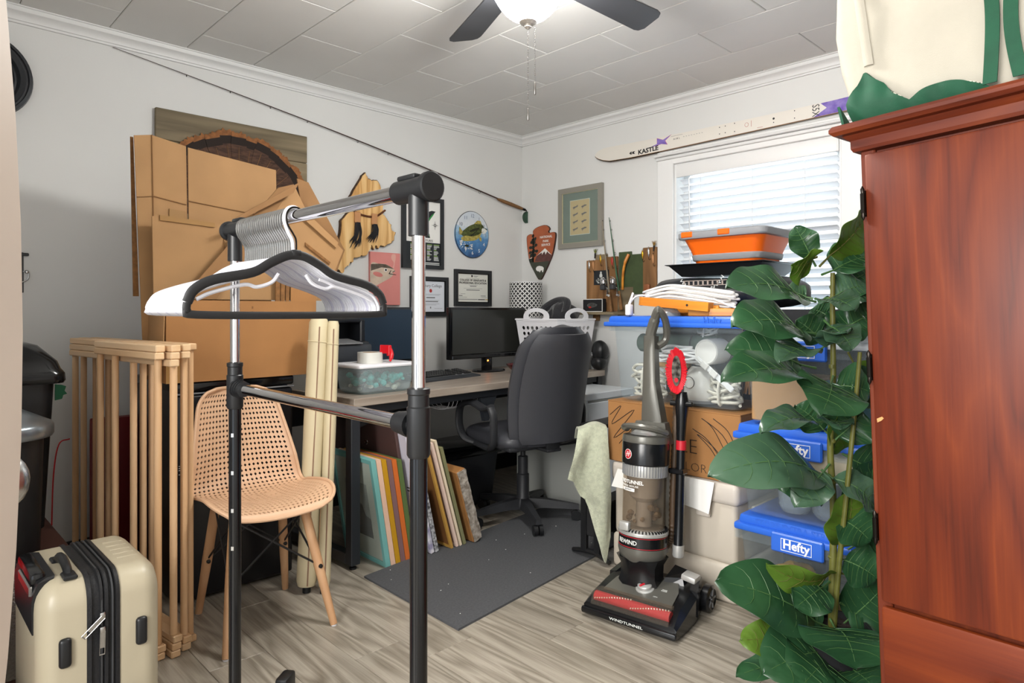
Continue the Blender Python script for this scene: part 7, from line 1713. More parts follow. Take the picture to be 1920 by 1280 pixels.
sv = thing('shop_vacuum', 'red topped shop vacuum half hidden behind the suitcase', 'vacuum cleaner', (3.34, 1.16, 0.0), PI)
obj('drum', MB().lathe([(0, 0.03), (0.11, 0.03), (0.12, 0.06), (0.125, 0.36), (0, 0.36)], 28), 'dark_grey', sv)
obj('motor_head', MB().lathe([(0, 0.36), (0.135, 0.36), (0.14, 0.38), (0.135, 0.43), (0.10, 0.475), (0.05, 0.49), (0, 0.49)], 28).rbox(0.08, 0.165, -0.04, 0.04, 0.39, 0.45, 0.012, 2), 'red_plastic', sv)
obj('latch', MB().rbox(-0.02, 0.02, -0.15, -0.13, 0.30, 0.40, 0.004, 1), 'black_plastic', sv)
for a in (0.5, 2.1, 3.7, 5.2): obj('caster', MB().cyl((0.10*math.cos(a)-0.01, 0.10*math.sin(a), 0.016), (0.10*math.cos(a)+0.01, 0.10*math.sin(a), 0.016), 0.0158, n=12), 'black_plastic', sv)
tb_ = thing('red_tool_box', 'red plastic tool box with grey latches beside the suitcase', 'tool box', (3.375, 1.63, 0.0), PI)
obj('case', MB().rbox(-0.12, 0.13, 0.0, 0.32, 0.0, 0.19, 0.02, 3), 'red_plastic', tb_); obj('lid', MB().rbox(-0.122, 0.132, -0.002, 0.322, 0.192, 0.25, 0.02, 3), 'red_dark', tb_)
for y in (0.08, 0.24): obj('latch', MB().rbox(0.128, 0.14, y-0.025, y+0.025, 0.15, 0.225, 0.004, 1), 'dark_grey', tb_)
obj('handle', MB().tube(cr([(0, 0.08, 0.25), (0, 0.09, 0.285), (0, 0.16, 0.295), (0, 0.23, 0.285), (0, 0.24, 0.25)], 5), 0.010, 8), 'dark_grey', tb_)
rt = thing('red_folded_panel', 'dark red folded panel standing at the left wall behind the dowels', 'panel', (2.665, 0.16, 0.0), PI)
obj('panel', MB().rbox(-0.105, 0.105, 0.0, 0.028, 0.012, 0.655, 0.006, 2).rbox(-0.105, 0.105, 0.032, 0.06, 0.012, 0.655, 0.006, 2), 'red_dark', rt)
obj('hinge', MB().cyl((0.10, 0.03, 0.1), (0.10, 0.03, 0.6), 0.006, n=8), 'dark_grey', rt); obj('foot', MB().box(-0.1, 0.1, 0.0, 0.06, 0.0, 0.012), 'black_plastic', rt, 0)
rc = thing('red_electric_cable', 'thin red cable looping up the wall beside the dowel rack', 'cord', (2.905, 0.05, 0.0), PI)
obj('wire', MB().tube(cr([(-0.05, -0.25, 0.004), (-0.02, -0.12, 0.05), (0.0, -0.04, 0.2), (0.01, -0.02, 0.42), (0.03, -0.015, 0.55), (0.07, -0.015, 0.57)], 8), 0.003, 6), 'red_plastic', rc)
# ---------------------------------------------------------------- mini fridge and cardboard
fg = thing('mini_fridge', 'black mini fridge behind the moulded chair', 'fridge', (2.395, 0.775, 0.0), PI)
mat('fridge_black', '#141417', 0.28)
obj('cabinet', MB().rbox(-0.235, 0.235, 0.05, 0.50, 0.012, 0.845, 0.006, 2), 'fridge_black', fg, 30)
dv = obj('door', MB().rbox(-0.235, 0.235, 0.0, 0.045, 0.014, 0.80, 0.012, 3), 'fridge_black', fg, 30)
obj('top_panel', MB().rbox(-0.238, 0.238, -0.003, 0.502, 0.812, 0.85, 0.008, 2), 'black_gloss', fg, 30)
obj('trim_line', MB().box(-0.237, 0.237, -0.0045, -0.002, 0.803, 0.808), 'mid_grey', fg, 0)
flat(dv, 'warning_print', [rect(-0.235+0.013*i, -0.226+0.013*i, 0.50+0.008*j, 0.503+0.008*j) for i in range(5) for j in range(5) if (i*3+j) % 4], 0.0, 'list_white')
for x in (-0.2, 0.2):
    for y in (0.08, 0.46): obj('foot', MB().cyl((x, y, 0.0), (x, y, 0.013), 0.018, n=12), 'black_plastic', fg)
bxx = thing('open_moving_box', 'large open cardboard box on the mini fridge holding flattened cartons', 'cardboard box', (2.368, 0.80, 0.8515), PI)
W, D, Hh, T = 0.60, 0.27, 0.312, 0.004
obj('front_panel', MB().box(-W/2, W/2, 0.0, T, 0.0, Hh), 'cardboard_orange', bxx, 0)
obj('back_panel', MB().box(-W/2, W/2, D-T, D, 0.0, Hh), 'cardboard_orange', bxx, 0)
obj('side_panel', MB().box(-W/2, -W/2+T, T, D-T, 0.0, Hh), 'cardboard_orange', bxx, 0)
obj('side_panel', MB().box(W/2-T, W/2, T, D-T, 0.0, Hh), 'cardboard_orange', bxx, 0)
obj('bottom_panel', MB().box(-W/2+T, W/2-T, T, D-T, 0.0, T), 'cardboard_dark', bxx, 0)
fl_ = obj('side_flap', MB().box(-T, 0.0, 0.005, D-0.03, -0.24, 0.0), 'cardboard', bxx, 0); fl_.location = (-W/2-0.001, 0, Hh); fl_.rotation_euler = (0, math.radians(1.5), 0)
flat(bxx, 'printed_mark', [rect(-0.045, -0.038, 0.20, 0.225), rect(-0.033, -0.030, 0.20, 0.225)]+[rect(0.02, 0.026, 0.24+0.02*i, 0.25+0.02*i) for i in range(3)], 0.0, 'card_edge')
obj('tape', MB().box(-W/2-0.0008, -W/2+0.055, -0.0008, 0.0005, 0.0, 0.075), 'tape_brown', bxx, 0)
def carton(label, polys, v0, th, m, group='flattened cartons in the moving box', tilt=0.0):
    """flattened carton: upright panels given by room x and z, standing at room y=v0"""
    cx0 = sum(p[0] for p in polys[0][0])/len(polys[0][0]); z0 = min(p[1] for pl_, *_ in polys for p in pl_)
    t = thing('flattened_carton', label, 'cardboard', (cx0, v0, z0), PI, group)
    for pl_, dy, m_, nm in polys:
        obj(nm, MB().prism([(-(x-cx0), z-z0) for x, z in pl_], dy-th, dy), m_, t, 0)
    return t
carton('tallest flattened carton with a torn slit standing in the moving box', [([(2.725, 1.80), (2.664, 1.813), (2.536, 1.79), (2.53, 1.455), (2.60, 0.87), (2.69, 0.87)], 0.0, 'cardboard', 'panel'), ([(2.531, 1.785), (2.162, 1.748), (2.159, 1.60), (2.20, 0.87), (2.60, 0.87), (2.527, 1.455)], -0.008, 'cardboard', 'panel'),
        ([(2.73, 1.80), (2.72, 1.80), (2.70, 1.18), (2.72, 1.18)], 0.03, 'card_edge', 'torn_edge'), ([(2.715, 1.565), (2.655, 1.575), (2.536, 1.555), (2.536, 1.552), (2.655, 1.572), (2.715, 1.562)], -0.0055, 'cardboard_dark', 'crease'), ([(2.664, 1.813), (2.661, 1.813), (2.652, 1.3), (2.655, 1.3)], -0.0055, 'cardboard_dark', 'crease'), ([(2.53, 1.57), (2.162, 1.535), (2.162, 1.532), (2.53, 1.567)], -0.0135, 'cardboard_dark', 'crease'), ([(2.60, 1.53), (2.54, 1.525), (2.54, 1.47), (2.60, 1.475)], -0.0056, 'tape_brown', 'tape')], 0.60, 0.006, 'cardboard')
carton('lower flattened carton with taped top edge in the moving box', [([(2.681, 1.485), (2.658, 1.493), (2.413, 1.479), (2.30, 1.465), (2.33, 0.87), (2.67, 0.87)], 0.0, 'cardboard', 'panel'), ([(2.655, 1.492), (2.45, 1.48), (2.45, 1.462), (2.655, 1.472)], -0.0065, 'tape_brown', 'tape'), ([(2.413, 1.479), (2.41, 1.479), (2.42, 0.88), (2.423, 0.88)], -0.0065, 'cardboard_dark', 'crease')], 0.67, 0.006, 'cardboard')
carton('open carton leaning diagonally out of the moving box', [([(2.484, 1.168), (2.149, 1.665), (2.09, 1.556), (1.913, 1.398), (2.011, 1.168)], 0.0, 'cardboard', 'panel'),
        ([(2.606, 1.168), (2.225, 1.64), (2.154, 1.665), (2.477, 1.168)], -0.012, 'cardboard_dark', 'side_strip'), ([(2.422, 1.488), (2.150, 1.667), (2.175, 1.62), (2.38, 1.495)], -0.05, 'cardboard_dark', 'flap'),
        ([(2.12, 1.70), (2.067, 1.69), (1.887, 1.402), (1.953, 1.36), (2.10, 1.58)], 0.03, 'cardboard_dark', 'flap'), ([(2.00, 1.365), (1.893, 1.402), (1.985, 1.173)], 0.02, 'cardboard_dark', 'flap'),
        ([(2.165, 1.56), (2.135, 1.58), (1.945, 1.43), (1.955, 1.405)], -0.014, 'cardboard', 'fold'), ([(2.10, 1.42), (1.98, 1.34), (1.985, 1.33), (2.10, 1.405)], -0.008, 'card_edge', 'slot')], 0.755, 0.006, 'cardboard')
carton('bundle of corrugated card edges standing in the moving box', [([(2.24, 1.36), (2.222, 1.36), (2.225, 1.0), (2.245, 1.0)], 0.0, 'card_edge', 'edge'), ([(2.218, 1.355), (2.20, 1.35), (2.205, 1.0), (2.222, 1.0)], 0.0, 'card_edge', 'edge'), ([(2.196, 1.35), (2.18, 1.345), (2.185, 1.0), (2.2, 1.0)], 0.0, 'card_edge', 'edge'), ([(2.176, 1.28), (2.06, 1.26), (2.06, 1.0), (2.176, 1.0)], 0.0, 'cardboard_orange', 'panel')], 0.782, 0.006, 'cardboard')
# ---------------------------------------------------------------- cream rolls and planks beside the desk
def roll(label, b, t_, r, r2):
    th = thing('cream_fabric_roll', label, 'fabric roll', b, 0, 'cream rolls beside the desk')
    B = Vector((0, 0, 0.028)); T = Vector(t_)-Vector(b)
    d_ = (T-B); ring = []
    obj('sleeve', MB().tube([B+d_*k for k in (0.0, 0.02, 0.3, 0.6, 0.9, 0.985, 1.0)], [r*0.85, r, r*0.98, r*1.06, r*1.02, r*1.0, r*0.8], 18), 'cream_vinyl', th)
    obj('seam', MB().tube([B+d_*k+Vector((0.3, 0.7, 0)).normalized()*r*1.0 for k in (0.01, 0.3, 0.6, 0.97)], 0.003, 6), 'seam_tan', th)
    obj('fold', MB().tube([B+d_*0.91+Vector((math.cos(a), math.sin(a), 0.15*math.cos(a)))*r*1.02 for a in [2*PI*i/18 for i in range(18)]], 0.0025, 5, closed=True), 'cream_vinyl', th)
    obj('end_foot', MB().cyl(B-Vector((0, 0, 0.028)), B+d_*0.015, 0.016, n=12), 'black_plastic', th)
mat('cream_vinyl', '#c8bb9a', 0.55, var=0.04, scale=5)
roll('thick cream vinyl roll leaning in the gap beside the desk', (2.205, 0.985, 0.0), (2.118, 0.925, 1.09), 0.040, 0.04)
roll('thinner cream vinyl roll beside the thick one at the desk end', (2.158, 1.04, 0.0), (2.075, 0.965, 1.08), 0.024, 0.024)
for k, (uu, lab) in enumerate(((2.058, 'outermost brown plank standing beside the desk end'), (2.038, 'second brown plank standing beside the desk end'), (2.018, 'brown plank standing closest to the desk end'))):
    t = thing('standing_plank', lab, 'plank', (uu, 0.755-0.004*k, 0.0), PI/2, 'brown planks beside the desk')
    obj('board', MB().rbox(-0.035, 0.0, -0.008, 0.008, 0, 0.70-0.01*k, 0.002, 1), 'oak_stick', t, 0)
# ---------------------------------------------------------------- armoire with canvas bag
AR = PI/2-math.radians(6.6)
am = thing('cherry_armoire', 'cherry wood armoire with a tall door over a drawer', 'wardrobe', (1.697, 2.931, 0.0), 0, rot=(0, math.radians(-2.1), AR))
AW, AD, AH = 0.92, 0.46, 1.56
obj('carcass', MB().rbox(0.0, AW, 0.012, AD, 0.0, AH, 0.004, 1), 'cherry', am, 0)
obj('face_stile', MB().rbox(0.0, 0.034, 0.0, 0.014, 0.0, AH-0.04, 0.003, 1), 'cherry', am, 0); obj('face_stile', MB().rbox(AW-0.034, AW, 0.0, 0.014, 0.0, AH-0.04, 0.003, 1), 'cherry', am, 0)
for x0, x1 in ((0.016, AW/2-0.002), (AW/2+0.002, AW-0.016)):
    dd = obj('door', MB().rbox(x0, x1, -0.02, 0.0, 0.425, AH-0.055, 0.007, 2), 'cherry', am, 30)
    if x0 < 0.1:
        for z in (0.60, 0.985, 1.385):
            h_ = obj('hinge', MB().rbox(x0-0.006, x0+0.001, -0.024, -0.004, z-0.032, z+0.032, 0.002, 1).cyl((x0-0.004, -0.024, z-0.024), (x0-0.004, -0.024, z+0.024), 0.0055, n=10).tube([(x0-0.004, -0.024, z+0.024), (x0-0.004, -0.024, z+0.034), (x0-0.004, -0.024, z+0.042)], [0.004, 0.005, 0.001], 8).tube([(x0-0.004, -0.024, z-0.024), (x0-0.004, -0.024, z-0.034), (x0-0.004, -0.024, z-0.042)], [0.004, 0.005, 0.001], 8), 'iron', dd)
        obj('bare_chip', MB().prism([(x0+0.008, 0.862), (x0+0.02, 0.868), (x0+0.024, 0.864), (x0+0.018, 0.858), (x0+0.009, 0.853)], -0.0206, -0.0198), mat('bare_wood', '#c98f5a', 0.7), dd, 0)
    k_ = x1-0.04 if x0 < 0.1 else x0+0.04
    obj('knob', MB().lathe([(0, 0), (0.008, 0.002), (0.008, 0.014), (0.016, 0.022), (0.014, 0.03), (0, 0.033)], 18, Matrix.Translation((k_, -0.02, 0.95)) @ Matrix.Rotation(PI/2, 4, 'X')), 'brass', dd)
for z0, z1 in ((0.22, 0.415), (0.05, 0.212)):
    dw = obj('drawer', MB().rbox(0.016, AW-0.016, -0.02, 0.0, z0, z1, 0.008, 2), 'cherry_x', am, 30)
    for x in (0.25, AW-0.25): obj('knob', MB().lathe([(0, 0), (0.008, 0.002), (0.008, 0.014), (0.016, 0.022), (0.014, 0.03), (0, 0.033)], 18, Matrix.Translation((x, -0.02, (z0+z1)/2)) @ Matrix.Rotation(PI/2, 4, 'X')), 'brass', dw)
cprof = [(0.0, 0.0), (-0.012, 0.002), (-0.016, 0.01), (-0.016, 0.03), (-0.024, 0.036), (-0.03, 0.042), (-0.044, 0.044), (-0.052, 0.052), (-0.052, 0.060), (-0.046, 0.068), (0.02, 0.068), (0.02, 0.0)]
mb = MB(); z0 = AH-0.045
def corn(x_, sgn):  # mitred return along the left side
    return None
rings = []
pathc = [((-1, 0), AD), ((-1, -1), 0.0), ((1, -1), 0.0), ((1, 0), AD)]
for (dx, dy), yy in pathc:
    r_ = []
    for p, q in cprof:
        off = -p
        x = (0.0-off) if dx < 0 else (AW+off)
        y = (-off) if dy < 0 else AD
        r_.append((x, y, z0+q))
    rings.append(r_)
mb.loft(rings)
obj('cornice', mb, 'cherry_x', am, 20)
obj('top_board', MB().box(0.0, AW, 0.0, AD, AH-0.002, AH+0.0225), 'cherry_x', am, 0)
AZ = AH+0.0235
# canvas tote on the armoire
from_am = Matrix.Translation(am.location) @ am.rotation_euler.to_matrix().to_4x4()
bp_ = from_am @ Vector((0.215, 0.10, AZ+0.0005))
tb2 = thing('canvas_tote_bag', 'natural canvas boat tote with green base and straps on the armoire', 'bag', (bp_.x, bp_.y, bp_.z), 0, rot=(0, math.radians(-2.1), AR))
mat('canvas', '#b6b0a2', 0.85, var=0.05, scale=7, bump=0.25, bscale=700); mat('canvas_green', '#0c4a31', 0.7, var=0.12, scale=18, bump=0.25, bscale=600); mat('thread', '#d6d2c2', 0.7)
def bag_ring(w_, d_, z, r, bul=0.0):
    pts = []
    for cx, cy, a0 in ((w_-r, d_-r, 0), (-w_+r, d_-r, PI/2), (-w_+r, -d_+r, PI), (w_-r, -d_+r, 1.5*PI)):
        for i in range(6):
            a = a0+PI/2*i/5; pts.append((cx+r*math.cos(a), cy+r*math.sin(a), z))
    return pts
zs = [(0.245, 0.10, 0.07, 0.03), (0.262, 0.108, 0.14, 0.035), (0.27, 0.11, 0.24, 0.035), (0.272, 0.108, 0.34, 0.03), (0.265, 0.105, 0.42, 0.03)]
def wob(p, k): return (p[0]+0.008*math.sin(p[2]*30+p[1]*20), p[1]+0.010*math.sin(p[0]*22+p[2]*25+1)+0.004*math.sin(p[0]*70+p[2]*40), p[2])
obj('body', MB().loft([[wob(p, 0) for p in bag_ring(w_, d_, z, r)] for w_, d_, z, r in [(0.20, 0.09, 0.0, 0.03), (0.235, 0.098, 0.02, 0.03)]+zs], caps=True), 'canvas', tb2, 60)
# green base: triangular corner gussets and scalloped front
def on_front(pts, y): return [(x, y, z) for x, z in pts]
def green_pt(a, b):
    x = -0.262+0.52*a
    top = 0.0
    xs_ = x+0.262
    tri = 0.125*(xs_/0.07) if xs_ < 0.07 else 0.125*max(0, 1-(xs_-0.07)/0.115)
    band = 0.012+0.030*math.sin(min(1, max(0, (xs_-0.14)/0.19))*PI) if xs_ < 0.33 else 0.004
    top = max(0.006, tri, band if xs_ > 0.12 else 0)
    z = 0.001+top*b
    w_ = 0.20+(0.045)*min(1, z/0.07)
    x2 = max(-0.262, min(0.262, x))
    bulge = -0.112-0.012*math.sin(min(1, z/0.08)*PI)+0.004*math.sin(a*60)*b
    cornerpull = 0.03*max(0, 1-xs_/0.04)
    return (x2*(0.86+0.14*min(1, z/0.05)), bulge+cornerpull, z)
obj('green_base', MB().sheet(green_pt, 70, 8, -0.006), 'canvas_green', tb2, 60)
obj('green_side', MB().sheet(lambda a, b: (-0.25-0.012*b+0.0, -0.10+0.2*a, 0.001+(0.015+0.045*max(0, 1-abs(a)/0.35))*b), 20, 6, 0.006), 'canvas_green', tb2, 60)
st1 = MB()
def gtop(x):
    p = green_pt((x+0.262)/0.52, 0.95); return Vector((p[0], p[1]-0.004, p[2]))
for i in range(60):
    a = -0.245+0.49*i/60; b = a+0.0052
    st1.tube([gtop(a), gtop(b)], 0.0011, 4) if a < 0.07 else None
obj('stitching', st1, 'thread', tb2, kind='stuff')
def strap(x0, sw):
    def fn(a, b):
        z = 0.012+0.43*b
        return (x0+sw*math.sin(b*5.0)+(a-0.5)*0.026, -0.118-0.006-0.004*math.sin(b*9), z)
    s_ = obj('strap', MB().sheet(fn, 4, 24, -0.004), 'canvas_green', tb2, 60)
    mb = MB()
    for i in range(40):
        for a in (0.14, 0.86):
            p = Vector(fn(a, i/40)); q = Vector(fn(a, (i+0.55)/40)); mb.tube([p+Vector((0, -0.003, 0)), q+Vector((0, -0.003, 0))], 0.0009, 4)
    obj('stitching', mb, 'thread', s_, kind='stuff')
strap(0.068, 0.010); strap(0.122, -0.012)
obj('seam', MB().sheet(lambda a, b: (-0.19+0.02*a-0.03*b, -0.1155-0.004*math.sin(PI*a), 0.135+0.30*b), 4, 16, -0.003), 'canvas', tb2, 60)
hp_ = MB().tube(cr([(-0.03, -0.115, 0.43), (-0.02, -0.10, 0.50), (0.03, -0.08, 0.54), (0.075, -0.10, 0.50), (0.08, -0.115, 0.43)], 6), 0.012, 8, flat=0.4)
obj('handle', hp_, 'canvas_green', tb2)

# ---------------------------------------------------------------- artificial fiddle-leaf plant
PX, PY = 1.315, 2.672
pn = thing('fiddle_leaf_plant', 'tall artificial fiddle-leaf fig with broad glossy leaves beside the armoire', 'plant', (PX, PY, 0.0))
mat('leaf_green', '#345c3a', 0.28, col2='#25482c', scale=6, transl=0.22, spec=0.6); mat('leaf_light', '#6a8a34', 0.35, col2='#557628', scale=6, transl=0.35); mat('leaf_grey', '#4c6a52', 0.27, col2='#38563f', scale=6, transl=0.15, spec=0.7)
mat('stem_green', '#5c5d28', 0.5, var=0.15, scale=30); mat('vein', '#47693a', 0.45); mat('soil', '#2a211a', 0.95, bump=0.8, bscale=80)
obj('pot', MB().lathe([(0, 0), (0.075, 0), (0.085, 0.01), (0.105, 0.15), (0.108, 0.155), (0.10, 0.155), (0.096, 0.135), (0, 0.135)], 32), 'black_matte', pn)
obj('soil', MB().lathe([(0.095, 0.136), (0.05, 0.142), (0, 0.144)], 24, caps=False), 'soil', pn)
stem_pts = [(0.0, 0.0, 0.13), (0.004, 0.003, 0.3), (-0.006, 0.002, 0.5), (0.004, -0.004, 0.7), (0.0, 0.003, 0.9), (-0.004, 0.0, 1.1), (0.004, 0.003, 1.24)]
obj('stem', MB().tube(cr(stem_pts, 6), [0.0125-0.0055*i/36 for i in range(37)], 12), 'stem_green', pn)
obj('stem', MB().tube(cr([(0.02, 0.01, 0.13), (0.028, 0.03, 0.35), (0.03, 0.055, 0.6), (0.02, 0.075, 0.85), (0.03, 0.09, 1.0)], 6), [0.009-0.003*i/24 for i in range(25)], 10), 'stem_green', pn)
nd = MB()
for z in (0.25, 0.36, 0.47, 0.59, 0.72, 0.84, 0.95, 1.06, 1.16): nd.tube([(0, 0, z-0.006), (0, 0, z), (0, 0, z+0.006)], [0.010, 0.0145-0.004*z, 0.010], 12)
obj('node', nd, 'stem_green', pn)
def leaf(B, T, W, nrm, m, droop=0.06, fold=0.25, wav=0.010, seed=0):
    """leaf from petiole foot B to tip T (plant-local), facing nrm"""
    B = Vector(B); T = Vector(T); ax_ = (T-B); L_ = ax_.length; ax_.normalize()
    N_ = Vector(nrm); N_ = (N_-ax_*N_.dot(ax_)).normalized(); S_ = ax_.cross(N_)
    pet = min(0.05, L_*0.22); rd = random.Random(seed); ph = rd.uniform(0, 6)
    P0 = B+ax_*pet; Lb = L_-pet
    def wid(t):
        return W*0.5*max(0.0, math.sin(PI*min(1, t**0.78)))**0.62*(0.80+0.30*t)+0.0015
    def ctr(t): return P0+ax_*(Lb*t)+N_*(droop*4*t*(1-t)*L_)
    def fn(a, b):
        t = b; s_ = 2*a-1; w_ = wid(t)
        up = fold*abs(s_)**1.3*w_-0.6*fold*s_*s_*w_*t
        wv = wav*math.sin(t*13+ph+(2 if s_ > 0 else 0))*abs(s_)**2
        vn = 0.0035*math.cos((t*9-abs(s_)*1.4)*2*PI)*(1-abs(s_))*min(1, t*6)
        return ctr(t)+S_*(w_*s_)+N_*(up+wv+vn)
    lf = obj('leaf', MB().sheet(fn, 12, 22, 0.0012), m, pn, 80)
    vb = MB()
    for q in range(1, 6):
        for sg in (-1, 1):
            pts_ = []
            for e in (0.0, 0.35, 0.65, 0.9):
                tq = min(0.97, q*0.14+0.11*e*e+0.04*e); pts_.append(fn(0.5+0.5*sg*e*0.95, tq)+N_*0.0007)
            vb.tube(pts_, [0.0009, 0.0008, 0.0006, 0.0003], 4)
    obj('side_vein', vb, 'vein' if m != 'leaf_light' else 'stem_green', lf, kind='stuff')
    obj('midrib', MB().tube([B]+[ctr(t)+N_*0.0012 for t in [i/10 for i in range(10)]], [0.004]+[0.0026-0.0022*i/10 for i in range(10)], 6), 'vein' if m != 'leaf_light' else 'stem_green', lf)
    return lf
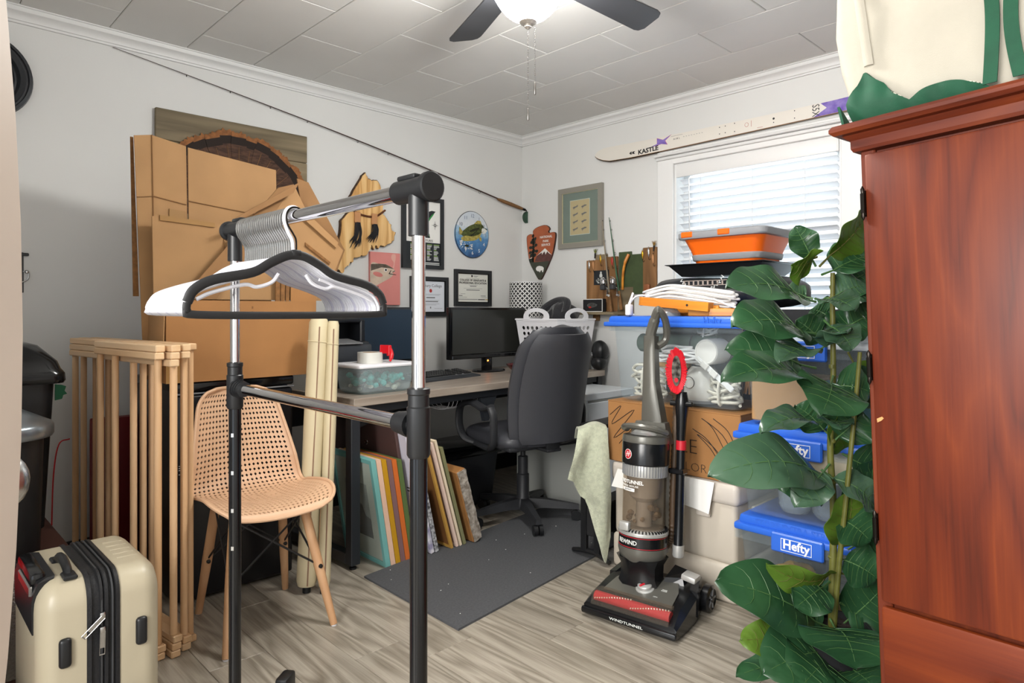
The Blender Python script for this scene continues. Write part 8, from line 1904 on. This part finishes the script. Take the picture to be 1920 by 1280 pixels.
LV = [
    ((0.036, -0.035, 1.259), (0.053, -0.094, 1.387), 0.095, (0.77, 0.36, 0.4), 'leaf_green', 0.06, 0.25),
    ((0.034, -0.033, 1.289), (0.151, -0.063, 1.26), 0.144, (0.34, 0.64, -0.7), 'leaf_light', 0.1, 0.3),
    ((0.029, -0.028, 1.259), (-0.059, 0.085, 1.425), 0.183, (0.2, 0.78, -0.6), 'leaf_light', 0.05, 0.2),
    ((0.024, -0.023, 1.234), (-0.127, 0.082, 1.295), 0.182, (0.35, 0.36, 0.85), 'leaf_green', 0.06, 0.25),
    ((0.036, -0.035, 1.151), (0.347, -0.17, 1.189), 0.203, (0.38, 0.47, 0.8), 'leaf_green', 0.1, 0.15),
    ((0.049, -0.033, 1.16), (0.099, 0.099, 1.126), 0.135, (0.45, 0.61, 0.65), 'leaf_grey', 0.1, 0.25),
    ((0.032, -0.045, 1.16), (0.067, -0.135, 1.181), 0.152, (0.28, 0.29, 0.9), 'leaf_green', 0.08, 0.25),
    ((0.036, -0.035, 1.052), (0.316, -0.167, 1.076), 0.234, (0.35, 0.43, 0.83), 'leaf_green', 0.11, 0.15),
    ((-0.003, -0.025, 1.16), (-0.149, 0.075, 1.181), 0.186, (0.21, 0.22, 0.95), 'leaf_green', 0.08, 0.2),
    ((0.04, -0.025, 1.003), (0.275, -0.044, 0.977), 0.128, (0.39, 0.25, 0.9), 'leaf_grey', 0.1, 0.3),
    ((0.037, -0.022, 1.003), (0.095, 0.075, 1.061), 0.13, (0.35, 0.5, 0.8), 'leaf_grey', 0.08, 0.3),
    ((0.015, -0.043, 0.943), (0.238, -0.231, 1.003), 0.177, (0.41, 0.64, 0.65), 'leaf_green', 0.08, 0.2),
    ((0.03, -0.029, 0.903), (0.394, -0.159, 0.92), 0.182, (0.35, 0.36, 0.86), 'leaf_green', 0.12, 0.25),
    ((0.019, 0.01, 0.922), (0.189, 0.039, 0.824), 0.214, (0.56, 0.57, 0.6), 'leaf_green', 0.14, 0.15),
    ((-0.1, 0.028, 0.873), (-0.026, -0.016, 0.674), 0.197, (0.2, 0.92, -0.3), 'leaf_light', 0.05, 0.15),
    ((-0.088, 0.016, 0.991), (-0.182, 0.065, 0.818), 0.167, (0.41, 0.85, 0.2), 'leaf_light', 0.05, 0.2),
    ((0.029, -0.014, 0.781), (0.294, -0.09, 0.769), 0.123, (0.35, 0.22, 0.9), 'leaf_grey', 0.12, 0.3),
    ((0.025, -0.01, 0.781), (0.106, 0.065, 0.779), 0.111, (0.28, 0.43, 0.85), 'leaf_grey', 0.1, 0.3),
    ((0.0, 0.0, 0.614), (0.404, -0.197, 0.644), 0.226, (0.38, 0.47, 0.8), 'leaf_grey', 0.14, 0.12),
    ((-0.062, -0.023, 0.531), (0.027, -0.165, 0.563), 0.12, (0.49, 0.64, 0.6), 'leaf_green', 0.08, 0.2),
    ((0.045, -0.016, 0.635), (-0.029, 0.112, 0.519), 0.134, (0.35, 0.5, 0.8), 'leaf_grey', 0.16, 0.25),
    ((0.024, -0.023, 0.531), (0.196, -0.078, 0.61), 0.163, (0.35, 0.36, 0.85), 'leaf_grey', 0.1, 0.2),
    ((-0.011, 0.011, 0.349), (0.0, 0.056, 0.572), 0.192, (0.48, 0.86, -0.2), 'leaf_light', 0.06, 0.15),
    ((-0.015, 0.029, 0.312), (0.244, -0.097, 0.377), 0.126, (0.45, 0.61, -0.6), 'leaf_light', 0.14, 0.2),
    ((-0.067, 0.023, 0.372), (-0.162, 0.102, 0.444), 0.204, (0.56, 0.72, 0.4), 'leaf_green', 0.05, 0.15),
    ((-0.064, -0.008, 0.449), (-0.161, 0.087, 0.652), 0.176, (0.34, 0.92, 0.0), 'leaf_green', 0.05, 0.15),
    ((0.02, -0.006, 0.147), (0.369, -0.191, 0.335), 0.23, (0.37, 0.55, 0.75), 'leaf_green', 0.08, 0.12),
    ((0.092, -0.061, 0.119), (0.299, -0.151, 0.151), 0.117, (0.52, 0.68, 0.5), 'leaf_light', 0.06, 0.15),
    ((0.036, 0.007, 0.181), (0.182, 0.13, 0.129), 0.295, (0.52, 0.54, 0.66), 'leaf_green', 0.16, 0.1),
    ((0.021, 0.007, 0.086), (0.307, -0.076, 0.086), 0.219, (0.42, 0.43, 0.8), 'leaf_green', 0.1, 0.15),
    ((-0.043, 0.0, 0.12), (-0.14, 0.108, 0.267), 0.178, (0.45, 0.75, 0.5), 'leaf_green', 0.06, 0.15),
    ((0.045, -0.016, 0.046), (0.346, -0.14, 0.066), 0.105, (0.21, 0.22, 0.95), 'leaf_green', 0.06, 0.2),
    ((0.02, 0.022, 0.051), (0.08, 0.145, 0.043), 0.179, (0.35, 0.5, 0.8), 'leaf_green', 0.08, 0.15),
    ((-0.026, -0.002, 0.191), (0.038, -0.134, 0.152), 0.145, (0.49, 0.5, 0.7), 'leaf_green', 0.08, 0.2),
    ((-0.013, -0.029, 1.026), (-0.134, 0.033, 1.093), 0.145, (0.49, 0.5, 0.7), 'leaf_green', 0.06, 0.2),
    ((-0.031, -0.012, 0.825), (-0.149, 0.075, 0.923), 0.146, (0.48, 0.78, 0.3), 'leaf_green', 0.06, 0.2),
    ((-0.041, -0.016, 1.186), (-0.194, 0.077, 1.256), 0.171, (0.42, 0.57, 0.7), 'leaf_green', 0.06, 0.2),
    ((-0.07, -0.002, 1.059), (-0.172, 0.084, 1.127), 0.164, (0.41, 0.71, 0.5), 'leaf_green', 0.06, 0.2),
    ((-0.076, 0.004, 0.669), (-0.167, 0.093, 0.585), 0.181, (0.49, 0.64, 0.5), 'leaf_green', 0.08, 0.2),
    ((-0.052, -0.019, 0.72), (-0.037, -0.131, 0.812), 0.149, (0.56, 0.43, 0.7), 'leaf_green', 0.08, 0.2),
    ((-0.089, -0.025, 1.093), (-0.075, -0.095, 1.127), 0.173, (0.49, 0.5, 0.7), 'leaf_green', 0.08, 0.2),
    ((-0.049, 0.006, 0.204), (-0.139, 0.093, 0.137), 0.225, (0.49, 0.64, 0.55), 'leaf_green', 0.08, 0.15),
    ((0.021, 0.007, 0.062), (0.273, 0.013, 0.066), 0.224, (0.42, 0.43, 0.8), 'leaf_green', 0.1, 0.15),
    ((-0.04, -0.031, 0.161), (-0.05, -0.119, 0.199), 0.198, (0.49, 0.5, 0.7), 'leaf_green', 0.08, 0.2),
    ((0.039, -0.01, 1.094), (0.062, 0.079, 1.008), 0.134, (0.49, 0.64, 0.5), 'leaf_grey', 0.1, 0.2),
    ((-0.019, -0.023, 1.009), (0.031, -0.1, 1.093), 0.124, (0.56, 0.57, 0.5), 'leaf_green', 0.08, 0.2),
    ((0.0, 0.0, 0.713), (-0.015, 0.084, 0.817), 0.152, (0.41, 0.71, 0.5), 'leaf_green', 0.08, 0.2),
    ((0.027, 0.002, 0.652), (0.202, -0.029, 0.55), 0.124, (0.59, 0.47, 0.6), 'leaf_grey', 0.12, 0.2),
    ((0.011, 0.003, 0.501), (0.002, 0.11, 0.435), 0.166, (0.49, 0.64, 0.5), 'leaf_green', 0.1, 0.2),
    ((0.027, 0.002, 0.291), (0.204, -0.031, 0.254), 0.136, (0.52, 0.54, 0.65), 'leaf_green', 0.1, 0.2),
    ((-0.006, 0.005, 0.366), (-0.035, 0.118, 0.316), 0.156, (0.49, 0.64, 0.5), 'leaf_green', 0.1, 0.2),
    ((0.023, -0.008, 0.896), (-0.031, 0.1, 0.876), 0.168, (0.49, 0.64, 0.5), 'leaf_green', 0.1, 0.2),
    ((0.002, -0.016, 1.16), (-0.077, 0.075, 1.201), 0.145, (0.42, 0.57, 0.6), 'leaf_grey', 0.1, 0.2),
]
for i, (B, T, W, nrm, m, droop, fold) in enumerate(LV): leaf(B, T, W, nrm, m, droop, fold, 0.008, i)
